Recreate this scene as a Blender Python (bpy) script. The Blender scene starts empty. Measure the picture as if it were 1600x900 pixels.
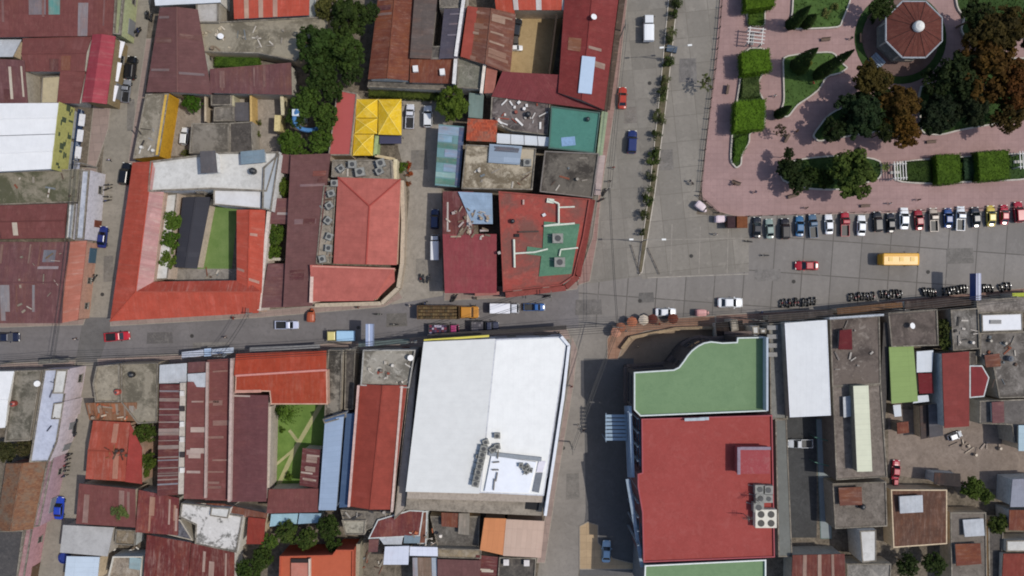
import bpy, math, random
from mathutils import Vector, Matrix, Euler
random.seed(7)
R = math.radians
SC = bpy.context.scene
COL = SC.collection
# ------------------------------------------------------------------ camera, sky, sun, exposure
H = 150.0            # flying height of the camera over the town, metres
PX = 0.12            # metres on the ground per photograph pixel
cam = bpy.data.cameras.new('Camera'); cam_o = bpy.data.objects.new('Camera', cam); COL.objects.link(cam_o)
cam_o.location = (0, 0, H); cam_o.rotation_euler = (0, 0, 0)
cam.sensor_width = 36; cam.lens = 18.0 / (800 * PX / H)
cam.clip_start = 1; cam.clip_end = 3000
SC.camera = cam_o
SUN_DIR = Vector((1.0, -0.10, 1.62)).normalized()      # from the ground towards the sun
elev = math.asin(SUN_DIR.z); azim = math.atan2(SUN_DIR.x, SUN_DIR.y)
W = bpy.data.worlds.new('World'); SC.world = W; W.use_nodes = True
wn = W.node_tree; sky = wn.nodes.new('ShaderNodeTexSky'); sky.sky_type = 'NISHITA'; sky.sun_disc = False
sky.sun_elevation = elev; sky.sun_rotation = azim; sky.air_density = 1.0; sky.dust_density = 1.5
bg = wn.nodes['Background']; wn.links.new(sky.outputs[0], bg.inputs[0]); bg.inputs[1].default_value = 0.15
sl = bpy.data.lights.new('sun', 'SUN'); so = bpy.data.objects.new('sun', sl); COL.objects.link(so)
sl.energy = 3.2; sl.angle = R(0.5); sl.color = (1.0, 0.95, 0.865)
so.rotation_euler = (-SUN_DIR).to_track_quat('-Z', 'Y').to_euler(); so.location = (60, -10, 120)
SC.view_settings.view_transform = 'Standard'; SC.view_settings.look = 'None'
SC.view_settings.gamma = 1; SC.view_settings.exposure = -0.16; SC.view_settings.use_curve_mapping = False
SC.cycles.filter_width = 1.9
SC.cycles.max_bounces = 4; SC.cycles.diffuse_bounces = 3; SC.cycles.glossy_bounces = 2; SC.cycles.use_denoising = True

# ------------------------------------------------------------------ helpers
def P(px, py, h=0.0):
    k = PX * (H - h) / H
    return ((px - 800) * k, (450 - py) * k)
def lin(c):
    c = c.lstrip('#'); c = c if len(c) == 6 else ''.join(q * 2 for q in c); o = []
    for i in (0, 2, 4):
        v = int(c[i:i+2], 16) / 255
        o.append(v / 12.92 if v <= .04045 else ((v + .055) / 1.055) ** 2.4)
    return o
class G:                                   # small node-graph writer
    def __init__(s, name):
        s.m = bpy.data.materials.new(name); s.m.use_nodes = True; s.t = s.m.node_tree
        s.b = s.t.nodes['Principled BSDF']
    def n(s, ty, **kw):
        x = s.t.nodes.new('ShaderNode' + ty)
        for k, v in kw.items():
            if k.startswith('i_'):
                x.inputs[k[2:]].default_value = v
            else: setattr(x, k, v)
        return x
    def l(s, a, b): s.t.links.new(a, b)
    def math(s, op, a, b=None, c=None, clamp=False):
        x = s.t.nodes.new('ShaderNodeMath'); x.operation = op; x.use_clamp = clamp
        for i, v in enumerate((a, b, c)):
            if v is None: continue
            if isinstance(v, (int, float)): x.inputs[i].default_value = v
            else: s.l(v, x.inputs[i])
        return x.outputs[0]
    def mix(s, f, a, b, bt='MIX'):
        x = s.t.nodes.new('ShaderNodeMix'); x.data_type = 'RGBA'; x.blend_type = bt
        for i, v in ((0, f), (6, a), (7, b)):
            if isinstance(v, (int, float)): x.inputs[i].default_value = v
            elif isinstance(v, (list, tuple)): x.inputs[i].default_value = (*v[:3], 1)
            else: s.l(v, x.inputs[i])
        return x.outputs[2]
    def coord(s, kind='Object', scale=(1, 1, 1), shift=True, rot=0.0):
        tc = s.n('TexCoord'); mp = s.n('Mapping'); mp.inputs['Scale'].default_value = scale
        mp.inputs['Rotation'].default_value = (0, 0, rot)
        s.l(tc.outputs[kind], mp.inputs[0])
        if shift:
            oi = s.n('ObjectInfo'); c = s.n('CombineXYZ')
            a = s.math('MULTIPLY', oi.outputs['Random'], 37.0); s.l(a, c.inputs[0]); s.l(a, c.inputs[1])
            s.l(c.outputs[0], mp.inputs['Location'])
        return mp.outputs[0]
    def noise(s, co, scale, detail=4, rough=.6, dist=0):
        x = s.n('TexNoise'); x.inputs['Scale'].default_value = scale; x.inputs['Detail'].default_value = detail
        x.inputs['Roughness'].default_value = rough; x.inputs['Distortion'].default_value = dist
        s.l(co, x.inputs['Vector']); return x.outputs['Fac']
    def ramp(s, f, a, b):
        x = s.n('MapRange'); s.l(f, x.inputs[0]); x.inputs[1].default_value = a; x.inputs[2].default_value = b
        return x.outputs[0]
    def bump(s, hgt, st, dist=.05):
        x = s.n('Bump'); x.inputs['Strength'].default_value = st; x.inputs['Distance'].default_value = dist
        s.l(hgt, x.inputs['Height']); s.l(x.outputs[0], s.b.inputs['Normal'])
    def out(s, col, rough=.8, spec=.25):
        if isinstance(col, (list, tuple)): s.b.inputs['Base Color'].default_value = (*col[:3], 1)
        else: s.l(col, s.b.inputs['Base Color'])
        s.b.inputs['Roughness'].default_value = rough; s.b.inputs['Specular IOR Level'].default_value = spec
        return s.m
_M = {}
def memo(f):
    def g(*a):
        k = (f.__name__,) + a
        if k not in _M: _M[k] = f(*a)
        return _M[k]
    return g
def mul(c, k): return [x * k for x in c]
@memo
def metal(hexc, rust=.3, var=.25, rusthex='#7a4630', pale=.0):
    """sheet-metal roofing: UV u along the eaves, v down the slope, metres"""
    g = G('roof_sheet_metal'); base = lin(hexc)
    uv = g.coord('UV', shift=True); sx = g.n('SeparateXYZ'); g.l(uv, sx.inputs[0])
    u, v = sx.outputs[0], sx.outputs[1]
    iu = g.math('FLOOR', g.math('DIVIDE', u, .92)); iv = g.math('FLOOR', g.math('DIVIDE', g.math('ADD', v, g.math('MULTIPLY', g.math('SINE', g.math('MULTIPLY', iu, 12.9)), .5)), 3.4))
    cb = g.n('CombineXYZ'); g.l(iu, cb.inputs[0]); g.l(iv, cb.inputs[1])
    wn_ = g.n('TexWhiteNoise'); wn_.noise_dimensions = '2D'; g.l(cb.outputs[0], wn_.inputs['Vector'])
    r = wn_.outputs['Value']
    c = g.mix(g.math('MULTIPLY', r, var), base, mul(base, .55))
    odd = g.ramp(r, .90, .93); c = g.mix(g.math('MULTIPLY', odd, var * .9), c, [min(1, x * 1.5 + .05) for x in base])
    st = g.coord('UV', (1, .16, 1)); n1 = g.noise(st, .8, 6, .7); n2 = g.noise(g.coord('Object'), .13, 4, .6)
    f = g.math('MULTIPLY', g.ramp(g.math('ADD', g.math('MULTIPLY', n1, .6), g.math('MULTIPLY', n2, .5)), .62 - .28 * rust, .82 - .20 * rust), min(1, .35 + rust))
    c = g.mix(f, c, lin(rusthex))
    if pale > 0:
        n3 = g.noise(g.coord('UV', (1, .10, 1)), 1.9, 5, .7); c = g.mix(g.math('MULTIPLY', g.ramp(n3, .50, .72), pale), c, lin('#b9a79a'))
    n4 = g.noise(g.coord('Object'), .55, 8, .72); c = g.mix(g.ramp(n4, .30, .68), mul(base, .68), c) if rust > .05 else g.mix(g.math('MULTIPLY', g.ramp(n4, .2, .6), 1.0), mul(base, .88), c)
    if rust > .1:
        n7 = g.noise(g.coord('UV', (1, .3, 1)), 2.4, 6, .8); c = g.mix(g.math('MULTIPLY', g.ramp(n7, .54, .68), .06 + .4 * rust), c, lin('#9a8070')); c = g.mix(g.math('MULTIPLY', g.ramp(n7, .46, .34), .35), c, mul(base, .5))
    seam = g.math('LESS_THAN', g.math('FRACT', g.math('DIVIDE', u, .92)), .09)
    c = g.mix(g.math('MULTIPLY', seam, .05 if var < .06 else .17), c, mul(base, .45))
    lap = g.math('LESS_THAN', g.math('FRACT', g.math('DIVIDE', v, 3.4)), .03); c = g.mix(g.math('MULTIPLY', lap, .02 if var < .06 else .14), c, mul(base, .4))
    w = g.math('SINE', g.math('MULTIPLY', u, 24.0)); g.bump(w, .22, .03)
    return g.out(c, .7 if rust < .2 else .85, .12)
@memo
def concrete(hexc, stain=.5, darkhex='#3d3934', lighthex='#b5ada2'):
    g = G('weathered_concrete'); base = lin(hexc); co = g.coord()
    n1 = g.noise(co, .16, 6, .65, .6); n2 = g.noise(co, .9, 8, .75, .3); n3 = g.noise(co, 5.0, 4, .7)
    c = g.mix(g.math('MULTIPLY', g.ramp(n1, .44, .60), stain * .75), base, lin(darkhex))
    c = g.mix(g.math('MULTIPLY', g.ramp(n2, .47, .62), min(1, stain * 1.1)), c, lin(darkhex))
    n6 = g.noise(co, 2.6, 6, .8, .8); c = g.mix(g.math('MULTIPLY', g.ramp(n6, .50, .66), min(1, stain * .8)), c, lin(lighthex))
    n5 = g.noise(g.coord('Object', (1, 1, 1), True, .7), .45, 7, .72, 1.2)
    c = g.mix(g.math('MULTIPLY', g.ramp(n5, .52, .64), stain * .75), c, lin(lighthex))
    c = g.mix(g.math('MULTIPLY', n3, .22), c, mul(base, .5)); g.bump(n3, .4, .03)
    return g.out(c, .9, .15)
@memo
def mould(hexc, darkhex, sc=.22, lo=.47, hi=.56, amt=.9, light='#c9c2b6'):
    """flat slab with broad patches of black mould and bleached spots"""
    g = G('mouldy_slab'); base = lin(hexc); co = g.coord(); n1 = g.noise(co, sc, 8, .62, .7); n2 = g.noise(co, 1.6, 8, .78, .6); n3 = g.noise(g.coord('Object', (1, 1, 1), True, 1.1), .7, 6, .75, .9)
    s = g.math('ADD', g.math('MULTIPLY', n1, .75), g.math('MULTIPLY', n2, .25)); c = g.mix(g.math('MULTIPLY', g.ramp(s, lo, hi), amt), base, lin(darkhex))
    c = g.mix(g.math('MULTIPLY', g.ramp(n2, .50, .66), .5), c, mul(base, .6)); c = g.mix(g.math('MULTIPLY', g.ramp(n3, .55, .66), .45), c, lin(light)); g.bump(n2, .4, .03)
    return g.out(c, .9, .12)
@memo
def plaster(hexc, dirt=.3):
    g = G('painted_plaster'); base = lin(hexc); co = g.coord()
    n1 = g.noise(g.coord('Object', (1, 1, .25)), .8, 6, .7); n2 = g.noise(co, .12, 3, .5)
    n0 = g.noise(co, 1.7, 7, .78); c = g.mix(g.math('MULTIPLY', g.ramp(n0, .46, .66), min(.9, dirt * 1.3 + .12)), base, mul(base, .42)); c = g.mix(g.math('MULTIPLY', g.ramp(n1, .45, .75), dirt), c, mul(base, .45))
    c = g.mix(g.math('MULTIPLY', g.ramp(n2, .4, .7), dirt * .4), c, mul(base, .7))
    return g.out(c, .85, .2)
@memo
def paint(hexc, rough=.35, spec=.5):
    g = G('paint'); base = lin(hexc); n = g.noise(g.coord(), 3.0, 3)
    return g.out(g.mix(g.math('MULTIPLY', n, .15), base, mul(base, .7)), rough, spec)
@memo
def tile(hexc, hex2='#5d3b2c'):
    g = G('clay_roof_tile'); base = lin(hexc); uv = g.coord('UV'); sx = g.n('SeparateXYZ'); g.l(uv, sx.inputs[0])
    u, v = sx.outputs[0], sx.outputs[1]
    cb = g.n('CombineXYZ'); g.l(g.math('FLOOR', g.math('DIVIDE', u, .28)), cb.inputs[0]); g.l(g.math('FLOOR', g.math('DIVIDE', v, .42)), cb.inputs[1])
    wn_ = g.n('TexWhiteNoise'); wn_.noise_dimensions = '2D'; g.l(cb.outputs[0], wn_.inputs['Vector'])
    c = g.mix(wn_.outputs['Value'], base, lin(hex2))
    c = g.mix(g.ramp(g.noise(g.coord(), .5, 6, .7), .45, .75), c, lin('#6b665a'))
    g.bump(g.math('SINE', g.math('MULTIPLY', u, 22.4)), .6, .04)
    return g.out(c, .85, .2)
@memo
def glassy(hexc='#10151a', rough=.08):
    g = G('dark_glass'); return g.out(lin(hexc), rough, .8)
@memo
def leafm(hexc, hex2, vary=.5):
    g = G('leaves'); tw = lambda q: [q[0] * .95, q[1] * .80, q[2] * .55]; a, b = tw(lin(hexc)), tw(lin(hex2)); co = g.coord()
    n = g.noise(co, .55, 3, .6); n2 = g.noise(co, 4.0, 2, .6)
    c = g.mix(g.ramp(n, .40, .62), a, b); c = g.mix(g.math('MULTIPLY', g.ramp(n2, .35, .7), vary), c, mul(a, .35)); n3 = g.noise(co, 8.0, 3, .7); c = g.mix(g.math('MULTIPLY', g.ramp(n3, .52, .66), .6), c, mul(b, 1.7))
    return g.out(c, .8, .1)
@memo
def grassm(hexc, hex2):
    g = G('lawn'); co = g.coord(); n = g.noise(co, .35, 6, .7); n2 = g.noise(co, 4.5, 5, .75)
    c = g.mix(g.ramp(n, .35, .68), lin(hexc), lin(hex2)); c = g.mix(g.math('MULTIPLY', n2, .45), c, mul(lin(hexc), .45)); g.bump(n2, .6, .06)
    return g.out(c, .95, .1)
@memo
def slabs(hexc, bw, bh, rot, joint='#4c4844', jw=.10, var=.25, stain=.45):
    """road of cast concrete slabs with dark joints, tyre wear and oil stains"""
    g = G('road_slabs'); base = lin(hexc); tc = g.n('TexCoord'); mp = g.n('Mapping'); g.l(tc.outputs['Object'], mp.inputs[0]); mp.inputs['Rotation'].default_value = (0, 0, rot)
    co = mp.outputs[0]; br = g.n('TexBrick'); br.offset = 0; g.l(co, br.inputs[0])
    br.inputs['Scale'].default_value = 1; br.inputs['Brick Width'].default_value = bw; br.inputs['Row Height'].default_value = bh; br.inputs['Mortar Size'].default_value = jw
    br.inputs['Mortar Smooth'].default_value = .3
    br.inputs['Color1'].default_value = (*base, 1); br.inputs['Color2'].default_value = (*mul(base, 1 - var), 1); br.inputs['Mortar'].default_value = (*lin(joint), 1)
    n1 = g.noise(co, .09, 6, .65, .5); n2 = g.noise(co, 1.3, 8, .75); n3 = g.noise(co, 8, 3, .7)
    st = g.n('Mapping'); g.l(co, st.inputs[0]); st.inputs['Scale'].default_value = (.08, 1, 1) if bw >= bh else (1, .08, 1)
    n4 = g.noise(st.outputs[0], .55, 5, .6)
    c = g.mix(g.math('MULTIPLY', g.ramp(n1, .42, .68), stain), br.outputs[0], mul(base, .62))
    c = g.mix(g.math('MULTIPLY', g.ramp(n2, .48, .66), stain * .8), c, mul(base, .55)); n5 = g.noise(co, .5, 7, .75, 1.0); c = g.mix(g.math('MULTIPLY', g.ramp(n5, .54, .68), .35), c, mul(base, 1.28))
    c = g.mix(g.math('MULTIPLY', g.ramp(n4, .45, .65), .30), c, mul(base, .62))
    c = g.mix(g.math('MULTIPLY', n3, .2), c, mul(base, .6)); g.bump(n3, .3, .02)
    return g.out(c, .9, .2)

class MB:
    def __init__(s): s.v = []; s.f = []; s.uv = []; s.mi = []
    def poly(s, pts, uv=None, mi=0):
        i = len(s.v); s.v += [tuple(p) for p in pts]; s.f.append(list(range(i, i + len(pts)))); s.uv.append(uv); s.mi.append(mi)
    def prism(s, pts, z0, z1, mi=0, bottom=False):
        n = len(pts); zt = z1 if isinstance(z1, (list, tuple)) else [z1] * n
        s.poly([(x, y, z) for (x, y), z in zip(pts, zt)], mi=mi)
        for i in range(n):
            j = (i + 1) % n
            s.poly([(*pts[i], z0), (*pts[j], z0), (*pts[j], zt[j]), (*pts[i], zt[i])], mi=mi)
        if bottom: s.poly([(x, y, z0) for x, y in reversed(pts)], mi=mi)
    def box(s, c, size, rot=0.0, mi=0, taper=1.0):
        cx, cy, cz = c; a, b, d = size[0] / 2, size[1] / 2, size[2] / 2; cr, sr = math.cos(rot), math.sin(rot)
        def q(x, y, z): return (cx + x * cr - y * sr, cy + x * sr + y * cr, cz + z)
        t = taper
        B = [q(-a, -b, -d), q(a, -b, -d), q(a, b, -d), q(-a, b, -d)]; T = [q(-a*t, -b*t, d), q(a*t, -b*t, d), q(a*t, b*t, d), q(-a*t, b*t, d)]
        s.poly(T, mi=mi); s.poly(B[::-1], mi=mi)
        for i in range(4):
            j = (i + 1) % 4; s.poly([B[i], B[j], T[j], T[i]], mi=mi)
    def tube(s, p, q, r0, r1=None, n=8, mi=0, cap=True):
        p, q = Vector(p), Vector(q); r1 = r0 if r1 is None else r1; d = (q - p)
        if d.length < 1e-6: return
        d.normalize(); u = d.orthogonal().normalized(); w = d.cross(u)
        A = [tuple(p + (u * math.cos(t) + w * math.sin(t)) * r0) for t in [2 * math.pi * k / n for k in range(n)]]
        B = [tuple(q + (u * math.cos(t) + w * math.sin(t)) * r1) for t in [2 * math.pi * k / n for k in range(n)]]
        for k in range(n):
            j = (k + 1) % n; s.poly([A[k], A[j], B[j], B[k]], mi=mi)
        if cap: s.poly(A[::-1], mi=mi); s.poly(B, mi=mi)
    def lathe(s, c, prof, n=16, mi=0):
        cx, cy = c[0], c[1]
        rings = [[(cx + r * math.cos(2 * math.pi * k / n), cy + r * math.sin(2 * math.pi * k / n), z) for k in range(n)] for r, z in prof]
        for a, b in zip(rings, rings[1:]):
            for k in range(n):
                j = (k + 1) % n; s.poly([a[k], a[j], b[j], b[k]], mi=mi)
        s.poly(rings[-1], mi=mi)
    def build(s, name, mats, parent=None, rel=True, smooth=False):
        if not isinstance(mats, (list, tuple)): mats = [mats]
        me = bpy.data.meshes.new(name); off = Vector((0, 0, 0))
        if parent is not None and rel: off = parent_origin(parent)
        me.from_pydata([tuple(Vector(v) - off) for v in s.v], [], s.f)
        if any(u is not None for u in s.uv):
            L = me.uv_layers.new(name='UVMap'); k = 0
            for f, u in zip(s.f, s.uv):
                for a in range(len(f)):
                    L.data[k].uv = u[a] if u is not None else (s.v[f[a]][0], s.v[f[a]][1]); k += 1
        for m in mats: me.materials.append(m)
        for p, mi in zip(me.polygons, s.mi): p.material_index = mi; p.use_smooth = smooth
        me.update()
        o = bpy.data.objects.new(name, me); COL.objects.link(o)
        if parent is not None: o.parent = parent
        return o
def parent_origin(o):
    v = Vector((0, 0, 0))
    while o is not None: v += Vector(o.location); o = o.parent
    return v
def tag(o, label=None, cat=None, group=None, kind=None):
    if label: o['label'] = label
    if cat: o['category'] = cat
    if group: o['group'] = group
    if kind: o['kind'] = kind
    return o
def empty(name, loc, label=None, cat=None, group=None, rz=0.0):
    o = bpy.data.objects.new(name, None); COL.objects.link(o); o.location = loc; o.rotation_euler = (0, 0, rz); o.empty_display_size = .3
    return tag(o, label, cat, group)
KIDS = {}
def kids(o):
    if o.name not in KIDS: KIDS[o.name] = [c for c in COL.objects if c.parent == o]
    return KIDS[o.name]
def copy_tree(o, parent=None, swap=None):
    c = o.copy(); COL.objects.link(c); c.parent = parent
    if swap and c.type == 'MESH':
        for sl_ in c.material_slots:
            if sl_.material and sl_.material.name in swap: m = swap[sl_.material.name]; sl_.link = 'OBJECT'; sl_.material = m
    for ch in kids(o): copy_tree(ch, c, swap)
    return c
def area(pts): return sum(a[0] * b[1] - b[0] * a[1] for a, b in zip(pts, pts[1:] + pts[:1])) / 2
def ccw(pts): return pts if area(pts) > 0 else pts[::-1]
def inset(pts, d):
    """offset of a ccw polygon inwards by d"""
    n = len(pts); out = []
    for i in range(n):
        a, b, c = Vector(pts[i-1]), Vector(pts[i]), Vector(pts[(i+1) % n])
        e1 = (b - a).normalized(); e2 = (c - b).normalized(); n1 = Vector((-e1.y, e1.x)); n2 = Vector((-e2.y, e2.x))
        m = n1 + n2; k = max(.35, m.dot(n1) if m.length > 1e-6 else 1)
        out.append(tuple(b + m * (d / k)))
    return out
def structure(name, mb, mats, kind='structure'): return tag(mb.build(name, mats), kind=kind)
def sheet(name, pts_px, z, mat, kind='structure'):
    mb = MB(); mb.poly([(*P(x, y), z) for x, y in pts_px][::-1] if area([P(x, y) for x, y in pts_px]) < 0 else [(*P(x, y), z) for x, y in pts_px])
    return structure(name, mb, mat, kind)

# ------------------------------------------------------------------ buildings
ZJ = [0.0]
WALLC = ['#c9c2b4', '#b9b3a6', '#d5d0c6', '#a89f90', '#cbb79a', '#bfc2c0']
WINM = {}
def window(parent, p, ang, w=1.2, hgt=1.2, glass='#1b2127', frame='#79736a'):
    key = (w, hgt, frame)
    if key not in WINM:
        m = MB(); t = .09
        for (x, z, a, b) in ((0, hgt/2 - t/2, w, t), (0, -hgt/2 + t/2, w, t), (-w/2 + t/2, 0, t, hgt - 2*t), (w/2 - t/2, 0, t, hgt - 2*t), (0, 0, .05, hgt - 2*t)):
            m.box((x, -.05, z), (a, .10, b))
        m.box((0, -.11, -hgt/2 - .05), (w + .2, .22, .08)); f = m.build('window', paint(frame), None)
        g = MB(); g.box((0, -.02, 0), (w - 2*t, .03, hgt - 2*t)); q = g.build('pane', glassy(glass), None)
        WINM[key] = (f.data, q.data); bpy.data.objects.remove(f); bpy.data.objects.remove(q)
    fd, pd = WINM[key]; o = bpy.data.objects.new('window', fd); COL.objects.link(o); o.parent = parent
    o.location = Vector(p) - Vector(parent.location); o.rotation_euler = (0, 0, ang)
    q = bpy.data.objects.new('pane', pd); COL.objects.link(q); q.parent = o
DOORM = {}
def door(parent, p, ang, w=1.1, hgt=2.2, hexc='#5a4636'):
    key = (w, hexc)
    if key not in DOORM:
        m = MB(); m.box((0, -.04, hgt/2 + .02), (w, .08, hgt)); 
        for k in (-1, 1): m.box((k * (w/2 + .05), -.06, hgt/2 + .04), (.1, .14, hgt + .08))
        m.box((0, -.06, hgt + .11), (w + .2, .14, .12)); f = m.build('door', paint(hexc, .6, .3)); g = MB(); g.box((w*.36, -.12, 1.05), (.05, .07, .14)); q = g.build('handle', paint('#999999', .3))
        DOORM[key] = (f.data, q.data); bpy.data.objects.remove(f); bpy.data.objects.remove(q)
    fd, pd = DOORM[key]; o = bpy.data.objects.new('door', fd); COL.objects.link(o); o.parent = parent
    o.location = Vector(p) - Vector(parent.location); o.rotation_euler = (0, 0, ang)
    q = bpy.data.objects.new('handle', pd); COL.objects.link(q); q.parent = o
def dress(root, a, b, h, seed=0, doors=True, every=4.4, dhex='#5a4636'):
    """windows and doors along the wall from a to b (ccw polygon edge, outside on its right)"""
    a, b = Vector(a), Vector(b); L = (b - a).length
    if L < 2.2: return
    e = (b - a) / L; out = Vector((e.y, -e.x)); ang = math.atan2(e.y, e.x); n = max(1, min(6, int(L / every))); rr = random.Random(seed)
    floors = max(1, int((h + .3) / 3.1))
    for fl in range(floors):
        for k in range(n):
            p = a + e * (L * (k + .5) / n) + out * .006
            if fl == 0 and doors and k % 3 == (seed % 3 if n > 2 else 0):
                wide = rr.random() < .35; door(root, (p.x, p.y, 0.12), ang, 2.6 if wide else 1.1, 2.3, rr.choice([dhex, '#7b7c7e', '#3f5a6b', '#6d3b2c']))
            else: window(root, (p.x, p.y, 1.6 + 3.0 * fl), ang, rr.choice([1.2, 1.5]), 1.2)
def roofz(kind, h, rise, s, t):
    if kind == 'v': return h + rise * (1 - abs(2 * s - 1))
    if kind == 'h': return h + rise * (1 - abs(2 * t - 1))
    return h + rise * {'l': 1 - s, 'r': s, 't': 1 - t, 'b': t}.get(kind, 0)
def bil(Q, s, t):
    a = [Q[0][i] * (1 - s) + Q[1][i] * s for i in (0, 1)]; b = [Q[3][i] * (1 - s) + Q[2][i] * s for i in (0, 1)]
    return (a[0] * (1 - t) + b[0] * t, a[1] * (1 - t) + b[1] * t)
def side_dirs(face): return {'E': (1, 0), 'W': (-1, 0), 'N': (0, 1), 'S': (0, -1)}[face]
PATCHY = set()
def wing(root, q, h, kind, rmat, wmat, rise=1.0, over=.25, fac='', para=.45, pmat=None, seed=0, panels=(), npan=0, pcol=('#c9bfae',), name='roof', doors=True, pw=.22):
    ZJ[0] += .0061; h = h + (ZJ[0] % .15)
    pts = [P(x, y, h) for x, y in q]
    rr = random.Random(seed * 7 + 3)
    if kind == 'flat':
        pts = ccw(pts); mb = MB(); mb.prism(pts, 0, h - .004)
        wall = mb.build('wall', wmat, root)
        m = MB(); ins = inset(pts, pw)
        uvf = [(x, y) for x, y in ins]
        m.poly([(x, y, h + .03) for x, y in ins], uvf); rf = m.build(name, rmat, root)
        if para > 0:
            m = MB(); n = len(pts)
            for i in range(n):
                j = (i + 1) % n; a, b, c, d = pts[i], pts[j], ins[j], ins[i]
                m.poly([(*a, h + para), (*b, h + para), (*c, h + para), (*d, h + para)])
                m.poly([(*a, h - .004), (*b, h - .004), (*b, h + para), (*a, h + para)]); m.poly([(*c, h - .1), (*d, h - .1), (*d, h + para), (*c, h + para)])
            o = m.build('parapet', pmat or concrete('#80786c', .75, '#4c4740', '#a39b8e'), root)
        for f in fac:
            d = side_dirs(f)
            for i in range(len(pts)):
                a, b = pts[i], pts[(i+1) % len(pts)]; e = Vector((b[0]-a[0], b[1]-a[1])).normalized()
                if e.y * d[0] - e.x * d[1] > .8: dress(root, a, b, h, seed + i, doors)
        pp = [(x, y) for x, y in pts]
        return dict(q=None, h=h, pts=pts, roof=rf)
    # sloped quad: q in picture order TL TR BR BL
    Q = pts; SN = 6
    def z(s, t): return roofz(kind, h, rise, s, t)
    m = MB()
    if kind == 'v': cells = [((0, .5), (0, 1)), ((.5, 1), (0, 1))]
    elif kind == 'h': cells = [((0, 1), (0, .5)), ((0, 1), (.5, 1))]
    else: cells = [((0, 1), (0, 1))]
    Lx = (Vector(Q[1]) - Vector(Q[0])).length; Ly = (Vector(Q[3]) - Vector(Q[0])).length
    th = .10
    ns, nt = (max(1, int(Lx / 4)), max(1, int(Ly / 4)))
    wob = random.Random(seed + 11)
    jit = {}
    def zz(s, t):
        k = (round(s, 4), round(t, 4))
        if k not in jit: jit[k] = wob.uniform(-.035, .035) if 0 < s < 1 and 0 < t < 1 else 0
        return z(s, t) + jit[k]
    def uvof(s, t):
        return (t * Ly, s * Lx) if kind in 'vlr' else (s * Lx, t * Ly)
    for (s0, s1), (t0, t1) in cells:
        a = max(1, int(ns * (s1 - s0) + .5)); b = max(1, int(nt * (t1 - t0) + .5))
        for i in range(a):
            for j in range(b):
                c = [(s0 + (s1-s0)*x/a, t0 + (t1-t0)*y/b) for x, y in ((i, j), (i, j+1), (i+1, j+1), (i+1, j))]
                m.poly([(*bil(Q, s, t), zz(s, t) + th) for s, t in c], [uvof(s, t) for s, t in c])
    # skirt
    ring = [(0, 0), (0, .5), (0, 1), (.5, 1), (1, 1), (1, .5), (1, 0), (.5, 0)]
    for i in range(8):
        a, b = ring[i], ring[(i+1) % 8]
        A, B = bil(Q, *a), bil(Q, *b)
        m.poly([(*A, z(*a) - .06), (*B, z(*b) - .06), (*B, z(*b) + th), (*A, z(*a) + th)], [(0, 0), (1, 0), (1, .1), (0, .1)])
    m.poly([(*bil(Q, *a), z(*a) - .06) for a in reversed(ring)], [(0, 0)] * 8)
    rf = m.build(name, rmat, root)
    if kind in 'vh' and Lx > 5:
        m = MB(); a, b = ((.5, 0), (.5, 1)) if kind == 'v' else ((0, .5), (1, .5))
        A, B = bil(Q, *a), bil(Q, *b); m.tube((*A, h + rise + th), (*B, h + rise + th), .13, n=6); o = m.build('ridge_cap', rmat, rf)
    # walls following the slope
    ex = over / max(Lx, 1); ey = over / max(Ly, 1)
    def iq(s, t): return (ex + s * (1 - 2 * ex), ey + t * (1 - 2 * ey))
    wr = [iq(*a) for a in ring]; wp = [bil(Q, *a) for a in wr]; wz = [z(*a) - .07 for a in wr]
    if area(wp) < 0: wp = wp[::-1]; wz = wz[::-1]
    m = MB(); m.prism(wp, 0, wz); m.build('wall', wmat, root)
    cor = [wp[k] for k in range(0, 8, 2)] if abs(wp[0][0] - bil(Q, *iq(0, 0))[0]) < 1e-6 else [wp[k] for k in range(1, 8, 2)]
    cor = ccw([bil(Q, *iq(*a)) for a in ((0, 0), (0, 1), (1, 1), (1, 0))])
    for f in fac:
        d = side_dirs(f)
        for i in range(4):
            a, b = cor[i], cor[(i+1) % 4]; e = Vector((b[0]-a[0], b[1]-a[1])).normalized()
            if e.y * d[0] - e.x * d[1] > .8: dress(root, a, b, h, seed + i, doors)
    # lighter or newer sheets lying on the slope
    pl = [(p[:4], p[4]) for p in panels]
    if not panels and npan < 4 and Lx * Ly > 70 and rmat in PATCHY:
        for k in range(min(7, 1 + int(Lx * Ly / 40))):
            a_, b_ = rr.uniform(.02, .8), rr.uniform(.02, .8); da, db = rr.choice([.92, 1.84]) / Lx, rr.choice([2.4, 3.2]) / Ly
            if kind in 'vlr': da, db = rr.choice([2.4, 3.2]) / Lx, rr.choice([.92, 1.84]) / Ly
            if (kind == 'v' and a_ < .5 < a_ + da) or (kind == 'h' and b_ < .5 < b_ + db): continue
            pl.append(((a_, min(a_ + da, .98), b_, min(b_ + db, .98)), rr.choice(['#7d5040', '#5a3638', '#84605a', '#6a4a46', '#7a4640'])))
    for k in range(npan):
        c = rr.choice(pcol)
        if kind in 'vlr':
            s0 = rr.choice([.03, .53]) if kind == 'v' else rr.uniform(.02, .3); s1 = s0 + (rr.uniform(.2, .44) if kind == 'v' else rr.uniform(.4, .75)); t0 = rr.uniform(.02, .93); t1 = t0 + rr.choice([.3, .45, .92]) / Ly
        else:
            t0 = rr.choice([.03, .53]) if kind == 'h' else rr.uniform(.02, .3); t1 = t0 + (rr.uniform(.2, .44) if kind == 'h' else rr.uniform(.4, .75)); s0 = rr.uniform(.02, .93); s1 = s0 + rr.choice([.3, .45, .92]) / Lx
        pl.append(((s0, min(s1, .98), t0, min(t1, .98)), c))
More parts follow.
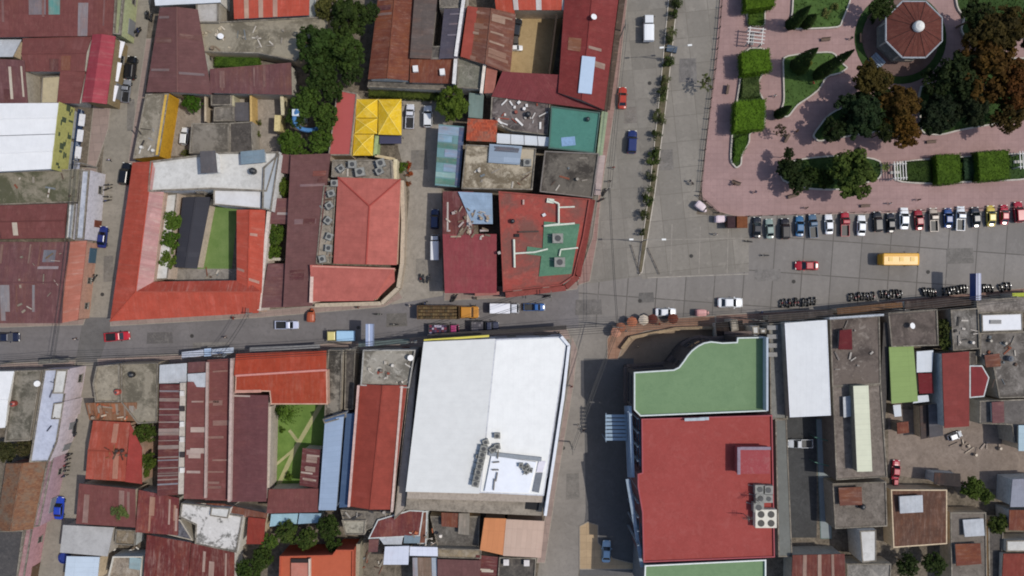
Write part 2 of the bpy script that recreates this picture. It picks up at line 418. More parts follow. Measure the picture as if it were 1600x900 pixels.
    for n_, ((s0, s1, t0, t1), c) in enumerate(pl):
        m = MB(); dz = .125 + .012 * (n_ % 5)
        spl = [(s0, s1)]
        if kind == 'v' and s0 < .5 < s1: spl = [(s0, .5), (.5, s1)]
        tpl = [(t0, t1)]
        if kind == 'h' and t0 < .5 < t1: tpl = [(t0, .5), (.5, t1)]
        for sa, sb in spl:
            for ta, tb in tpl:
                cs = [(sa, ta), (sa, tb), (sb, tb), (sb, ta)]
                m.poly([(*bil(Q, s, t), z(s, t) + dz + .03) for s, t in cs], [uvof(s, t) for s, t in cs])
                for i in range(4):
                    a, b = cs[i], cs[(i+1) % 4]
                    m.poly([(*bil(Q, *a), z(*a) + dz - .09), (*bil(Q, *b), z(*b) + dz - .09), (*bil(Q, *b), z(*b) + dz + .03), (*bil(Q, *a), z(*a) + dz + .03)], [(0, 0), (1, 0), (1, .1), (0, .1)])
        m.build('roof_panel', metal(c, .55, .3, '#7a5648', .3), rf)
    return dict(q=Q, h=h, z=z, roof=rf)
def B(name, label, wings, cat='house', wall=None, fac='', seed=None, group=None):
    global _bs
    _bs += 1; seed = _bs if seed is None else seed
    q = wings[0][0]; hs = wings[0][1]; c = [sum(p[i] for p in q) / len(q) for i in (0, 1)]; x, y = P(*c, hs)
    root = empty(name, (x, y, 0), label, cat, group)
    wm = plaster(wall or WALLC[_bs % len(WALLC)], .35); res = []
    for i, w in enumerate(wings):
        q, h, kind, rm = w[:4]; kw = dict(w[4]) if len(w) > 4 else {}
        kw.setdefault('fac', fac if i == 0 else ''); kw.setdefault('seed', seed + 5 * i)
        wmt = kw.pop('wmat', wm)
        res.append(wing(root, q, h, kind, rm, wmt, **kw))
    return root, res
_bs = 0
def pbox(root, name, px, py, w, d, hgt, z0, mat, ang=0.0, taper=1.0):
    """box part or thing at photo position px,py seen at height z0+hgt"""
    x, y = P(px, py, z0 + hgt); m = MB()
    m.box((x, y, z0 + hgt / 2), (w, d, hgt), ang, 0, taper); return m.build(name, mat, root)
# ------------------------------------------------------------------ vehicles (front towards +x)
TYRE = paint('#161616', .8, .2); RIM = paint('#6a6c6e', .45); GL = glassy(); CHR = paint('#c9c9c9', .25)
HEAD = paint('#e8e8e0', .15, .8); TAIL = paint('#7a1512', .3); BLK = paint('#1b1b1c', .5); SEATB = paint('#1c1b1a', .6)
CARP = paint('#ffffff', .22, .6); CARP.name = 'car_paint'
def loft(mb, st, mi=0):
    """st: list of (x, halfwidth, z0, z1); a rounded box section swept along x"""
    rings = []
    for x, w, z0, z1 in st:
        r = min(.12, (z1 - z0) * .3)
        rings.append([(x, -w*.92, z0), (x, w*.92, z0), (x, w, z0 + (z1-z0)*.35), (x, w, z1 - r*1.3), (x, w - r, z1 - .02), (x, w*.45, z1 + .03), (x, -w*.45, z1 + .03), (x, -w + r, z1 - .02), (x, -w, z1 - r*1.3), (x, -w, z0 + (z1-z0)*.35)])
    n = len(rings[0])
    for a, b in zip(rings, rings[1:]):
        for k in range(n):
            j = (k + 1) % n; mb.poly([a[k], b[k], b[j], a[j]], mi=mi)
    mb.poly(rings[0], mi=mi); mb.poly(rings[-1][::-1], mi=mi)
def wheels(root, xs, hw, r=.32):
    for x in xs:
        for s in (-1, 1):
            m = MB(); m.tube((0, -.11, 0), (0, .11, 0), r, n=14); o = m.build('wheel', TYRE, root, rel=False); o.location = (x, s * (hw - .1), r)
            m = MB(); m.tube((0, s*.10, 0), (0, s*.125, 0), r*.6, n=10); m.build('rim', RIM, o, rel=False)
def lamps(root, xf, xr, hw, z):
    for s in (-1, 1):
        m = MB(); m.box((xf, s*(hw-.26), z), (.10, .34, .16)); m.build('headlight', HEAD, root, rel=False)
        m = MB(); m.box((xr, s*(hw-.2), z + .05), (.08, .24, .18)); m.build('tail_light', TAIL, root, rel=False)
def cabin(root, xb0, xb1, xt0, xt1, zb, zt, wb, wt, paintm, name='cabin'):
    """xb0<xt0 rear, xb1>xt1 front; painted shell with glass set 1 cm proud and a domed roof"""
    m = MB(); B_ = [(xb0, -wb, zb), (xb1, -wb, zb), (xb1, wb, zb), (xb0, wb, zb)]; T = [(xt0, -wt, zt), (xt1, -wt, zt), (xt1, wt, zt), (xt0, wt, zt)]
    for i in range(4):
        j = (i + 1) % 4; m.poly([B_[i], B_[j], T[j], T[i]])
    d = .06; I = [(xt0 + .12, -wt + .12, zt + d), (xt1 - .12, -wt + .12, zt + d), (xt1 - .12, wt - .12, zt + d), (xt0 + .12, wt - .12, zt + d)]
    for i in range(4):
        j = (i + 1) % 4; m.poly([T[i], T[j], I[j], I[i]])
    m.poly(I); o = m.build(name, paintm, root, rel=False)
    def pane(nm, a, b, c, e, k0=.08, k1=.90, s0=.06, s1=.94):
        a, b, c, e = map(Vector, (a, b, c, e)); n = (b - a).cross(e - a).normalized() * .012
        def q(s, t): return tuple((a.lerp(b, s)).lerp(e.lerp(c, s), t) + n)
        m = MB(); m.poly([q(s0, k0), q(s1, k0), q(s1, k1), q(s0, k1)]); m.build(nm, GL, root, rel=False)
    pane('rear_window', B_[3], B_[0], T[0], T[3]); pane('windscreen', B_[1], B_[2], T[2], T[1], .04, .96, .04, .96)
    pane('side_window', B_[0], B_[1], T[1], T[0]); pane('side_window', B_[2], B_[3], T[3], T[2])
def car(kind):
    r = empty('parked_car', (0, 0, 0))
    if kind in ('sedan', 'hatch', 'suv'):
        L, w, top = dict(sedan=(2.15, .84, 1.40), hatch=(1.85, .80, 1.45), suv=(2.2, .90, 1.70))[kind]; zs = .88 if kind != 'suv' else 1.02
        m = MB(); loft(m, [(-L, w*.80, .42, zs-.16), (-L+.14, w*.93, .28, zs-.03), (-L+.5, w, .22, zs), (0, w, .20, zs), (L-1.0, w, .22, zs-.06), (L-.4, w*.95, .24, zs-.16), (L-.1, w*.82, .30, zs-.26), (L, w*.66, .38, zs-.34)])
        m.build('body', CARP, r, rel=False, smooth=False)
        if kind == 'sedan': cabin(r, -1.62, .98, -.98, .32, zs-.02, top, w-.05, w-.2, CARP)
        elif kind == 'hatch': cabin(r, -1.76, .95, -1.35, .30, zs-.02, top, w-.05, w-.18, CARP)
        else: cabin(r, -2.1, 1.0, -1.85, .42, zs-.02, top, w-.05, w-.16, CARP)
        for s in (-1, 1): m = MB(); m.box((.62, s*(w+.09), zs+.04), (.14, .2, .13)); m.build('mirror', CARP, r, rel=False)
        wheels(r, (-L+.72, L-.78), w+.02, .31 if kind != 'suv' else .36); lamps(r, L-.10, -L+.03, w, zs-.28)
    elif kind == 'pickup':
        L, w = 2.55, .88; zs = .98
        m = MB(); loft(m, [(-.15, w, .30, zs), (1.3, w, .30, zs-.03), (L-.45, w*.95, .32, zs-.12), (L-.1, w*.85, .36, zs-.2), (L, w*.7, .42, zs-.28)]); m.build('body', CARP, r, rel=False)
        m = MB(); x0, x1 = -L, -.12
        m.box(((x0+x1)/2, 0, .5), (x1-x0, 1.7, .12)); 
        for s in (-1, 1): m.box(((x0+x1)/2, s*(w-.05), .78), (x1-x0, .09, .50))
        m.box((x0+.04, 0, .76), (.08, 1.58, .46)); m.box((x1-.05, 0, .78), (.08, 1.58, .48)); m.build('cargo_bed', CARP, r, rel=False)
        m = MB(); m.box(((x0+x1)/2, 0, .572), (x1-x0-.22, 1.52, .02)); m.build('bed_liner', BLK, r, rel=False)
        cabin(r, -.12, 1.42, .08, .82, zs-.03, 1.66, w-.06, w-.18, CARP)
        for s in (-1, 1): m = MB(); m.box((1.0, s*(w+.1), zs+.06), (.14, .22, .16)); m.build('mirror', BLK, r, rel=False)
        wheels(r, (-L+.85, L-.85), w+.02, .36); lamps(r, L-.06, -L+.0, w, zs-.26)
    elif kind == 'van':
        L, w = 2.5, .92
        m = MB(); loft(m, [(-L, w*.9, .35, 1.9), (-L+.2, w, .28, 1.98), (1.2, w, .28, 1.98), (1.75, w*.96, .28, 1.55), (L-.25, w*.92, .3, 1.12), (L, w*.75, .4, .95)]); m.build('body', CARP, r, rel=False)
        m = MB(); m.poly([(1.28, -w*.84, 1.99), (1.28, w*.84, 1.99), (1.78, w*.80, 1.60), (1.78, -w*.80, 1.60)][::-1]); m.build('windscreen', GL, r, rel=False)
        for s in (-1, 1):
            m = MB(); pts = [(-1.9, s*(w+.012), 1.2), (1.2, s*(w+.012), 1.2), (1.1, s*(w+.012), 1.7), (-1.9, s*(w+.012), 1.7)]; m.poly(pts if s < 0 else pts[::-1]); m.build('side_window', GL, r, rel=False)
        wheels(r, (-L+.8, L-.9), w+.02, .34); lamps(r, L-.06, -L+.0, w, .75)
    fix(r)
    return r
PROTO = {k: None for k in ('sedan', 'hatch', 'suv', 'pickup', 'van')}
def place_proto(key, maker, name, loc, ang, label, cat, group, color=None, slot='car_paint', scale=None, rough=.22):
    if PROTO.get(key) is None:
        PROTO[key] = maker(); first = True; src = PROTO[key]; src['_first'] = 1
    src = PROTO[key]
    sw = {slot: paint(color, rough, .6)} if color else None
    o = copy_tree(src, None, sw)
    o.name = name; o.location = loc; o.rotation_euler = (0, 0, R(ang)); o.pop('_first', None) if '_first' in o else None
    if scale: o.scale = scale if isinstance(scale, tuple) else (scale,)*3
    return tag(o, label, cat, group)
def purge_protos():
    def rm(o):
        for c in kids(o): rm(c)
        bpy.data.objects.remove(o)
    for k, o in PROTO.items():
        if o is not None: rm(o)
def vehicle(kind, px, py, ang, color, label, group=None, name=None, scale=None, cat=None):
    x, y = P(px, py, 1.2); nm = name or {'pickup': 'pickup_truck', 'van': 'van'}.get(kind, 'car')
    return place_proto(kind, lambda: car(kind), nm, (x, y, .03), ang, label, cat or {'pickup': 'pickup truck', 'van': 'van'}.get(kind, 'car'), group, color, scale=scale)
# motorbike
def motorbike():
    r = empty('motorbike', (0, 0, 0))
    for x in (-.62, .62):
        m = MB(); m.tube((0, -.05, 0), (0, .05, 0), .30, n=12); o = m.build('wheel', TYRE, r, rel=False); o.location = (x, 0, .30)
        m = MB(); m.tube((0, -.06, 0), (0, .06, 0), .15, n=8); m.build('rim', paint('#3c3d40', .5), o, rel=False)
    m = MB(); m.box((0, 0, .42), (.5, .22, .3)); m.tube((-.6, 0, .3), (0, 0, .45), .04); m.tube((.62, 0, .3), (.38, 0, .92), .04); m.tube((.4, 0, .85), (-.5, 0, .68), .05); m.build('frame', BLK, r, rel=False)
    m = MB(); loft(m, [(-.05, .10, .72, .86), (.15, .17, .70, .95), (.38, .12, .74, .95)]); m.build('fuel_tank', CARP, r, rel=False)
    m = MB(); loft(m, [(-.78, .06, .74, .84), (-.5, .14, .70, .82), (-.05, .11, .70, .80)]); m.build('seat', SEATB, r, rel=False)
    m = MB(); m.tube((.34, -.38, 1.0), (.36, .38, 1.0), .02); m.box((.5, 0, .86), (.14, .2, .18)); m.build('handlebar', BLK, r, rel=False)
    m = MB(); m.tube((.58, 0, .86), (.61, 0, .86), .08, n=10); m.build('headlight', HEAD, r, rel=False)
    fix(r); return r
def fix(r):
    KIDS[r.name] = [c for c in COL.objects if c.parent == r]
    for ch in KIDS[r.name]: fix(ch)
def moto(px, py, ang, color, label, group):
    x, y = P(px, py, .7); return place_proto('moto', motorbike, 'motorbike', (x, y, .03), ang, label, 'motorbike', group, color, scale=.92)
# three wheeled taxi
def tuktuk():
    r = empty('mototaxi', (0, 0, 0))
    m = MB(); loft(m, [(-1.25, .58, .3, .95), (-1.1, .64, .25, 1.0), (.1, .64, .25, .95), (.7, .5, .28, .9), (1.15, .3, .32, .8), (1.3, .16, .4, .7)]); m.build('body', CARP, r, rel=False)
    m = MB(); 
    rg = [(-1.2, .60, 1.62), (-.9, .64, 1.72), (.2, .62, 1.74), (.62, .5, 1.60)]
    for (x0, w0, z0), (x1, w1, z1) in zip(rg, rg[1:]):
        ys = [-1, -.6, 0, .6, 1]; zo = [-.12, -.02, .02, -.02, -.12]
        for k in range(4): m.poly([(x0, ys[k]*w0, z0+zo[k]), (x1, ys[k]*w1, z1+zo[k]), (x1, ys[k+1]*w1, z1+zo[k+1]), (x0, ys[k+1]*w0, z0+zo[k+1])])
    for s in (-1, 1): m.poly([(-1.2, s*.6, 1.5), (.2, s*.62, 1.62), (.2, s*.62, 1.45), (-1.2, s*.6, 1.4)])
    m.build('canopy', CARP, r, rel=False)
    for s in (-1, 1):
        for x in (-1.1, .15): m = MB(); m.tube((x, s*.58, .9), (x, s*.57, 1.62), .025); m.build('post', BLK, r, rel=False)
    m = MB(); m.poly([(.95, -.42, .92), (.95, .42, .92), (.62, .46, 1.5), (.62, -.46, 1.5)]); m.build('windscreen', GL, r, rel=False)
    for (x, y) in ((-.8, -.55), (-.8, .55), (1.0, 0)):
        m = MB(); m.tube((0, -.06, 0), (0, .06, 0), .24, n=12); o = m.build('wheel', TYRE, r, rel=False); o.location = (x, y, .24)
    fix(r); return r
def tuk(px, py, ang, color, label, group='mototaxis and carts on the streets'):
    x, y = P(px, py, 1.6); return place_proto('tuk', tuktuk, 'mototaxi', (x, y, .03), ang, label, 'mototaxi', group, color, rough=.5)
# bus, lorries (built in place)
def grounded(px, py, h, label, cat, name, ang):
    x, y = P(px, py, h); return empty(name, (x, y, .03), label, cat, rz=R(ang))
def bus(px, py, ang, hexc, label, L=6.9, w=1.12, h=2.75, name='bus'):
    r = grounded(px, py, h, label, 'bus', name, ang); pm = paint(hexc, .35, .5)
    m = MB(); loft(m, [(-L/2, w*.88, .4, h-.15), (-L/2+.2, w, .32, h), (L/2-.5, w, .32, h), (L/2-.12, w*.95, .35, h-.25), (L/2, w*.8, .4, h-.9)]); m.build('body', pm, r, rel=False)
    for k in range(3): m = MB(); m.box((-L/2 + 1.4 + 2.0*k, 0, h+.06), (.75, .8, .09)); m.build('roof_hatch', paint('#d9b35a', .5), r, rel=False)
    m = MB(); m.poly([(L/2-.44, -w*.86, h-.06), (L/2-.08, -w*.84, h-.62), (L/2-.08, w*.84, h-.62), (L/2-.44, w*.86, h-.06)]); m.build('windscreen', GL, r, rel=False)
    for s in (-1, 1):
        for k in range(5):
            m = MB(); x = -L/2 + .5 + k*(L-1.4)/5; x1 = x + (L-1.4)/5 - .12; y = s*(w+.012); pts = [(x, y, 1.45), (x1, y, 1.45), (x1, y, 2.2), (x, y, 2.2)]; m.poly(pts if s < 0 else pts[::-1]); m.build('side_window', GL, r, rel=False)
        m = MB(); m.box((L/2-.25, s*(w+.16), h-.5), (.12, .22, .3)); m.build('mirror', BLK, r, rel=False)
    wheels(r, (-L/2+1.5, L/2-1.3), w, .45); lamps(r, L/2-.02, -L/2, w, .8); return r
def lorry(px, py, ang, label, Lc, Lb, w, cabc, bedc, side_h, load=None, box=False, nose=True, loadm=None, cat='truck', hb=1.05, name='truck'):
    """cab of length Lc in front of a bed or box of length Lb"""
    L = Lc + Lb; r = grounded(px, py, 2.0, label, cat, name, ang); pm = paint(cabc, .3, .5); bm = paint(bedc, .6, .3)
    xf = L/2; xc = xf - Lc
    m = MB(); zc = 2.25
    if nose and Lc > 1.9: loft(m, [(xc, w*.95, .5, 1.3), (xf-.25, w*.85, .5, 1.2), (xf, w*.7, .55, 1.05)]); m.build('body', pm, r, rel=False); cabin(r, xc+.02, xf-.95, xc+.15, xf-1.35, 1.25, zc, w*.9, w*.78, pm)
    else: loft(m, [(xc, w*.95, .5, 1.25), (xf-.1, w*.95, .5, 1.2), (xf, w*.88, .55, 1.1)]); m.build('body', pm, r, rel=False); cabin(r, xc+.02, xf-.05, xc+.1, xf-.4, 1.2, zc, w*.93, w*.82, pm)
    x0, x1 = -L/2, xc - .12
    m = MB(); m.box(((x0+x1)/2, 0, .72), (x1-x0, .8, .2)); m.build('chassis', BLK, r, rel=False)
    if box:
        m = MB(); loft(m, [(x0, w, .95, hb+1.35), (x0+.03, w*1.0, .9, hb+1.4), (x1, w, .9, hb+1.4)]); m.build('cargo_box', bm, r, rel=False)
    else:
        m = MB(); m.box(((x0+x1)/2, 0, .92), (x1-x0, w*2, .16)); t = .07
        for s in (-1, 1):
            m.box(((x0+x1)/2, s*(w-t/2), 1.0+side_h/2), (x1-x0, t, side_h))
            for k in range(int((x1-x0)/.9)+1): m.box((x0+.05+k*.9, s*(w+.02), 1.0+side_h/2), (.07, .05, side_h+.1))
        m.box((x0+t/2, 0, 1.0+side_h/2), (t, 2*w-.16, side_h)); m.box((x1-t/2, 0, 1.0+side_h/2), (t, 2*w-.16, side_h+.15)); m.build('cargo_bed', bm, r, rel=False)
        if load:
            m = MB(); rr = random.Random(int(px)); n = int((x1-x0-.3)/.45)
            for i in range(n):
                for j in range(4):
                    cx = x0+.35+i*.45; cy = -w+.28+j*(2*w-.5)/3.3; z = 1.0+side_h*rr.uniform(load*.82, load)
                    m.box((cx, cy, (1.0+z)/2), (.42, .44, z-1.0), rr.uniform(-.06, .06), rr.randrange(len(loadm)))
            m.build('load', loadm, r, rel=False)
    wheels(r, (x0+.9, x0+1.8, xf-1.0) if L > 8 else (x0+.95, xf-.9), w-.02, .42)
    for s in (-1, 1): m = MB(); m.box((xf+.0, s*w*.6, .85), (.08, .25, .15)); m.build('headlight', HEAD, r, rel=False); m = MB(); m.box((xf-.55, s*(w+.12), 1.75), (.1, .2, .3)); m.build('mirror', BLK, r, rel=False)
    return r

# ------------------------------------------------------------------ vegetation
def leaf_quads(m, c, r, n, size, rr, flat=.8, mi=0):
    for _ in range(n):
        while True:
            d = Vector((rr.uniform(-1, 1), rr.uniform(-1, 1), rr.uniform(-1, 1)))
            if .05 < d.length <= 1: break
        p = d * (r * (.55 + .45 * rr.random()) / max(d.length, .45)); p.z *= flat
        nrm = (d.normalized() + Vector((rr.uniform(-.6, .6), rr.uniform(-.6, .6), rr.uniform(.0, .9)))).normalized()
        u = nrm.orthogonal().normalized(); u = (Matrix.Rotation(rr.uniform(0, 6.28), 3, nrm) @ u); w = nrm.cross(u); a = size * rr.uniform(.6, 1.3); b = a * rr.uniform(.45, .8)
        q = Vector(c) + p; m.poly([tuple(q - u*a), tuple(q + w*b), tuple(q + u*a), tuple(q - w*b)], mi=mi)
CROWN = {}
def crown_mesh(seed, dens=1.0, open_=.0):
    """unit-ish crown: radius 4 m, built of leaf clumps on uneven limbs"""
    k = (seed, dens, open_)
    if k in CROWN: return CROWN[k]
    rr = random.Random(seed); m = MB(); t = MB(); R0 = 4.0
    t.tube((0, 0, -4.2), (rr.uniform(-.2, .2), rr.uniform(-.2, .2), -1.2), .26, .18, 8)
    lobes = []; nl = 9
    for i in range(nl):
        a = 2*math.pi*i/nl + rr.uniform(-.3, .3); rad = R0 * rr.uniform(.42, .72); lobes.append((rad*math.cos(a), rad*math.sin(a), rr.uniform(-.8, .6), R0*rr.uniform(.30, .44)))
    for i in range(4):
        a = rr.uniform(0, 6.28); rad = R0*rr.uniform(.05, .38); lobes.append((rad*math.cos(a), rad*math.sin(a), rr.uniform(.6, 1.7), R0*rr.uniform(.28, .40)))
    for (x, y, z, r) in lobes:
        t.tube((0, 0, -1.4), (x*.45, y*.45, z*.4-.5), .14, .09, 6); t.tube((x*.45, y*.45, z*.4-.5), (x, y, z), .09, .04, 5)
        nc = int(14 * dens)
        for _ in range(nc):
            d = Vector((rr.gauss(0, 1), rr.gauss(0, 1), rr.gauss(0, .8))).normalized() * r * rr.uniform(.45, 1.0)
            if rr.random() < open_: continue
            leaf_quads(m, (x+d.x, y+d.y, z+d.z), r*rr.uniform(.28, .46), int(34*dens), .25, rr, .85)
    a = m.build('crown', leafm('#33481f', '#42542c'), None); b = t.build('trunk', plaster('#6b5a48', .5), None)
    CROWN[k] = (a.data, b.data); bpy.data.objects.remove(a); bpy.data.objects.remove(b); return CROWN[k]
def tree(px, py, rpx, h, label, cols, seed=None, group=None, cat='tree', name='tree', dens=1.0, open_=.0, zs=None):
    """crown centre seen at px,py; crown radius in photograph pixels"""
    r = rpx * PX; hc = max(h - r * .45, h * .6); x, y = P(px, py, hc); sd = (int(px) % 7) if seed is None else seed
    root = empty(name, (x, y, 0), label, cat, group); c, t = crown_mesh(sd, dens, open_); k = r / 4.3
    o = bpy.data.objects.new('crown', c); COL.objects.link(o); o.parent = root; o.location = (0, 0, hc); o.scale = (k, k, zs or k*.9); o.rotation_euler = (0, 0, (px * 1.7) % 6.28)
    m = leafm(*cols); o.material_slots[0].link = 'OBJECT'; o.material_slots[0].material = m
    q = bpy.data.objects.new('trunk', t); COL.objects.link(q); q.parent = root; q.location = (0, 0, hc); q.scale = (k, k, hc / 4.15); q.rotation_euler = o.rotation_euler
    return root
BUSH = {}
def bush(px, py, rpx, h, label, cols, group=None, name='bush', cat='bush', seed=0, palm=False, z=0):
    r = rpx * PX; x, y = P(px, py, z + h * .6); root = empty(name, (x, y, z), label, cat, group); sd = (int(px * 3 + py) % 5, palm)
    if sd not in BUSH:
        rr = random.Random(sd[0] + 40); m = MB()
        if palm:
            for i in range(13):
                a = 2*math.pi*i/13 + rr.uniform(-.2, .2); L = rr.uniform(.75, 1.1)
                for s in range(7):
                    f = (s + .5) / 7; z = .75 + .5*math.sin(f*2.2) - .75*f*f; cx, cy = L*f*math.cos(a), L*f*math.sin(a); w = .17*(1.15-f)
                    for sg in (-1, 1):
                        px_, py_ = -math.sin(a)*sg, math.cos(a)*sg
                        m.poly([(cx, cy, z), (cx+.12*math.cos(a), cy+.12*math.sin(a), z), (cx+px_*w*1.6+.16*math.cos(a), cy+py_*w*1.6+.16*math.sin(a), z-.10)])
        else:
            for i in range(12):
                d = Vector((rr.gauss(0, 1), rr.gauss(0, 1), 0)).normalized()*rr.uniform(.1, .75); leaf_quads(m, (d.x, d.y, rr.uniform(.35, .85)), rr.uniform(.22, .40), 60, .085, rr, .9)
        o = m.build('foliage', leafm('#3d5428', '#4d6330'), None); t = MB(); t.tube((0, 0, 0), (0, 0, .75), .05, .03, 6); q = t.build('stem', plaster('#6b5a48', .5), None)
        BUSH[sd] = (o.data, q.data); bpy.data.objects.remove(o); bpy.data.objects.remove(q)
    a, b = BUSH[sd]
    o = bpy.data.objects.new('foliage', a); COL.objects.link(o); o.parent = root; o.scale = (r, r, h); o.rotation_euler = (0, 0, px % 6)
    o.material_slots[0].link = 'OBJECT'; o.material_slots[0].material = leafm(*cols)
    q = bpy.data.objects.new('stem', b); COL.objects.link(q); q.parent = root; q.scale = (max(r, .5), max(r, .5), h); return root
def hedge(poly_px, h, label, cols, name='trimmed_tree', cat='tree', z0=1.3, group=None, size=.13, dens=26):
    pts = ccw([P(x, y, h) for x, y in poly_px]); cx = sum(p[0] for p in pts)/len(pts); cy = sum(p[1] for p in pts)/len(pts)
    root = empty(name, (cx, cy, 0), label, cat, group); rr = random.Random(int(poly_px[0][0])); m = MB()
    core = inset(pts, .22); m.prism(core, z0 + .15, h - .15, 0, True); n = len(pts)
    A = abs(area(pts)); xs = [p[0] for p in pts]; ys = [p[1] for p in pts]
    def inside(x, y):
        c = False
        for i in range(n):
            (x1, y1), (x2, y2) = pts[i], pts[i-1]
            if (y1 > y) != (y2 > y) and x < (x2-x1)*(y-y1)/(y2-y1)+x1: c = not c
        return c
    def lf(p, nrm):
        nrm = (Vector(nrm) + Vector((rr.uniform(-.7, .7), rr.uniform(-.7, .7), rr.uniform(-.3, .7)))).normalized(); u = nrm.orthogonal().normalized(); u = Matrix.Rotation(rr.uniform(0, 6.28), 3, nrm) @ u; w = nrm.cross(u); a = size*rr.uniform(.6, 1.4)
        p = Vector(p); m.poly([tuple(p-u*a), tuple(p+w*a*.6), tuple(p+u*a), tuple(p-w*a*.6)])
    k = 0
    while k < A * dens:
        x, y = rr.uniform(min(xs), max(xs)), rr.uniform(min(ys), max(ys))
        if inside(x, y): lf((x, y, h + rr.uniform(-.22, .08)), (0, 0, 1)); k += 1
    for i in range(n):
        a, b = Vector(pts[i]), Vector(pts[(i+1) % n]); L = (b-a).length; e = (b-a)/max(L, .01)
        for _ in range(int(L*(h-z0)*dens*.8)):
            q = a + e*rr.uniform(0, L); o = rr.uniform(-.15, .08); lf((q.x+e.y*o, q.y-e.x*o, rr.uniform(z0, h)), (e.y, -e.x, .2))
    nm = 'crown' if z0 > .6 else 'foliage'; m.build(nm, leafm(*cols), root)
    if z0 > .3:
        m = MB(); m.tube((cx, cy, 0), (cx, cy, z0+.6), .16, .12, 8); m.build('trunk', plaster('#6b5a48', .5), root)
    return root
def cypress(px0, py0, h, r, label, cols):
    x, y = P(px0, py0, 0); root = empty('cypress_tree', (x, y, 0), label, 'tree', 'cypresses in the park beds'); rr = random.Random(int(px0)); m = MB(); N = int(h*230)
    for _ in range(N):
        f = rr.random()**1.2; rad = r*(1-f**2.2)**.8*(.6+.4*rr.random())*(.4 + .6*min(1, f*6+.3)); a = rr.uniform(0, 6.28); p = Vector((rad*math.cos(a), rad*math.sin(a), .5+f*(h-.5)))
        nrm = Vector((math.cos(a), math.sin(a), rr.uniform(.1, .9))).normalized(); u = nrm.orthogonal().normalized(); u = Matrix.Rotation(rr.uniform(0, 6.28), 3, nrm) @ u; w = nrm.cross(u); s = .16*rr.uniform(.7, 1.4)
        m.poly([tuple(p-u*s), tuple(p+w*s*.7), tuple(p+u*s), tuple(p-w*s*.7)])
    m.build('crown', leafm(*cols), root, rel=False); m = MB(); m.tube((0, 0, 0), (0, 0, h*.9), .14, .04, 7); m.build('trunk', plaster('#5d4c3c', .5), root, rel=False); return root
# ------------------------------------------------------------------ roof fittings and street things
def fitting(name, px, py, h, label, cat, build, ang=0, group=None):
    x, y = P(px, py, h); r = empty(name, (x, y, h), label, cat, group, R(ang)); build(r); return r
def ac_unit(px, py, h, label, ang=0, s=1.0, group='air conditioners on the roofs'):
    def f(r):
        m = MB(); m.box((0, 0, .42*s), (1.1*s, 1.0*s, .8*s)); m.build('casing', plaster('#8f8e88', .45), r, rel=False)
        m = MB(); m.tube((0, 0, .82*s), (0, 0, .86*s), .32*s, n=14); o = m.build('fan', paint('#3a3b3c', .6), r, rel=False)
        m = MB(); m.tube((-.55*s, .2*s, .15), (-1.1*s, .35*s, .06), .05, n=6); m.build('pipe', paint('#8b8b88', .5), r, rel=False)
    return fitting('air_conditioner', px, py, h, label, 'air conditioner', f, ang, group)
def tank(px, py, h, label, hexc='#1c1d1f', s=1.0):
    def f(r):
        m = MB(); m.lathe((0, 0), [(.55*s, 0), (.58*s, .1), (.58*s, 1.0*s), (.5*s, 1.12*s), (.22*s, 1.3*s)], 16); m.build('tank_body', paint(hexc, .4), r, rel=False)
        m = MB(); m.lathe((0, 0), [(.24*s, 1.3*s), (.24*s, 1.37*s), (.1*s, 1.40*s)], 12); m.build('lid', paint('#3d3f42', .5), r, rel=False)
    return fitting('water_tank', px, py, h, label, 'water tank', f, 0, 'water tanks on the roofs')
def dish(px, py, h, label):
    def f(r):
        m = MB(); m.tube((0, 0, 0), (0, 0, .7), .04, n=6); m.build('mast', RIM, r, rel=False)
        m = MB(); m.lathe((0, 0), [(.05, .70), (.35, .76), (.55, .92)], 14); o = m.build('reflector', paint('#d8d8d8', .5), r, rel=False); o.rotation_euler = (.0, .35, 0)
    return fitting('satellite_dish', px, py, h, label, 'satellite dish', f, 30, 'satellite dishes')
def board(px, py, h, L, w, ang, hexc, label, group, name='loose_board', cat='board', t=.06):
    x, y = P(px, py, h + .1); m = MB(); m.box((0, 0, 0), (L, w, t)); o = m.build(name, plaster(hexc, .3)); o.location = (x, y, h + .1 + t/2 + random.uniform(0, .03)); o.rotation_euler = (0, random.uniform(-.01, .01), R(ang)); return tag(o, label, cat, group)
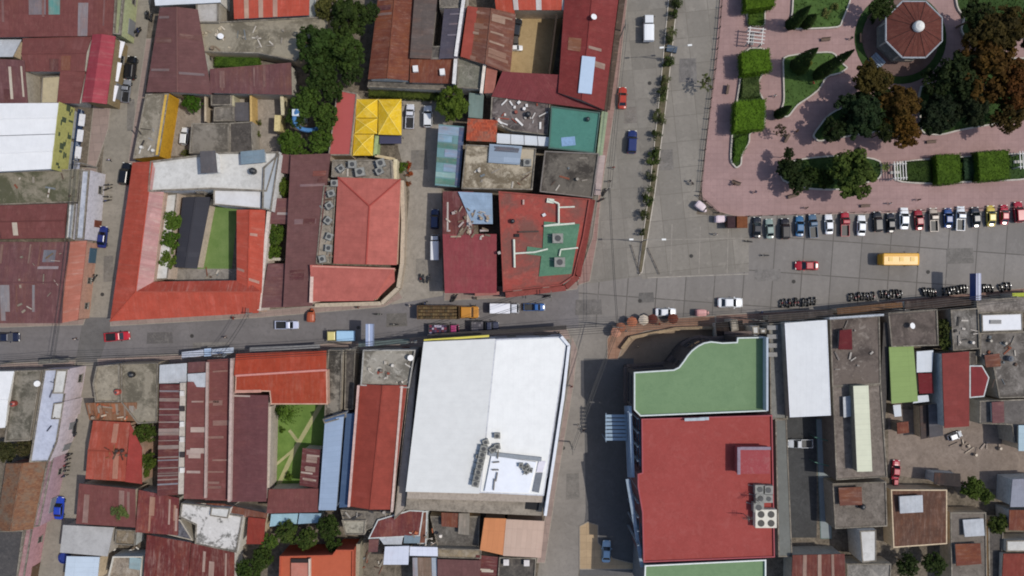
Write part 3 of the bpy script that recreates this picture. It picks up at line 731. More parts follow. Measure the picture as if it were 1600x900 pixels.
def clutter(x0, y0, x1, y1, h, n, label, group, cols=('#8b8378', '#b8b0a4', '#5b4a40', '#6f7476', '#7d4c3a'), seed=1, big=1.0):
    rr = random.Random(seed)
    def cw(c):
        r_, g_, b_ = [int(c[i:i+2], 16) for i in (1, 3, 5)]; v = max(r_, g_, b_); d = v - min(r_, g_, b_)
        if b_ > r_ + 12: return 'bluish'
        if r_ > g_ + 38: return 'rust red'
        if v < 80: return 'dark'
        if v > 190: return 'whitish'
        return 'brown' if d > 26 else 'pale grey' if v > 150 else 'grey'
    for _ in range(n):
        px, py = rr.uniform(x0, x1), rr.uniform(y0, y1); k = rr.random(); c = rr.choice(cols)
        if k < .75: board(px, py, h + rr.uniform(0, .08), (L_ := rr.uniform(.4, 1.9)*big), rr.uniform(.08, .38)*big, rr.uniform(0, 180), c, ('long ' if L_ > 1.2*big else 'short ') + cw(c) + ' ' + label[0], group, 'loose_board', 'board')
        elif k < .94:
            x, y = P(px, py, h+.5); m = MB(); b = rr.uniform(.3, .65); m.box((0, 0, b*.3), (b, b*.8, b*.6)); m.box((0, 0, b*.62), (b*.8, b*.6, .05)); o = m.build('crate', plaster(c, .3)); o.location = (x, y, h+.04); o.rotation_euler = (0, 0, rr.uniform(0, 3)); tag(o, cw(c) + ' ' + label[1], 'crate', group)
        else:
            x, y = P(px, py, h+.5); m = MB(); m.lathe((0, 0), [(.26, 0), (.3, .1), (.3, .7), (.25, .75), (.22, .70)], 12); bc = rr.choice(cols); o = m.build('barrel', paint(bc, .5)); o.location = (x, y, h+.04); tag(o, cw(bc) + ' ' + label[2], 'barrel', group)
def pole(px, py, h, label, arm=0, arm_ang=0, lamp=False, trans=False, hexc='#8c8881'):
    """base of a post at px,py on the ground"""
    x, y = P(px, py, 0); r = empty('street_lamp' if lamp else 'utility_pole', (x, y, 0), label, 'street lamp' if lamp else 'utility pole', 'street lamps' if lamp else 'utility poles')
    m = MB(); m.tube((0, 0, 0), (0, 0, h), .15 if not lamp else .10, .09 if not lamp else .06, 8); m.build('post', plaster(hexc, .3), r, rel=False)
    if arm and lamp:
        for k, a in enumerate([arm_ang] if arm > 0 else [arm_ang, arm_ang + 180]):
            L = abs(arm); c, s = math.cos(R(a)), math.sin(R(a)); m = MB(); m.tube((0, 0, h-.2), (c*L, s*L, h+.15), .045, n=6); m.build('arm', plaster(hexc, .3), r, rel=False)
            m = MB(); m.box((c*(L+.3), s*(L+.3), h+.16), (.75, .3, .14), R(a)); m.build('lamp_head', paint('#d9d9d6', .4), r, rel=False)
    elif not lamp:
        for z in (h-.4, h-1.2): m = MB(); m.box((0, 0, z), (.10, 1.9, .12), R(arm_ang)); m.build('crossarm', plaster('#6f6a62', .3), r, rel=False)
        if trans: m = MB(); m.lathe((.45, 0), [(.26, h-2.6), (.28, h-2.4), (.28, h-1.7), (.2, h-1.6)], 12); m.build('transformer', paint('#7c8285', .5), r, rel=False)
    return r, Vector((x, y, h))
def cable(a, b, label, n=3, sp=.6, sag=.8, r=.04):
    a, b = Vector(a), Vector(b); d = (b - a); d.z = 0; d.normalize(); s = Vector((-d.y, d.x, 0)); root = empty('overhead_cable', a.lerp(b, .5), label, 'cable', 'overhead cables along the streets')
    for k in range(n):
        m = MB(); o = s * (k - (n-1)/2) * sp; prev = None
        for i in range(9):
            t = i/8; p = a.lerp(b, t) + o; p.z += -.35*(k % 2) - sag*4*t*(1-t)
            if prev is not None: m.tube(prev, p, r, n=5, cap=False)
            prev = p
        m.build('wire', BLK, root)
    return root
SKIN = paint('#8a5a3f', .7, .2); HAIR = paint('#1a1512', .7, .2)
def person(px, py, ang, shirt, trousers, label, stride=.25):
    x, y = P(px, py, .8); s = stride
    J = {'pel': (0, 0, .92), 'che': (.02, 0, 1.28), 'nk': (.02, 0, 1.46), 'hd': (.04, 0, 1.60), 'hd2': (.05, 0, 1.70),
         'hl': (0, .10, .88), 'kl': (s*.55, .10, .50), 'fl': (s*.5, .10, .08), 'tl': (s*.5+.16, .11, .04), 'hr': (0, -.10, .88), 'kr': (-s*.2, -.10, .50), 'fr': (-s*.9, -.10, .10), 'tr': (-s*.9+.15, -.11, .04),
         'sl': (.01, .19, 1.40), 'el': (-s*.5, .25, 1.14), 'wl': (-s*.4+.08, .26, .90), 'sr': (.01, -.19, 1.40), 'er': (s*.5, -.25, 1.14), 'wr': (s*.8+.12, -.25, .94)}
    rad = {'pel': .14, 'che': .15, 'nk': .06, 'hd': .095, 'hd2': .085, 'hl': .085, 'kl': .06, 'fl': .04, 'tl': .035, 'hr': .085, 'kr': .06, 'fr': .04, 'tr': .035, 'sl': .065, 'el': .045, 'wl': .035, 'sr': .065, 'er': .045, 'wr': .035}
    E = [('pel', 'che'), ('che', 'nk'), ('nk', 'hd'), ('hd', 'hd2'), ('pel', 'hl'), ('hl', 'kl'), ('kl', 'fl'), ('fl', 'tl'), ('pel', 'hr'), ('hr', 'kr'), ('kr', 'fr'), ('fr', 'tr'), ('che', 'sl'), ('sl', 'el'), ('el', 'wl'), ('che', 'sr'), ('sr', 'er'), ('er', 'wr')]
    ks = list(J); me = bpy.data.meshes.new('person'); me.from_pydata([J[k] for k in ks], [(ks.index(a), ks.index(b)) for a, b in E], []); o = bpy.data.objects.new('person', me); COL.objects.link(o)
    md = o.modifiers.new('skin', 'SKIN'); me.skin_vertices[0].data[0].use_root = True
    for i, k in enumerate(ks): me.skin_vertices[0].data[i].radius = (rad[k], rad[k])
    sb = o.modifiers.new('sub', 'SUBSURF'); sb.levels = 1; sb.render_levels = 1
    dg = bpy.context.evaluated_depsgraph_get(); me2 = bpy.data.meshes.new_from_object(o.evaluated_get(dg)); o.modifiers.clear(); o.data = me2
    for m_ in (paint(shirt, .8, .1), paint(trousers, .8, .1), SKIN, HAIR): me2.materials.append(m_)
    for p in me2.polygons:
        c = p.center; p.use_smooth = True
        p.material_index = 3 if c.z > 1.64 or (c.z > 1.55 and c.x < .0) else 2 if c.z > 1.45 or (abs(c.y) > .20 and c.z < 1.2) else 1 if c.z < .95 else 0
        if c.z < .08: p.material_index = 3
    o.location = (x, y, .03); o.rotation_euler = (0, 0, R(ang)); return tag(o, label, 'person')
# ------------------------------------------------------------------ ground, streets, pavements
m = MB(); m.poly([(-900, -900, 0), (900, -900, 0), (900, 900, 0), (-900, 900, 0)]); structure('ground', m, concrete('#6e655a', .6, '#3b352d', '#9b8f7e'))
MAIN = slabs('#777373', 60, 60, R(3), '#5c5955', .02, .1, .6)
MAINE = slabs('#85807b', 5.4, 6.6, R(4.2), '#54504c', .11, .20, .4)
BLV = slabs('#87827a', 4.4, 5.5, R(-5.5), '#6f6a63', .05, .26, .6)
BLE = slabs('#8d877e', 4.2, 4.8, R(-6), '#6b665e', .07, .24, .6)
WST = slabs('#8d867b', 60, 60, R(-6), '#5c5852', .02, .1, .8)
SST = slabs('#87817a', 60, 60, R(-6), '#6a655e', .02, .1, .6)
SIDE = slabs('#9a8880', 1.6, 1.6, R(-6), '#6d635c', .03, .2, .5)
SIDER = slabs('#9c8078', 1.5, 1.5, R(-5), '#6d4d44', .03, .25, .6)
PARKP = slabs('#a08480', 1.2, 1.2, R(0), '#7f625f', .015, .10, .40)
sheet('main_street', [(-60, 505), (170, 500), (400, 488), (620, 470), (690, 458), (905, 440), (905, 515), (660, 533), (560, 540), (360, 556), (150, 568), (-60, 574)], .008, MAIN)
sheet('east_street', [(904, 425), (1000, 425), (1140, 330), (1660, 318), (1660, 455), (1400, 474), (1160, 500), (960, 512), (904, 518)], .012, MAINE)
sheet('boulevard_carriageway', [(976, -30), (1057, -30), (1034, 200), (1002, 432), (912, 444), (930, 300), (958, 140)], .016, BLV)
sheet('boulevard_carriageway', [(1057, -30), (1132, -30), (1112, 160), (1088, 335), (1170, 340), (1170, 425), (1002, 436), (1034, 200)], .020, BLE)
sheet('west_street', [(183, -30), (240, -30), (205, 250), (175, 500), (135, 500), (150, 370), (165, 200)], .024, WST)
sheet('west_street', [(122, 560), (152, 560), (135, 740), (90, 930), (25, 930), (78, 760), (100, 680)], .028, WST)
sheet('crossing', [(130, 496), (178, 496), (155, 566), (118, 566)], .032, slabs('#6c6967', 60, 60, 0, '#555', .02, .1, .7))
sheet('south_street', [(886, 512), (962, 512), (945, 620), (915, 800), (900, 930), (835, 930), (855, 800), (892, 560)], .024, SST)
sheet('car_park', [(625, 150), (700, 160), (690, 295), (692, 462), (612, 476), (630, 420), (640, 300), (622, 230)], .012, concrete('#918a80', .3, '#5f5a52'))
sheet('yard', [(272, 150), (440, 150), (440, 240), (255, 244)], .012, concrete('#8d847a', .4, '#5b554c'))
sheet('yard', [(785, 20), (880, 20), (862, 122), (785, 118)], .012, concrete('#a08a66', .35, '#7a6748', '#b8a27c'))
sheet('dirt_yard', [(1388, 640), (1640, 640), (1640, 770), (1500, 760), (1388, 740)], .012, concrete('#84776d', .35, '#544a42', '#a6988a'))
sheet('yard', [(1228, 650), (1276, 650), (1276, 840), (1234, 840)], .012, concrete('#454545', .3, '#303030', '#666'))
sheet('forecourt', [(955, 520), (1010, 512), (1170, 505), (1170, 620), (985, 620)], .02, concrete('#8c7a68', .25, '#6d5f52', '#9c8a78'))  # brown darkened to paint the shadow before the curved front
sheet('forecourt', [(912, 560), (990, 560), (1000, 760), (1005, 900), (905, 900), (915, 800)], .026, concrete('#5f5d5c', .25, '#4b4a49', '#777'))  # paving darkened to paint in the shadow of the tall building
def kerb_walk(name, pts, mat, hgt=.13, kerb='#958d82'):
    q = ccw([P(x, y, hgt) for x, y in pts]); m = MB(); m.prism(q, 0, hgt, 1); i_ = inset(q, .14); m.poly([(x, y, hgt + .004) for x, y in i_], mi=0)
    return structure(name, m, [mat, plaster(kerb, .3)])
kerb_walk('pavement', [(968, -30), (984, -30), (966, 140), (940, 300), (934, 372), (922, 440), (900, 447), (925, 372), (935, 300), (950, 150)], SIDER)
kerb_walk('pavement', [(783, 447), (905, 441), (902, 452), (783, 466), (694, 470), (694, 457)], SIDE)
kerb_walk('pavement', [(-60, 498), (135, 494), (130, 508), (-60, 514)], SIDE)
kerb_walk('pavement', [(172, 498), (405, 485), (488, 478), (592, 470), (622, 452), (630, 466), (600, 480), (400, 497), (172, 510)], SIDE)
kerb_walk('pavement', [(-60, 570), (118, 563), (118, 580), (-60, 588)], SIDE)
kerb_walk('pavement', [(152, 560), (370, 548), (370, 562), (152, 575)], SIDE)
kerb_walk('pavement', [(372, 546), (660, 526), (885, 510), (893, 530), (660, 542), (372, 560)], SIDE)
kerb_walk('pavement', [(893, 525), (903, 545), (897, 600), (870, 760), (852, 880), (838, 880), (860, 760), (888, 600)], SIDE)
kerb_walk('pavement', [(128, 262), (152, 262), (146, 370), (122, 498), (106, 498)], SIDE)
kerb_walk('pavement', [(166, -20), (190, -20), (170, 200), (150, 262), (135, 262)], SIDE)
kerb_walk('pavement', [(104, 575), (120, 575), (104, 660), (72, 770), (40, 900), (20, 900)], slabs('#9c8b8c', 1.5, 1.5, R(-8), '#74696a', .03, .2, .4))
kerb_walk('pavement', [(228, 60), (238, 60), (212, 250), (182, 495), (172, 495), (200, 250)], SIDE)
# tiled corner pavement with its curve round the corner building
kerb_walk('corner_pavement', [(948, 562), (948, 530), (956, 516), (972, 506), (1000, 500), (1080, 495), (1118, 493), (1118, 512), (1060, 514), (1010, 518), (985, 526), (972, 545), (966, 562)], slabs('#9c7a66', 1.2, 1.2, R(5), '#7c5846', .04, .3, .5))
kerb_walk('pavement', [(1118, 492), (1300, 482), (1400, 468), (1640, 446), (1640, 470), (1400, 486), (1300, 496), (1118, 510)], slabs('#8a6f64', 1.4, 1.4, R(4), '#574740', .04, .3, .8))
kerb_walk('pavement', [(905, 822), (918, 815), (935, 820), (935, 848), (958, 872), (990, 880), (990, 890), (905, 890)], slabs('#b59c7c', 1.4, 1.4, 0, '#8c7860', .03, .2, .4))  # beige outline paints a sunlit patch within the shaded forecourt
# park plaza
kerb_walk('park_plaza', [(1130, -60), (1700, -60), (1700, 316), (1600, 328), (1150, 338), (1120, 330), (1098, 312), (1096, 290), (1114, 130)], PARKP, .15, '#a88e86')
# lane strips of worn paint along the south kerb and the kerb line joining the corner
def strip(name, a, b, w, z, hexc, h=0.0):
    a, b = Vector(P(*a)), Vector(P(*b)); e = (b-a).normalized(); n = Vector((-e.y, e.x)) * w/2; m = MB(); m.poly([(*(a-n), z), (*(b-n), z), (*(b+n), z), (*(a+n), z)]); return structure(name, m, concrete(hexc, .4, '#6b6560', '#c0b8ac'))
strip('road_marking', (1012, 434), (1170, 428), .2, .034, '#969087'); strip('road_marking', (1018, 375), (1165, 372), .12, .034, '#928c83')
for k in range(3): strip('road_marking', (1050 + 44*k, 350 + 4*k), (1048 + 44*k, 428), .12, .036, '#979087')
# median of the boulevard
mp = [(1060, -30), (1062, -30), (1043, 150), (1024, 300), (1004, 425), (999, 430), (996, 424), (1014, 300), (1030, 150), (1047, -30)]
kerb_walk('median_kerb', mp, concrete('#655c4b', .6, '#3f3f2c', '#7c765f'), .16, '#c3bbb0')

# ------------------------------------------------------------------ colours of roofs
MAR = metal('#744643', .28, .24, '#70473a'); MARB = metal('#6c494a', .4, .3, '#734f3e', .15); MARS = metal('#66393a', .4, .45, '#7a4a35', .35)
BRM = metal('#6a4947', .15, .15, '#5f4038'); RUS = metal('#714a40', .7, .5, '#7d4d33', .45); RUS2 = metal('#6e3f35', .8, .4, '#7c4a30', .2)
ORG = metal('#b45140', .3, .25, '#8c5040', .15); ORP = metal('#b0463a', .2, .5, '#9a4a38', .8); ORW = metal('#aa4a38', .3, .35, '#8c4a33', .3)
SAL = metal('#b06359', .06, .10, '#9c5248'); RED = metal('#99414a', .07, .16, '#b06a70', .25); DRD = metal('#8e4237', .06, .12, '#7a3c32')
WHT = metal('#dadada', .02, .04, '#c6c8cc'); WH2 = metal('#c6cace', .02, .05, '#b6b8bb'); WGR = metal('#b9bcc0', .15, .2, '#8f857a')
LBL = metal('#8fa3b8', .08, .25, '#8a8378'); DBL = metal('#475b78', .05, .15, '#4c5260'); GBL = metal('#7d8f9a', .2, .3, '#7a7266'); TEA = metal('#6f9295', .1, .7, '#4d6f73')
GRY = metal('#5d5a5c', .25, .3, '#5e4a40'); CRM = metal('#cfd0b8', .05, .08, '#b0ad94'); LGN = metal('#7f935a', .05, .15, '#6f8048')

C1 = concrete('#6e6860', .7, '#3e3a35', '#9a9185'); C2 = concrete('#857d72', .6, '#48433b', '#aaa294'); C3 = concrete('#524d49', .6, '#34302d', '#7c746a'); C4 = concrete('#a9a49e', .35, '#77716a', '#c4bfb8')
C5 = concrete('#625750', .55, '#3c3531', '#8a7f74'); CW = concrete('#c6c4bf', .35, '#8d8a84', '#dcdad6')
PRED = concrete('#964641', .34, '#843c37', '#a3605a'); PGRN = concrete('#6f8764', .28, '#5d7656', '#7d946f'); PGR2 = concrete('#557a62', .35, '#3f5f50', '#7c9c84')
PATCHY |= {MAR, MARB, BRM, RUS2, ORG}
f = dict
# ================================================================== north-west block
B('metal_roof_house', 'wide maroon sheet roof with a teal sheet and grey strips at its north side', [([(-40, -30), (184, -30), (176, 56), (-40, 59)], 5.0, 't', MAR, f(rise=.9, npan=3, pcol=('#7c5a58',), panels=[(.54, .62, .30, .62, '#5f9a93'), (.40, .52, .25, .62, '#7a7478'), (.75, .82, .42, 1.0, '#8a8488')])), ], fac='E')
B('metal_roof_house', 'maroon roof wrapping two sides of a small walled court with a beige slab', [([(36, 60), (144, 57), (132, 112), (38, 112)], 4.6, 'h', MAR, f(rise=.6)), ([(97, 112), (134, 112), (124, 162), (92, 162)], 4.3, 'l', MAR, f(rise=.5)), ([(66, 120), (96, 118), (93, 162), (64, 162)], 3.0, 'flat', concrete('#b3a688', .2), f(para=.1))])
B('metal_roof_house', 'maroon sheet roof at the west edge above the big white roof', [([(-40, 92), (42, 96), (44, 162), (-40, 162)], 4.4, 't', MARB, f(rise=.7, npan=2))])
B('lean_to_roof', 'grey triangular lean-to beside the west maroon roofs', [([(-20, 62), (34, 62), (22, 90), (-20, 90)], 4.0, 'b', WGR, f(rise=.4))], cat='shed')
r, _ = B('shop', 'shop with a bright red curved sheet roof beside the west street', [([(145, 54), (181, 57), (167, 163), (128, 160)], 5.2, 'v', RED, f(rise=.8))], cat='shop', wall='#8b7a5c', fac='E')
B('green_wall_house', 'narrow pale green house front with a walled roof on the west street', [([(184, -30), (198, -30), (190, 56), (179, 55)], 4.6, 'flat', concrete('#8f9472', .3, '#5f634a'), f(para=.7))], wall='#a9ad84', fac='E')
for k, (a, b_, c_, d_) in enumerate([((184, 63), (194, 65), (187, 90), (179, 88)), ((180, 96), (189, 98), (183, 127), (174, 125)), ((174, 132), (184, 134), (178, 158), (170, 156))]):
    pts = [P(*q, 3.0) for q in (a, b_, c_, d_)]; m = MB(); zz = (3.15, 2.7, 2.7, 3.15); m.poly([(*p, z) for p, z in zip(pts[::-1], zz[::-1])]); m.poly([(*p, z-.06) for p, z in zip(pts, zz)])
    for i in range(4): j = (i+1) % 4; m.poly([(*pts[j], zz[j]-.06), (*pts[i], zz[i]-.06), (*pts[i], zz[i]), (*pts[j], zz[j])][::-1])
    o = m.build('awning', plaster('#d6d6dc', .1)); tag(o, ['white shop awning at the north end below the red curved roof', 'white shop awning in the middle below the red curved roof', 'white shop awning at the south end below the red curved roof'][k], 'awning', 'white awnings under the red roof')
# big white roof with its painted street front
r, w = B('warehouse', 'large white sheet roofs with yellow and navy painted street front', [([(-40, 162), (94, 161), (88, 209), (-40, 213)], 7.0, 'h', WHT, f(rise=.5)), ([(-40, 214), (88, 210), (82, 264), (-40, 270)], 6.9, 'h', WHT, f(rise=.5))], cat='warehouse', wall='#b8bcc2')
x0, y0 = P(94, 160, 7.0); x1, y1 = P(82, 265, 7.0)
def front_board(name, z0, z1, a, b, off, mat, marks=None, n=9, seed=3):
    a, b = Vector(a), Vector(b); e = (b-a).normalized(); nrm = Vector((-e.y, e.x)) if (-e.y) > 0 else Vector((e.y, -e.x)); A, B2 = a + nrm*off, b + nrm*off; m = MB()
    c = (A+B2)/2; m.box((c.x, c.y, (z0+z1)/2), ((B2-A).length, .12, z1-z0), math.atan2(e.y, e.x)); o = m.build(name, mat, r)
    rr = random.Random(seed); m = MB(); L = (B2-A).length
    for k in range(n):
        t = (k+.5)/n
        for s in range(3):
            q = A + e*(L*(t+rr.uniform(-.3, .3)/n)) + nrm*.075; m.box((q.x, q.y, rr.uniform(z0+.5, z1-.5)), (rr.uniform(.15, L/n*.6), .02, rr.uniform(.15, (z1-z0)*.3)), math.atan2(e.y, e.x))
    m.build('painted_lettering', marks, o)
front_board('painted_front', 2.4, 7.5, (x0, y0), (x1, y1), .1, plaster('#a9a664', .35), paint('#3f4a33', .7), 6, 4)
front_board('painted_front', .3, 2.3, (x0, y0), (x1, y1), .7, plaster('#2a3a58', .4), paint('#9aa8bf', .7), 10, 9)
for k, t in enumerate((.18, .42, .68, .9)):
    q = Vector((x0, y0)).lerp(Vector((x1, y1)), t); m = MB(); m.box((q.x+1.6, q.y, 2.3), (1.1, 2.2 if k < 3 else 1.6, .1), R(-7)); tag(m.build('awning', plaster('#cfcfd6' if k < 3 else '#9a9cab', .2)), ['white awning furthest north under the navy painted front', 'second white awning under the navy painted front', 'third white awning under the navy painted front', 'grey lilac awning at the south end of the navy painted front'][k], 'awning', 'awnings under the navy painted front')
B('concrete_house', 'mouldy grey slab roof with old tubs south of the white roof', [([(-40, 270), (128, 264), (122, 316), (-40, 322)], 4.2, 'flat', mould('#7d7667', '#444632', .2, .45, .54, .85, '#9a917f'), f(para=.3))])
clutter(5, 275, 115, 312, 4.3, 9, ['board lying on the mouldy grey slab roof', 'crate on the mouldy grey slab roof', 'drum on the mouldy grey slab roof'], 'things on the mouldy slab roof', seed=4)
B('metal_roof_house', 'maroon sheet roof with a white wall at its street end', [([(-40, 322), (106, 318), (102, 372), (-40, 374)], 4.8, 'h', MAR, f(rise=.7, npan=1))])
B('white_front_house', 'slim white flat building with blue stained top facing the west street', [([(128, 266), (141, 266), (132, 374), (119, 374)], 5.4, 'flat', concrete('#b4b8c2', .4, '#6b7280', '#d5d7dc'), f(para=.35)), ([(107, 318), (119, 318), (114, 374), (103, 372)], 5.0, 'flat', concrete('#c9cac8', .3), f(para=.2))], wall='#c9c6cc', fac='E')
B('metal_roof_house', 'large brown maroon roof with rusty patches and pale sheets above the crossing', [([(-40, 378), (110, 378), (97, 505), (-40, 505)], 5.0, 'h', MARB, f(rise=.8, npan=9, pcol=('#7d655d', '#8a8688', '#6d4a44'), panels=[(.74, .87, .10, .25, '#6e747e'), (.70, .92, .30, .335, '#93888a')]))], wall='#b58a78')
B('tile_canopy', 'salmon tiled canopy strip over the pavement above the crossing', [([(112, 378), (136, 376), (122, 500), (97, 505)], 4.2, 'l', metal('#a96a5a', .4, .4, '#8a5547', .5), f(rise=.8))], cat='canopy', wall='#b88f7c', fac='E')
clutter(20, 390, 95, 490, 5.75, 12, ['sheet lying on the brown maroon roof above the crossing', 'crate left on the brown maroon roof above the crossing', 'drum on the brown maroon roof above the crossing'], 'things on the brown maroon roof', ('#8b7f70', '#a99f92', '#6d5a45', '#7c7466'), seed=8)

# ================================================================== block between west street and the car park
B('metal_roof_house', 'dark maroon L-shaped roof on the east side of the west street', [([(250, 12), (309, 15), (331, 148), (229, 144)], 5.0, 'v', BRM, f(rise=.8, npan=3, pcol=('#8c7f80', '#7a6a6a'))), ([(328, 108), (455, 98), (458, 150), (331, 147)], 4.4, 'b', MARB, f(rise=.8, npan=4, pcol=('#7a5c58',)))], fac='E')
B('white_roof_house', 'white sheet roof strip at the top of the west street', [([(240, -30), (345, -30), (345, 4), (243, 9)], 5.2, 'h', WH2, f(rise=.3))])
B('concrete_house', 'small flat roof with a white box beside the maroon L-shaped roof', [([(307, 4), (342, 4), (342, 36), (307, 36)], 4.6, 'flat', C4, f(para=.3))])
B('concrete_house', 'unfinished grey slab roof strewn with rubble south of the orange roof', [([(311, 36), (512, 26), (512, 52), (462, 96), (405, 84), (312, 82)], 4.0, 'flat', mould('#8a8272', '#565044', .18, .47, .58, .8, '#b5a990'), f(para=.25))])
clutter(315, 42, 360, 76, 4.1, 16, ['board in the rubble on the grey slab roof', 'crate in the rubble on the grey slab roof', 'drum in the rubble on the grey slab roof'], 'rubble on the grey slab roof', ('#b5a78f', '#9c8d78', '#c4b8a6', '#7b6a58'), seed=2, big=.7)
clutter(365, 45, 450, 78, 4.1, 12, ['plank lying on the long grey slab', 'box on the long grey slab', 'drum on the long grey slab'], 'things on the long grey slab', seed=12)
B('metal_roof_house', 'bright orange sheet roof with three pale strips', [([(366, -30), (486, -30), (483, 24), (366, 30)], 5.0, 't', ORG, f(rise=.8, panels=[(.14, .20, 0, 1, '#b99a86'), (.33, .39, 0, 1, '#bfa08e'), (.52, .58, 0, 1, '#b89484')]))])
B('yellow_wall_house', 'stained concrete slab roof with a tall yellow east wall', [([(228, 147), (262, 146), (247, 244), (208, 248)], 4.3, 'flat', mould('#8b8375', '#5f594c', .22, .46, .56, .8, '#b8b0a0'), f(para=.12, pmat=concrete('#8f8676', .6))), ([(256, 146), (264, 146), (249, 244), (241, 244)], 4.5, 'flat', plaster('#c7a450', .3), f(para=.1))], wall='#c4952a')
board(228, 202, 4.3, 2.6, .2, -7, '#4c463e', 'pole shadow painted as a long dark bar on the stained slab with the yellow wall', None, 'roof_pipe_or_shadow', 'pipe');  # dark bar paints the shadow of a street pole across the slab
clutter(216, 200, 240, 236, 4.4, 8, ['scrap board on the stained slab with the yellow wall', 'crate on the stained slab with the yellow wall', 'drum on the stained slab with the yellow wall'], 'things on the stained slab', ('#c9c6c0', '#8d8a86', '#3d3a38'), seed=31)
B('concrete_house', 'dark grey slab roof south of the maroon roof in the walled yard', [([(330, 138), (362, 138), (362, 165), (330, 165)], 3.6, 'flat', C3, f(para=.2)), ([(335, 168), (365, 165), (366, 190), (334, 190)], 3.2, 'flat', C1, f(para=.2)), ([(300, 193), (358, 192), (358, 240), (296, 240)], 4.3, 'flat', mould('#7a7369', '#4c4740', .25, .46, .56, .85, '#9a9286'), f(para=.2)), ([(359, 192), (394, 190), (396, 238), (359, 240)], 4.1, 'flat', C3, f(para=.2))], wall='#9c9488')
def wall_line(a, b, h, t, hexc, label, name='garden_wall', grp=None):
    A, C = Vector(P(*a, h)), Vector(P(*b, h)); c = (A+C)/2; e = C-A; m = MB(); m.box((0, 0, h/2), (e.length, t, h)); 
    m.box((0, 0, h+.04), (e.length, t+.1, .08)); o = m.build(name, plaster(hexc, .35)); o.location = (c.x, c.y, 0); o.rotation_euler = (0, 0, math.atan2(e.y, e.x)); return tag(o, label, 'wall', grp)
wall_line((321, 143), (321, 190), 2.8, .25, '#b8a890', 'cream yard wall beside the round green bush')
wall_line((363, 140), (364, 166), 3.2, .5, '#b0a98c', 'short cream wall between the two dark grey slabs')
wall_line((392, 140), (393, 240), 3.4, .3, '#c4a468', 'ochre yard wall running south beside the dark slab')
wall_line((440, 143), (442, 180), 3.4, .5, '#c9bd9c', 'cream wall east of the long paved yard')
wall_line((434, 180), (433, 205), 3.4, 1.0, '#c7b684', 'thick pale yellow wall near the blue pool slide')
B('lean_to_roof', 'small dark lean-to in the yard beside the ochre wall', [([(366, 160), (391, 160), (391, 190), (366, 190)], 2.6, 'b', GRY, f(rise=.3))], cat='shed')
# orange courtyard house
WW = plaster('#cfcac4', .15)
CH, _ = B('courtyard_house', 'large orange roofed house around a court with a lawn, on the street corner', [
    ([(370, 328), (415, 328), (409, 458), (370, 442)], 5.4, 'v', ORG, f(rise=.7, npan=3, pcol=('#b58a7c',))),
    ([(258, 304), (277, 302), (262, 436), (236, 438)], 3.9, 'flat', CW, f(para=.1)),
    ([(286, 308), (330, 308), (308, 420), (274, 418)], 3.4, 'v', metal('#39393f', .05, .15, '#3a3330'), f(rise=.5))], wall='#c9b8a8')
CHF = dict(wo=[(207, 254, 5.2), (238, 252, 6.9), (212, 456, 6.9), (172, 502, 5.2)], so=[(172, 502, 5.2), (212, 456, 6.9), (408, 456, 6.9), (404, 489, 5.2)], wi=[(238, 252, 6.9), (256, 300, 6.0), (240, 440, 5.4), (212, 456, 6.9)], si=[(212, 456, 6.9), (240, 440, 5.4), (385, 438, 5.4), (408, 456, 6.9)])
sheet('court_lawn', [(300, 322), (372, 322), (362, 424), (300, 424)], .03, grassm('#617a44', '#768a55'), 'structure')
sheet('court_paving', [(236, 420), (372, 420), (372, 442), (236, 442)], .034, concrete('#8a8580', .4))
clutter(318, 424, 362, 434, .1, 8, ['board at the south end of the court lawn', 'crate at the south end of the court lawn', 'drum at the south end of the court lawn'], 'things beside the court lawn', seed=15)
tree(270, 345, 17, 5, 'small green tree beside the dark roof in the court', ('#3c5a26', '#557235'))
tree(264, 374, 19, 5, 'middle green tree along the white court wall', ('#36541f', '#4c6a2e'))
tree(262, 404, 17, 4.5, 'round green tree at the south end of the white court wall', ('#3f5a27', '#56702f'))
WR, _ = B('flat_roof_house', 'white grey flat roofed house north of the orange courtyard house', [
    ([(236, 252), (345, 238), (436, 237), (418, 300), (330, 296), (232, 300)], 6.6, 'flat', CW, f(para=.35, pw=.3)),
    ([(334, 296), (410, 298), (410, 327), (334, 320)], 6.0, 'flat', concrete('#d0cfcf', .2, '#a5a39f'), f(para=.2)),
    ([(412, 262), (437, 240), (424, 330), (410, 326)], 6.9, 'flat', concrete('#a9adb0', .2, '#83878a'), f(para=.3))], wall='#d2cfca', fac='S')
B('stair_house', 'dark roofed stair house with a white wall on the white grey flat roof', [([(314, 237), (338, 236), (340, 270), (314, 271)], 9.0, 't', GRY, f(rise=.4))], cat='roof house', wall='#d8d6d2')
B('roof_shelter', 'pale blue sheet shelter near the black tank on the white grey flat roof', [([(376, 237), (414, 234), (415, 254), (377, 257)], 8.0, 'r', GBL, f(rise=.3))], cat='shelter', wall='#b0b4b6')
tank(397, 268, 7.0, 'black round tank on the white grey flat roof of the corner house')
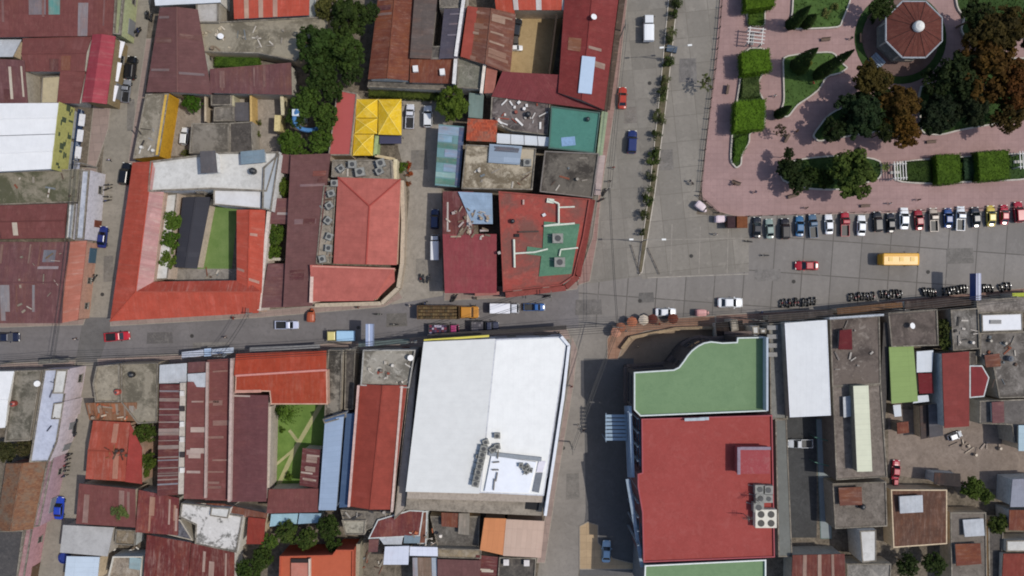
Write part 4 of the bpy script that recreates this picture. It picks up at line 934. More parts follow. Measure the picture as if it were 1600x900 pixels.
# brown roof house with plant courts
B('metal_roof_house', 'long brown maroon roof between the courtyard house and the salmon hipped roof', [([(456, 243), (517, 240), (488, 478), (444, 480)], 5.0, 'l', BRM, f(rise=.6, fac='', npan=2, pcol=('#7d6466',))), ([(430, 310), (458, 310), (452, 350), (422, 350)], 4.3, 'l', MARB, f(rise=.4, panels=[(.3, .9, .55, .65, '#a59a98')])), ([(436, 240), (457, 243), (456, 272), (438, 270)], 4.5, 't', BRM, f(rise=.3)), ([(420, 412), (446, 412), (444, 480), (408, 481)], 4.6, 'l', MARB, f(rise=.4, fac='S'))], wall='#b5a392')
wall_line((420, 330), (405, 485), 5.4, .5, '#cdbfb4', 'pale party wall beside the orange courtyard roof')
wall_line((414, 405), (438, 405), 3.6, .4, '#b3ab9a', 'low grey wall south of the bushy plant court')
tree(442, 292, 17, 4.5, 'green tree in the narrow gap beside the pale blue wall', ('#33491f', '#566c30')); tree(430, 368, 18, 4.8, 'leafy tree filling the north of the plant court', ('#2f481e', '#4d662e')); tree(424, 393, 17, 4.2, 'leafy tree filling the south of the plant court', ('#34501f', '#55702f'))
# salmon hipped building
S0 = 6.2
SB, _ = B('hipped_roof_building', 'salmon red hipped roof building facing the car park drive', [([(486, 414), (616, 419), (584, 470), (487, 471)], 5.6, 't', SAL, f(rise=.7, fac='S', over=.1))], cat='building', wall='#c7a48c')
def slab_roof(root, pts3, mat, name='roof', uv=None):
    m = MB(); m.poly(pts3, uv); return m.build(name, mat, root)
def wpt(px, py, h): return (*P(px, py, h), h)
def roof_faces(root, faces, mat, uvdir, name='roof'):
    m = MB()
    for fc in faces:
        p = [wpt(*q) for q in fc]
        n = (Vector(p[1])-Vector(p[0])).cross(Vector(p[2])-Vector(p[0]))
        if n.z < 0: p = p[::-1]; n = -n
        dn = Vector((n.x, n.y)).normalized() if Vector((n.x, n.y)).length > 1e-4 else Vector((1, 0)); al = Vector((-dn.y, dn.x))
        m.poly(p, [(Vector(q[:2]).dot(al), Vector(q[:2]).dot(dn)) for q in p])
    return m.build(name, mat, root)
roof_faces(CH, [CHF['wo'], CHF['so']], ORG, None); roof_faces(CH, [CHF['wi']], metal('#b58a86', .25, .7, '#a8503f', 1.0), None); roof_faces(CH, [CHF['si']], metal('#a84a3c', .3, .4, '#96584a', .5), None)
for q in CHF.values(): m = MB(); m.prism(inset(ccw([P(*p[:2], p[2]) for p in q]), .12), 0, 5.1); m.build('wall', plaster('#b59a88', .35), CH)
for a, b_ in ((CHF['wo'][1], CHF['wo'][2]), (CHF['wo'][2], CHF['wo'][3]), (CHF['wo'][2], CHF['so'][2])): m = MB(); m.tube(wpt(*a), wpt(*b_), .12, n=6); m.build('ridge_cap', ORG, CH)
hh, ri = 6.0, 7.4
NW_, NE_, SE_, SW_ = (528, 277, hh), (626, 280, hh), (620, 414, hh), (521, 412, hh); RT, RB_ = (577, 322, ri), (572, 413, ri)
roof_faces(SB, [[NW_, NE_, RT], [NE_, SE_, RB_, RT], [NW_, RT, RB_, SW_]], SAL, None)
mm = MB(); pts = ccw([P(*q[:2], hh) for q in (NW_, NE_, SE_, SW_)]); mm.prism(inset(pts, .2), 0, hh-.03); mm.build('wall', plaster('#c7a48c', .3), SB)
mm = MB(); mm.poly([wpt(*SW_), wpt(*SE_), wpt(*RB_)]); mm.build('gable', plaster('#c08878', .2), SB)
for a, b_ in ((NW_, RT), (NE_, RT), (RT, RB_)): mm = MB(); mm.tube(wpt(*a), wpt(*b_), .16, n=6); mm.build('ridge_cap', metal('#9a463e', .03, .1, '#9c4a40'), SB)
mm = MB(); mm.tube(wpt(488, 416, 6.4), wpt(617, 420, 6.4), .16, n=6); mm.build('ridge_cap', plaster('#c98f80', .1), SB)
roof_faces(SB, [[(616, 419, 6.3), (617, 440, 5.5), (587, 469, 5.5), (584, 420, 6.3)]], SAL, None)
wall_line((488, 417), (486, 473), 6.2, .5, '#d0b5a8', 'pale parapet at the west end of the salmon front wing')
for k, (a, b_) in enumerate([((628, 282), (630, 345)), ((630, 345), (628, 412)), ((628, 412), (622, 450)), ((622, 450), (596, 474)), ((596, 474), (492, 477))]):
    wall_line(a, b_, 3.4, .6, '#b5a794', ['cream canopy edge north part along the drive', 'cream canopy edge middle part along the drive', 'cream canopy edge south part along the drive', 'slanted cream canopy edge at the drive mouth', 'cream canopy edge facing the main street'][k], 'canopy_edge', 'canopy edges of the salmon building')
B('service_roof', 'grey service deck with air conditioners north of the salmon hipped roof', [([(520, 250), (612, 250), (614, 280), (518, 277)], 5.2, 'flat', C2, f(para=.3)), ([(506, 290), (526, 290), (518, 412), (494, 412)], 5.0, 'flat', concrete('#948a7c', .5), f(para=.3))], cat='building', wall='#a89c8c')
acs = [(524, 287, 'pale'), (519, 303, 'small'), (516, 322, 'weathered'), (514, 345, 'low'), (516, 370, 'boxy white'), (515, 388, 'squat'), (505, 405, 'dented')]
for k, (x, y, w_) in enumerate(acs): ac_unit(x, y, 5.3, '%s air conditioner, %s in the row along the west deck of the salmon roof' % (w_, ['first', 'second', 'third', 'fourth', 'fifth', 'sixth', 'last'][k]), k*17, 1.15)
for k, (x, y, w_) in enumerate([(552, 258, 'square'), (564, 270, 'large white'), (596, 256, 'long white'), (594, 268, 'dark topped'), (534, 264, 'low grey')]): ac_unit(x, y, 5.5, w_ + ' air conditioner on the north deck of the salmon roof', k*9, [1.3, 1.5, 1.4, 1.2, 1.1][k])
clutter(522, 252, 612, 274, 5.3, 9, ['pipe board lying on the north service deck', 'box on the north service deck', 'drum on the north service deck'], 'things on the service deck', seed=18)
clutter(500, 300, 520, 410, 5.1, 10, ['board lying on the west service deck', 'box on the west service deck', 'drum on the west service deck'], 'things on the west service deck', seed=19)
B('red_strip_roof_house', 'plain red strip roof beside the yellow tent roofs', [([(527, 140), (558, 146), (548, 243), (513, 243)], 4.4, 'flat', concrete('#a5524e', .15, '#8c4442', '#b0625c'), f(para=.15))])
# yellow tent roofs
def tentroof(q, h, rise, label):
    pts = [P(*p, h) for p in q]; cx = sum(p[0] for p in pts)/4; cy = sum(p[1] for p in pts)/4; r = empty('tent_canopy', (cx, cy, 0), label, 'canopy', 'yellow tent canopies'); m = MB()
    for i in range(4):
        a, b2 = pts[i], pts[(i+1) % 4]; t = [(cx, cy, h+rise), (*a, h), (*b2, h)]
        n = (Vector(t[1])-Vector(t[0])).cross(Vector(t[2])-Vector(t[0])); m.poly(t if n.z > 0 else t[::-1]); e = [(*a, h-.5), (*b2, h-.5), (*b2, h), (*a, h)]; m.poly(e)
    m.build('canopy', concrete('#d6b024', .45, '#a8841f', '#e6cf7c'), r); 
    for a in pts: k = Vector(a).lerp(Vector((cx, cy)), .06); m = MB(); m.tube((k.x, k.y, 0), (k.x, k.y, h), .06, n=6); m.build('post', RIM, r)
    for i in range(4): m = MB(); m.tube((*pts[i], h+.02), (cx, cy, h+rise+.02), .06, n=5); m.build('seam', plaster('#e8d069', .1), r)
tentroof([(557, 155), (590, 155), (590, 184), (556, 184)], 4.2, 1.0, 'yellow tent canopy at the north-west of the group'); tentroof([(591, 155), (627, 155), (627, 211), (591, 210)], 4.3, 1.2, 'largest yellow tent canopy beside the parked white cars')
tentroof([(556, 185), (590, 185), (589, 209), (554, 209)], 4.1, .8, 'middle yellow tent canopy next to the red strip roof'); tentroof([(553, 210), (584, 210), (582, 243), (551, 243)], 4.0, .9, 'southern yellow tent canopy above the service deck')
tag(pbox(None, 'shade_canopy', 610, 218, 4.0, 1.5, .15, 2.6, paint('#34344e', .6)), 'dark blue shade canopy below the largest yellow tent', 'canopy')
wall_line((589, 212), (586, 243), 3.0, .6, '#9cad7c', 'light green wall beside the yellow tent canopies'); wall_line((586, 243), (617, 249), 3.0, .4, '#c0ae8c', 'cream wall south of the yellow tent canopies')
wall_line((618, 249), (617, 281), 3.6, .6, '#cbbfa0', 'cream wall end beside the flower bed of the drive')
bush(629, 262, 11, 1.6, 'green shrub in the bed beside the drive', ('#3f5c28', '#55752f')); bush(639, 258, 8, 1.0, 'red flowering shrub north end of the drive bed', ('#a04a34', '#5c4a2a'), 'red shrubs of the drive bed'); bush(640, 272, 8, 1.0, 'red flowering shrub in the middle of the drive bed', ('#a8563c', '#6a4a2c'), 'red shrubs of the drive bed'); bush(637, 287, 6, .9, 'red flowering shrub south end of the drive bed', ('#9a4a38', '#5c4a2a'), 'red shrubs of the drive bed')

# ================================================================== north-centre block
B('metal_roof_house', 'long rusty brown gable roof east of the dark trees', [([(594, -30), (648, -30), (638, 126), (575, 124)], 5.6, 'v', RUS2, f(rise=1.0, npan=2, pcol=('#7c6660',)))])
B('concrete_house', 'low weathered ledge at the foot of the rusty gable roof', [([(576, 125), (712, 133), (712, 142), (574, 136)], 3.4, 'flat', C1, f(para=.15))])
DK = metal('#54505a', .2, .3, '#5a4a44')
B('courtyard_house', 'dark grey roof around a narrow dark light well with a white wall', [([(650, -30), (686, -30), (674, 92), (641, 92)], 6.0, 'l', metal('#5d5450', .4, .3, '#6a4a3c'), f(rise=.5)), ([(694, 14), (728, 14), (716, 92), (686, 92)], 6.1, 'r', DK, f(rise=.5, panels=[(.3, .8, .1, .13, '#7a7680'), (.3, .8, .3, .33, '#7a7680'), (.3, .8, .52, .55, '#7a7680')])), ([(686, -30), (730, -30), (729, 13), (687, 13)], 6.05, 'flat', C1, f(para=.2)), ([(674, 72), (690, 72), (688, 92), (673, 92)], 6.0, 'flat', C3, f(para=.1))], wall='#b9b0a4')
wall_line((672, 16), (662, 70), 5.5, .9, '#c5bfb2', 'pale wall inside the dark light well')
B('metal_roof_house', 'rusty red roof with two white vents below the dark grey roof', [([(642, 93), (714, 90), (708, 131), (640, 129)], 5.0, 't', RUS2, f(rise=.6))])
for (x, y, w_) in ((649, 107, 'west'), (691, 112, 'east')): o = pbox(None, 'roof_vent', x, y, .9, 1.1, .9, 5.2, plaster('#dcdad8', .15), .1); tag(o, 'white boxy vent at the %s end of the rusty red roof' % w_, 'vent', 'vents on the rusty red roof')
wall_line((727, -20), (712, 88), 7.0, .5, '#d6d2cf', 'long white parapet wall beside the dark grey roof', 'party_wall'); wall_line((712, 92), (709, 131), 6.4, .5, '#d2cecb', 'short white parapet wall beside the rusty red roof', 'party_wall')
B('metal_roof_house', 'red and rust brown gable roof with rows of pale patches', [([(730, 10), (806, 22), (797, 116), (720, 90)], 5.4, 'v', RUS, f(rise=1.0, npan=12, pcol=('#a08876', '#8f6f5e'))), ([(731, 11), (755, 14), (742, 95), (720, 90)], 5.62, 'l', DRD, f(rise=.6)), ([(770, -30), (806, -30), (804, 22), (775, 16)], 5.2, 't', ORW, f(rise=.5))], wall='#b7a592')
B('metal_roof_house', 'bright orange red roof with white bands at the top of the dirt court', [([(798, -30), (888, -30), (886, 16), (803, 16)], 5.3, 't', ORG, f(rise=.7, panels=[(.0, .09, 0, 1, '#cfcac6'), (.42, .52, 0, 1, '#c9c4c0'), (.90, 1, 0, 1, '#cfcac6')]))])
B('courtyard_house', 'wide dark red sheet roof on two sides of the dirt court by the boulevard', [([(884, -30), (970, -30), (944, 172), (872, 145)], 6.0, 'v', metal('#7c3634', .12, .14, '#6a3f33'), f(rise=1.0, over=.1, panels=[(.13, .38, .50, .61, '#8a5a42')], npan=2, pcol=('#9a8478',))), ([(785, 112), (874, 117), (944, 172), (768, 150)], 5.6, 'b', metal('#783a3c', .12, .14, '#6a3f33'), f(rise=-.4, over=.05))], wall='#a89a8a')
o = pbox(None, 'roof_light', 917, 117, 2.4, 6.6, .35, 7.0, metal('#aebfd2', .03, .1, '#a0a8b0'), R(-6)); tag(o, 'long pale blue roof sheet raised on the dark red roof', 'roof light')
o = pbox(None, 'party_wall', 864, 70, .3, 11, 5.0, 0, plaster('#3a3028', .3), R(-7)); tag(o, 'wall darkened to paint the shadow along the east side of the dirt court', 'wall')  # dark colour stands in for the shadow along this edge of the court
B('concrete_house', 'grey green slab roof with a notch below the red gable roof', [([(716, 88), (757, 94), (752, 140), (714, 138)], 4.6, 'flat', concrete('#6f6e62', .4), f(para=.3))])
wall_line((758, 94), (752, 146), 5.6, .45, '#d9cfc2', 'bright cream wall beside the small pink roof', 'party_wall')
B('lean_to_roof', 'small pink lean-to roof beside the bright cream wall', [([(761, 97), (778, 106), (772, 146), (756, 146)], 4.8, 'r', metal('#a56a5c', .1, .2, '#8f6050'), f(rise=.3))], cat='shed')
B('concrete_house', 'ruinous grey roof with white pipes between the dark red and teal roofs', [([(768, 151), (860, 160), (856, 212), (800, 205), (766, 190)], 4.6, 'flat', mould('#6a615e', '#3a3534', .3, .46, .55, .85, '#a59e98'), f(para=.25))])
clutter(775, 157, 852, 198, 4.75, 26, ['pipe or board lying on the ruinous grey roof', 'crate on the ruinous grey roof', 'drum on the ruinous grey roof'], 'things on the ruinous grey roof', ('#c9c4be', '#d9d6d2', '#6a5c56', '#8c4a3c', '#b7b0a8'), seed=21)
B('lean_to_roof', 'small pale teal strip beside the clay tile roof', [([(733, 145), (756, 148), (754, 186), (732, 184)], 4.0, 'b', metal('#74857e', .2, .3, '#6a7068'), f(rise=.3))], cat='shed')
B('tile_roof_house', 'small orange clay tile roof near the parking court', [([(731, 185), (778, 188), (775, 223), (729, 221)], 4.8, 'b', tile('#b0553a', '#8c3f2c'), f(rise=.7))])
B('metal_roof_house', 'row of white roof sheets between the clay tiles and the teal roof', [([(777, 209), (860, 215), (862, 229), (776, 224)], 4.9, 't', WH2, f(rise=.3, panels=[(.25, .26, 0, 1, '#8a8a8a'), (.5, .51, 0, 1, '#8a8a8a'), (.75, .76, 0, 1, '#8a8a8a')]))])
B('flat_roof_house', 'teal green painted flat roof facing the boulevard', [([(861, 166), (938, 176), (930, 240), (857, 232)], 6.0, 'flat', concrete('#4b7a6e', .25, '#3d6258', '#5f8f82'), f(para=.25, pmat=plaster('#4a5f58', .2)))], wall='#8b9a80')
tank(918, 187, 6.1, 'small dark tank on the teal green flat roof', '#223230', .7); board(888, 221, 6.0, 2.5, 1.6, 5, '#7f9cbc', 'pale blue sheet lying on the teal green roof', None, 'loose_sheet', 'sheet')
B('metal_roof_house', 'striped teal and pale blue sheet roof beside the drive', [([(686, 195), (726, 198), (718, 293), (680, 290)], 3.9, 'l', TEA, f(rise=.4, panels=[(0, .8, .02, .16, '#8fa8bd'), (0, .55, .17, .28, '#7fa0b4'), (0, .8, .30, .38, '#4f8278'), (.3, .8, .40, .52, '#8aa4bf'), (0, .8, .54, .62, '#4d8074'), (.3, .8, .64, .76, '#88a2b8'), (0, .8, .78, .86, '#8fb3b0'), (0, .8, .88, .97, '#558a7c'), (.8, 1, .02, .98, '#4d6180')]))])
B('flat_roof_house', 'stained cream flat roof with blue grey sheets in the middle of the block', [([(728, 226), (838, 232), (832, 297), (721, 295)], 5.4, 'flat', mould('#a89d8a', '#5c5140', .2, .44, .53, .9, '#c4bba8'), f(para=.3)), ([(765, 225), (816, 229), (812, 258), (763, 254)], 5.9, 'r', metal('#8b98a6', .05, .5, '#7c8088'), f(rise=.3, npan=3, pcol=('#5a6470',)))], wall='#c0b39c')
B('flat_roof_house', 'very dark mouldy flat roof at the boulevard pavement', [([(851, 236), (936, 240), (926, 310), (843, 300)], 5.8, 'flat', mould('#625c54', '#322e2b', .2, .46, .56, .85, '#857d72'), f(para=.35, pmat=plaster('#77706a', .3)))], wall='#7c746c')
clutter(860, 245, 925, 295, 5.9, 7, ['grey board on the very dark mouldy roof', 'box on the very dark mouldy roof', 'drum on the very dark mouldy roof'], 'things on the dark mouldy roof', seed=27)
clutter(735, 262, 830, 292, 5.5, 9, ['board on the stained cream roof', 'box on the stained cream roof', 'drum on the stained cream roof'], 'things on the stained cream roof', seed=28)
ac_unit(824, 255, 5.5, 'pale air conditioner at the east edge of the stained cream roof', 0, 1.3)
B('street_canopy', 'pale strip canopy in front of the teal roof on the boulevard', [([(940, 174), (950, 176), (941, 245), (932, 243)], 3.6, 'l', metal('#8f9c80', .3, .3, '#7a7a60'), f(rise=.3)), ([(934, 243), (946, 243), (938, 305), (928, 305)], 3.5, 'l', metal('#a89894', .3, .3, '#8f7a74'), f(rise=.3))], cat='canopy', wall='#a8a090')
B('street_canopy', 'long dark stained canopy under the dark red roof on the boulevard', [([(971, -30), (981, -30), (953, 172), (944, 172)], 4.2, 'l', metal('#57493f', .8, .5, '#3d332d', .2), f(rise=.3))], cat='canopy', wall='#98897a', fac='E')
# scrap roof house and red-green corner house
B('metal_roof_house', 'patched maroon roof heaped with old planks beside the drive', [([(692, 299), (740, 299), (740, 368), (692, 366)], 5.2, 'b', MARS, f(rise=.5, npan=3, pcol=('#c4bcb4',))), ([(716, 300), (769, 302), (770, 350), (738, 350)], 5.5, 'l', LBL, f(rise=.3)), ([(692, 366), (776, 366), (776, 458), (695, 458)], 5.3, 't', metal('#8c4448', .32, .14, '#6f5148'), f(rise=.5, fac='S'))], wall='#8a5a50')
clutter(700, 325, 765, 372, 5.9, 40, ['plank in the scrap heap on the patched maroon roof', 'crate in the scrap heap on the patched maroon roof', 'drum in the scrap heap on the patched maroon roof'], 'scrap heap on the patched maroon roof', ('#9c8c78', '#b8ab9c', '#6d5f52', '#7a6a58', '#a89a94'), seed=33)
B('corner_building', 'red and green painted flat roof on the cut corner of the boulevard', [([(779, 299), (922, 311), (912, 370), (897, 432), (876, 446), (786, 456)], 6.4, 'flat', mould('#954840', '#665049', .13, .46, .58, .75, '#a5685a'), f(para=.4, pmat=plaster('#8f4a42', .3)))], cat='building', wall='#7d3f3a', fac='ES')
CBR = bpy.data.objects['corner_building']
def roof_sheet(root, pts, h, mat, name='painted_deck', dz=.05, thick=.03):
    q = ccw([P(x, y, h+dz) for x, y in pts]); m = MB(); m.prism(q, h+dz-thick, h+dz); return m.build(name, mat, root)
roof_sheet(CBR, [(850, 346), (906, 350), (893, 428), (842, 432), (846, 400), (822, 397), (824, 385), (848, 388)], 6.55, PGR2, dz=.06)
def wpipe(root, pts, h, r=.12, hexc='#cfd3c4'):
    m = MB(); 
    for a, b2 in zip(pts, pts[1:]): m.tube(wpt(*a, h), wpt(*b2, h), r, n=6)
    return m.build('roof_pipe_or_shadow', plaster(hexc, .2), root)
wpipe(CBR, [(803, 374), (804, 418)], 6.9, .2); wpipe(CBR, [(804, 396), (835, 394), (856, 389)], 6.9, .16); wpipe(CBR, [(858, 312), (873, 318), (873, 350), (850, 353), (898, 349)], 7.0, .18); wpipe(CBR, [(873, 324), (898, 323)], 7.0, .15); wpipe(CBR, [(874, 400), (876, 390), (903, 387)], 7.0, .15)
ac_unit(871, 373, 6.6, 'grey air conditioner north on the green patch of the corner roof', 0, 1.7); ac_unit(874, 410, 6.6, 'grey air conditioner south on the green patch of the corner roof', 0, 1.7)
tank(801, 346, 6.6, 'black open drum tank on the red part of the corner roof', '#151515', .7)
for k, (x, y, L, w_, a) in enumerate([(826, 362, 3.6, .3, 2), (860, 314, 1.3, .8, -8), (850, 336, .6, .5, 30), (808, 368, .8, .6, 0), (780, 395, .5, .5, 20), (818, 316, .3, .9, 0)]): board(x, y, 6.6, L, w_, a, ['#4c3f3a', '#cfd3c4', '#d8d8d8', '#2c2a2a', '#b0a8a0', '#b79a90'][k], ['dark beam on the red corner roof', 'pale duct end at the north of the corner roof', 'white box lid near the green patch', 'black lid south of the drum tank', 'pale lid at the west of the corner roof', 'short pale plank at the top of the corner roof'][k], None, 'loose_board', 'board', .25)
wall_line((926, 312), (915, 372), 4.0, .9, '#7a3b36', 'dark red canopy edge north part along the boulevard', 'canopy_edge', 'canopy edges of the corner building'); wall_line((915, 372), (903, 432), 4.0, .9, '#7a3b36', 'dark red canopy edge south part along the boulevard', 'canopy_edge', 'canopy edges of the corner building'); wall_line((903, 432), (884, 449), 4.0, .9, '#7c403a', 'dark red canopy edge across the cut corner', 'canopy_edge', 'canopy edges of the corner building'); wall_line((884, 450), (790, 461), 4.0, .9, '#8a4a44', 'dark red canopy edge over the main street pavement', 'canopy_edge', 'canopy edges of the corner building'); wall_line((780, 458), (742, 460), 3.8, .5, '#a06a62', 'pinkish canopy edge below the plain red roof', 'canopy_edge', 'canopy edges of the corner building')

# patches, drain covers and worn strips in the road surfaces
for k, (x, y, w_, h_, c) in enumerate([(250, 528, 5, 2.2, '#5f5c5c'), (620, 500, 4, 2.6, '#66625e'), (330, 540, 7, 1.4, '#7c7874'), (1010, 465, 3, 2, '#6a6764'), (1075, 110, 3.4, 4.6, '#6f6b68'), (985, 180, 2.4, 3.2, '#777069'), (1040, 250, 3, 4, '#76716b'), (920, 480, 5, 3, '#6c6865'), (895, 760, 2.6, 5, '#77726c'), (655, 250, 3.2, 3.8, '#7a746c'), (660, 420, 2.5, 4, '#857f76'), (170, 420, 2, 5, '#78726a'), (205, 180, 1.6, 6, '#7a756e'), (1200, 430, 5, 2.4, '#77736f'), (1500, 400, 5.2, 3, '#75716c')]):
    x_, y_ = P(x, y); m = MB(); m.poly([(x_-w_/2, y_-h_/2, .04), (x_+w_/2, y_-h_/2+.15, .04), (x_+w_/2-.2, y_+h_/2, .04), (x_-w_/2+.1, y_+h_/2-.1, .04)]); structure('road_patch', m, concrete(c, .5, '#55524f', '#8f8a84'))
for x, y in [(300, 525), (560, 512), (1000, 470), (1240, 440), (1450, 425), (1015, 130), (880, 700), (160, 460), (1080, 400)]:
    x_, y_ = P(x, y); m = MB(); m.lathe((x_, y_), [(.36, .02), (.36, .046), (.3, .05)], 14); structure('drain_cover', m, paint('#3c3a38', .7, .2))
# ================================================================== south-west blocks
B('warehouse', 'bright white roof at the west edge south of the crossing', [([(-40, 581), (22, 580), (8, 668), (-40, 672)], 5.4, 'h', WHT, f(rise=.4))], cat='warehouse')
B('concrete_house', 'mouldy grey slab roof between the two white roofs on the west side', [([(24, 579), (66, 578), (48, 688), (8, 690)], 4.4, 'flat', mould('#7d776c', '#45433a', .22, .46, .55, .85, '#a09a8c'), f(para=.3))])
B('white_roof_house', 'lilac white stepped roof facing the lower west street', [([(70, 577), (109, 576), (90, 690), (77, 721), (47, 722)], 5.6, 'flat', concrete('#b4b8c6', .3, '#7c7f8c', '#d0d3dc'), f(para=.3)), ([(88, 578), (106, 578), (100, 615), (82, 615)], 6.2, 'flat', CW, f(para=.1)), ([(84, 630), (100, 628), (96, 655), (80, 655)], 6.15, 'flat', CW, f(para=.1))], wall='#c9bcc0', fac='E')
clutter(75, 590, 88, 700, 5.9, 6, ['board on the lilac white roof', 'box on the lilac white roof', 'drum on the lilac white roof'], 'things on the lilac white roof', ('#3c3c44', '#5a5a64'), seed=41)
tree(10, 705, 20, 4.5, 'dark tree at the west edge above the brown tile roof', ('#2b3422', '#4a4f3a')); tree(38, 700, 17, 4.2, 'dark tree between the brown tile roof and the lilac roof', ('#2c3324', '#504f3e'))
B('tile_roof_house', 'brown clay tile gable roof beside the lower west street', [([(10, 724), (73, 719), (52, 826), (-6, 828)], 4.8, 'v', tile('#7d5a42', '#6a4836'), f(rise=1.2))], wall='#a8766c')
B('house_front', 'pale pink house front strip between the tile roof and the street', [([(75, 718), (84, 716), (62, 822), (52, 824)], 4.6, 'flat', concrete('#94757a', .4), f(para=.2))], wall='#b0929a', fac='E')
B('flat_roof_house', 'dark grey flat roof in the bottom west corner', [([(-40, 830), (38, 828), (24, 930), (-40, 930)], 4.6, 'flat', concrete('#4d4a49', .5, '#38383a', '#6b6663'), f(para=.2))])
B('house_front', 'dusty pink house front with dark openings in the bottom west corner', [([(40, 826), (52, 824), (34, 930), (22, 930)], 4.4, 'flat', concrete('#a07a7c', .4), f(para=.3))], wall='#b3898c', fac='E')
# block between the lower west street and the white roof
B('concrete_house', 'stained curved corner slab roof south of the crossing', [([(152, 572), (188, 568), (188, 628), (150, 628), (146, 600)], 4.6, 'flat', concrete('#8f8676', .6, '#5a5347', '#aba18f'), f(para=.35)), ([(190, 568), (248, 566), (246, 660), (216, 662), (190, 628)], 4.4, 'flat', mould('#857d6e', '#514c41', .2, .46, .56, .85, '#a89f8c'), f(para=.3))], wall='#a89c88', fac='N')
B('metal_roof_house', 'heavily rusted patchwork roof behind the curved corner slab', [([(136, 629), (216, 628), (214, 658), (140, 656)], 4.0, 't', metal('#8a6a52', 1.0, .6, '#7a4a30', .5), f(rise=.5, npan=8, pcol=('#8f7f70', '#a8653f', '#9c948a')))])
clutter(145, 632, 212, 655, 4.6, 18, ['board on the patchwork roof', 'box on the patchwork roof', 'drum on the patchwork roof'], 'things on the patchwork roof', ('#a0583a', '#8a7a6a', '#b9a58f', '#5e4436'), seed=43)
B('metal_roof_house', 'orange red sheet roof with a dark scrap pile on top', [([(146, 657), (204, 660), (196, 752), (134, 748)], 4.8, 'h', metal('#a04c3c', .5, .35, '#7c4a3c', .3), f(rise=.5, fac='W', npan=3, pcol=('#b07a66',))), ([(205, 662), (222, 700), (222, 756), (197, 752)], 4.6, 'l', metal('#96403a', .2, .25, '#7c4236'), f(rise=.3))], wall='#b0917c')
clutter(165, 700, 196, 716, 5.5, 14, ['board in the scrap pile on the orange red roof', 'box in the scrap pile on the orange red roof', 'drum in the scrap pile on the orange red roof'], 'scrap pile on the orange red roof', ('#3c302a', '#5a4a3e', '#8a5a3c'), seed=44, big=.8)
tree(222, 676, 21, 5, 'dark green tree east of the orange red roof', ('#2f4320', '#46592a')); tree(233, 720, 16, 4.6, 'green tree in the narrow gap south of the dark green tree', ('#33481f', '#4d5f2c')); tree(226, 738, 10, 4, 'small green tree beside the striped roof end', ('#3a4f24', '#55682f'))
B('metal_roof_house', 'dark maroon roof with a planted opening beside the lower west street', [([(127, 754), (214, 763), (212, 824), (119, 818)], 4.8, 't', MAR, f(rise=.6, fac='W', npan=4, pcol=('#a58f88', '#8c6f68')))], wall='#b0a08c')
bush(190, 800, 15, .9, 'trailing green plant on the dark maroon roof', ('#3f5538', '#5c7048'), z=5.3); bush(176, 799, 9, .7, 'small grey green plant on the dark maroon roof', ('#4d6048', '#6a7a58'), z=5.3)
B('metal_roof_house', 'rusty streaked sheet roof beside the planted opening', [([(217, 765), (280, 778), (280, 835), (214, 830)], 4.6, 'b', metal('#70393a', .5, .4, '#94543c', .4), f(rise=.5, npan=5, pcol=('#b09488', '#a8806c')))])
B('metal_roof_house', 'big dark red sheet roof with rust streaks at the bottom edge', [([(232, 834), (300, 846), (292, 930), (222, 930)], 4.9, 't', metal('#67302f', .45, .35, '#8c5240', .5), f(rise=.5)), ([(301, 847), (368, 862), (366, 930), (293, 930)], 4.7, 't', metal('#66322f', .4, .35, '#8c5240', .4), f(rise=.5, npan=3, pcol=('#a58c80',)))])
B('tarpaulin_roof', 'crumpled pale grey tarpaulin roof beside the street', [([(99, 820), (178, 824), (170, 868), (96, 862)], 3.6, 'b', concrete('#a8a6a4', .3, '#7c7a78', '#c0bebc'), f(rise=.4, fac='W'))], cat='shed', wall='#b5ada2')
B('tarpaulin_roof', 'pale blue white sheet roof below the crumpled tarpaulin', [([(106, 868), (156, 870), (152, 910), (102, 908)], 3.8, 'l', metal('#b4c0cc', .05, .1, '#9a9fa6'), f(rise=.3))], cat='shed'); 
B('concrete_house', 'small cluttered yard building with a rounded white rim', [([(178, 868), (224, 868), (222, 905), (170, 902)], 3.4, 'flat', concrete('#8c7f70', .5, '#4f473d', '#c9c2b5'), f(para=.5, pmat=plaster('#c4beb2', .2))), ([(182, 826), (214, 828), (212, 852), (180, 850)], 3.2, 'flat', concrete('#857660', .5), f(para=.3)), ([(203, 870), (222, 872), (220, 890), (202, 888)], 3.9, 'r', metal('#94a8aa', .1, .2), f(rise=.2))])
clutter(158, 850, 222, 866, 1.0, 9, ['board in the small cluttered yard', 'crate in the small cluttered yard', 'drum in the small cluttered yard'], 'things in the cluttered yard', ('#d0ccc4', '#3c3a3a', '#6a5a4a'), seed=46)
x, y = P(98, 873, 1.0); m = MB(); m.lathe((0, 0), [(1.0, 0), (1.05, .3), (1.0, .8), (.9, .8), (.88, .5)], 18); o = m.build('round_tub', paint('#26367c', .4)); o.location = (x, y, .02); tag(o, 'round dark blue tub beside the pale blue roof', 'tub')
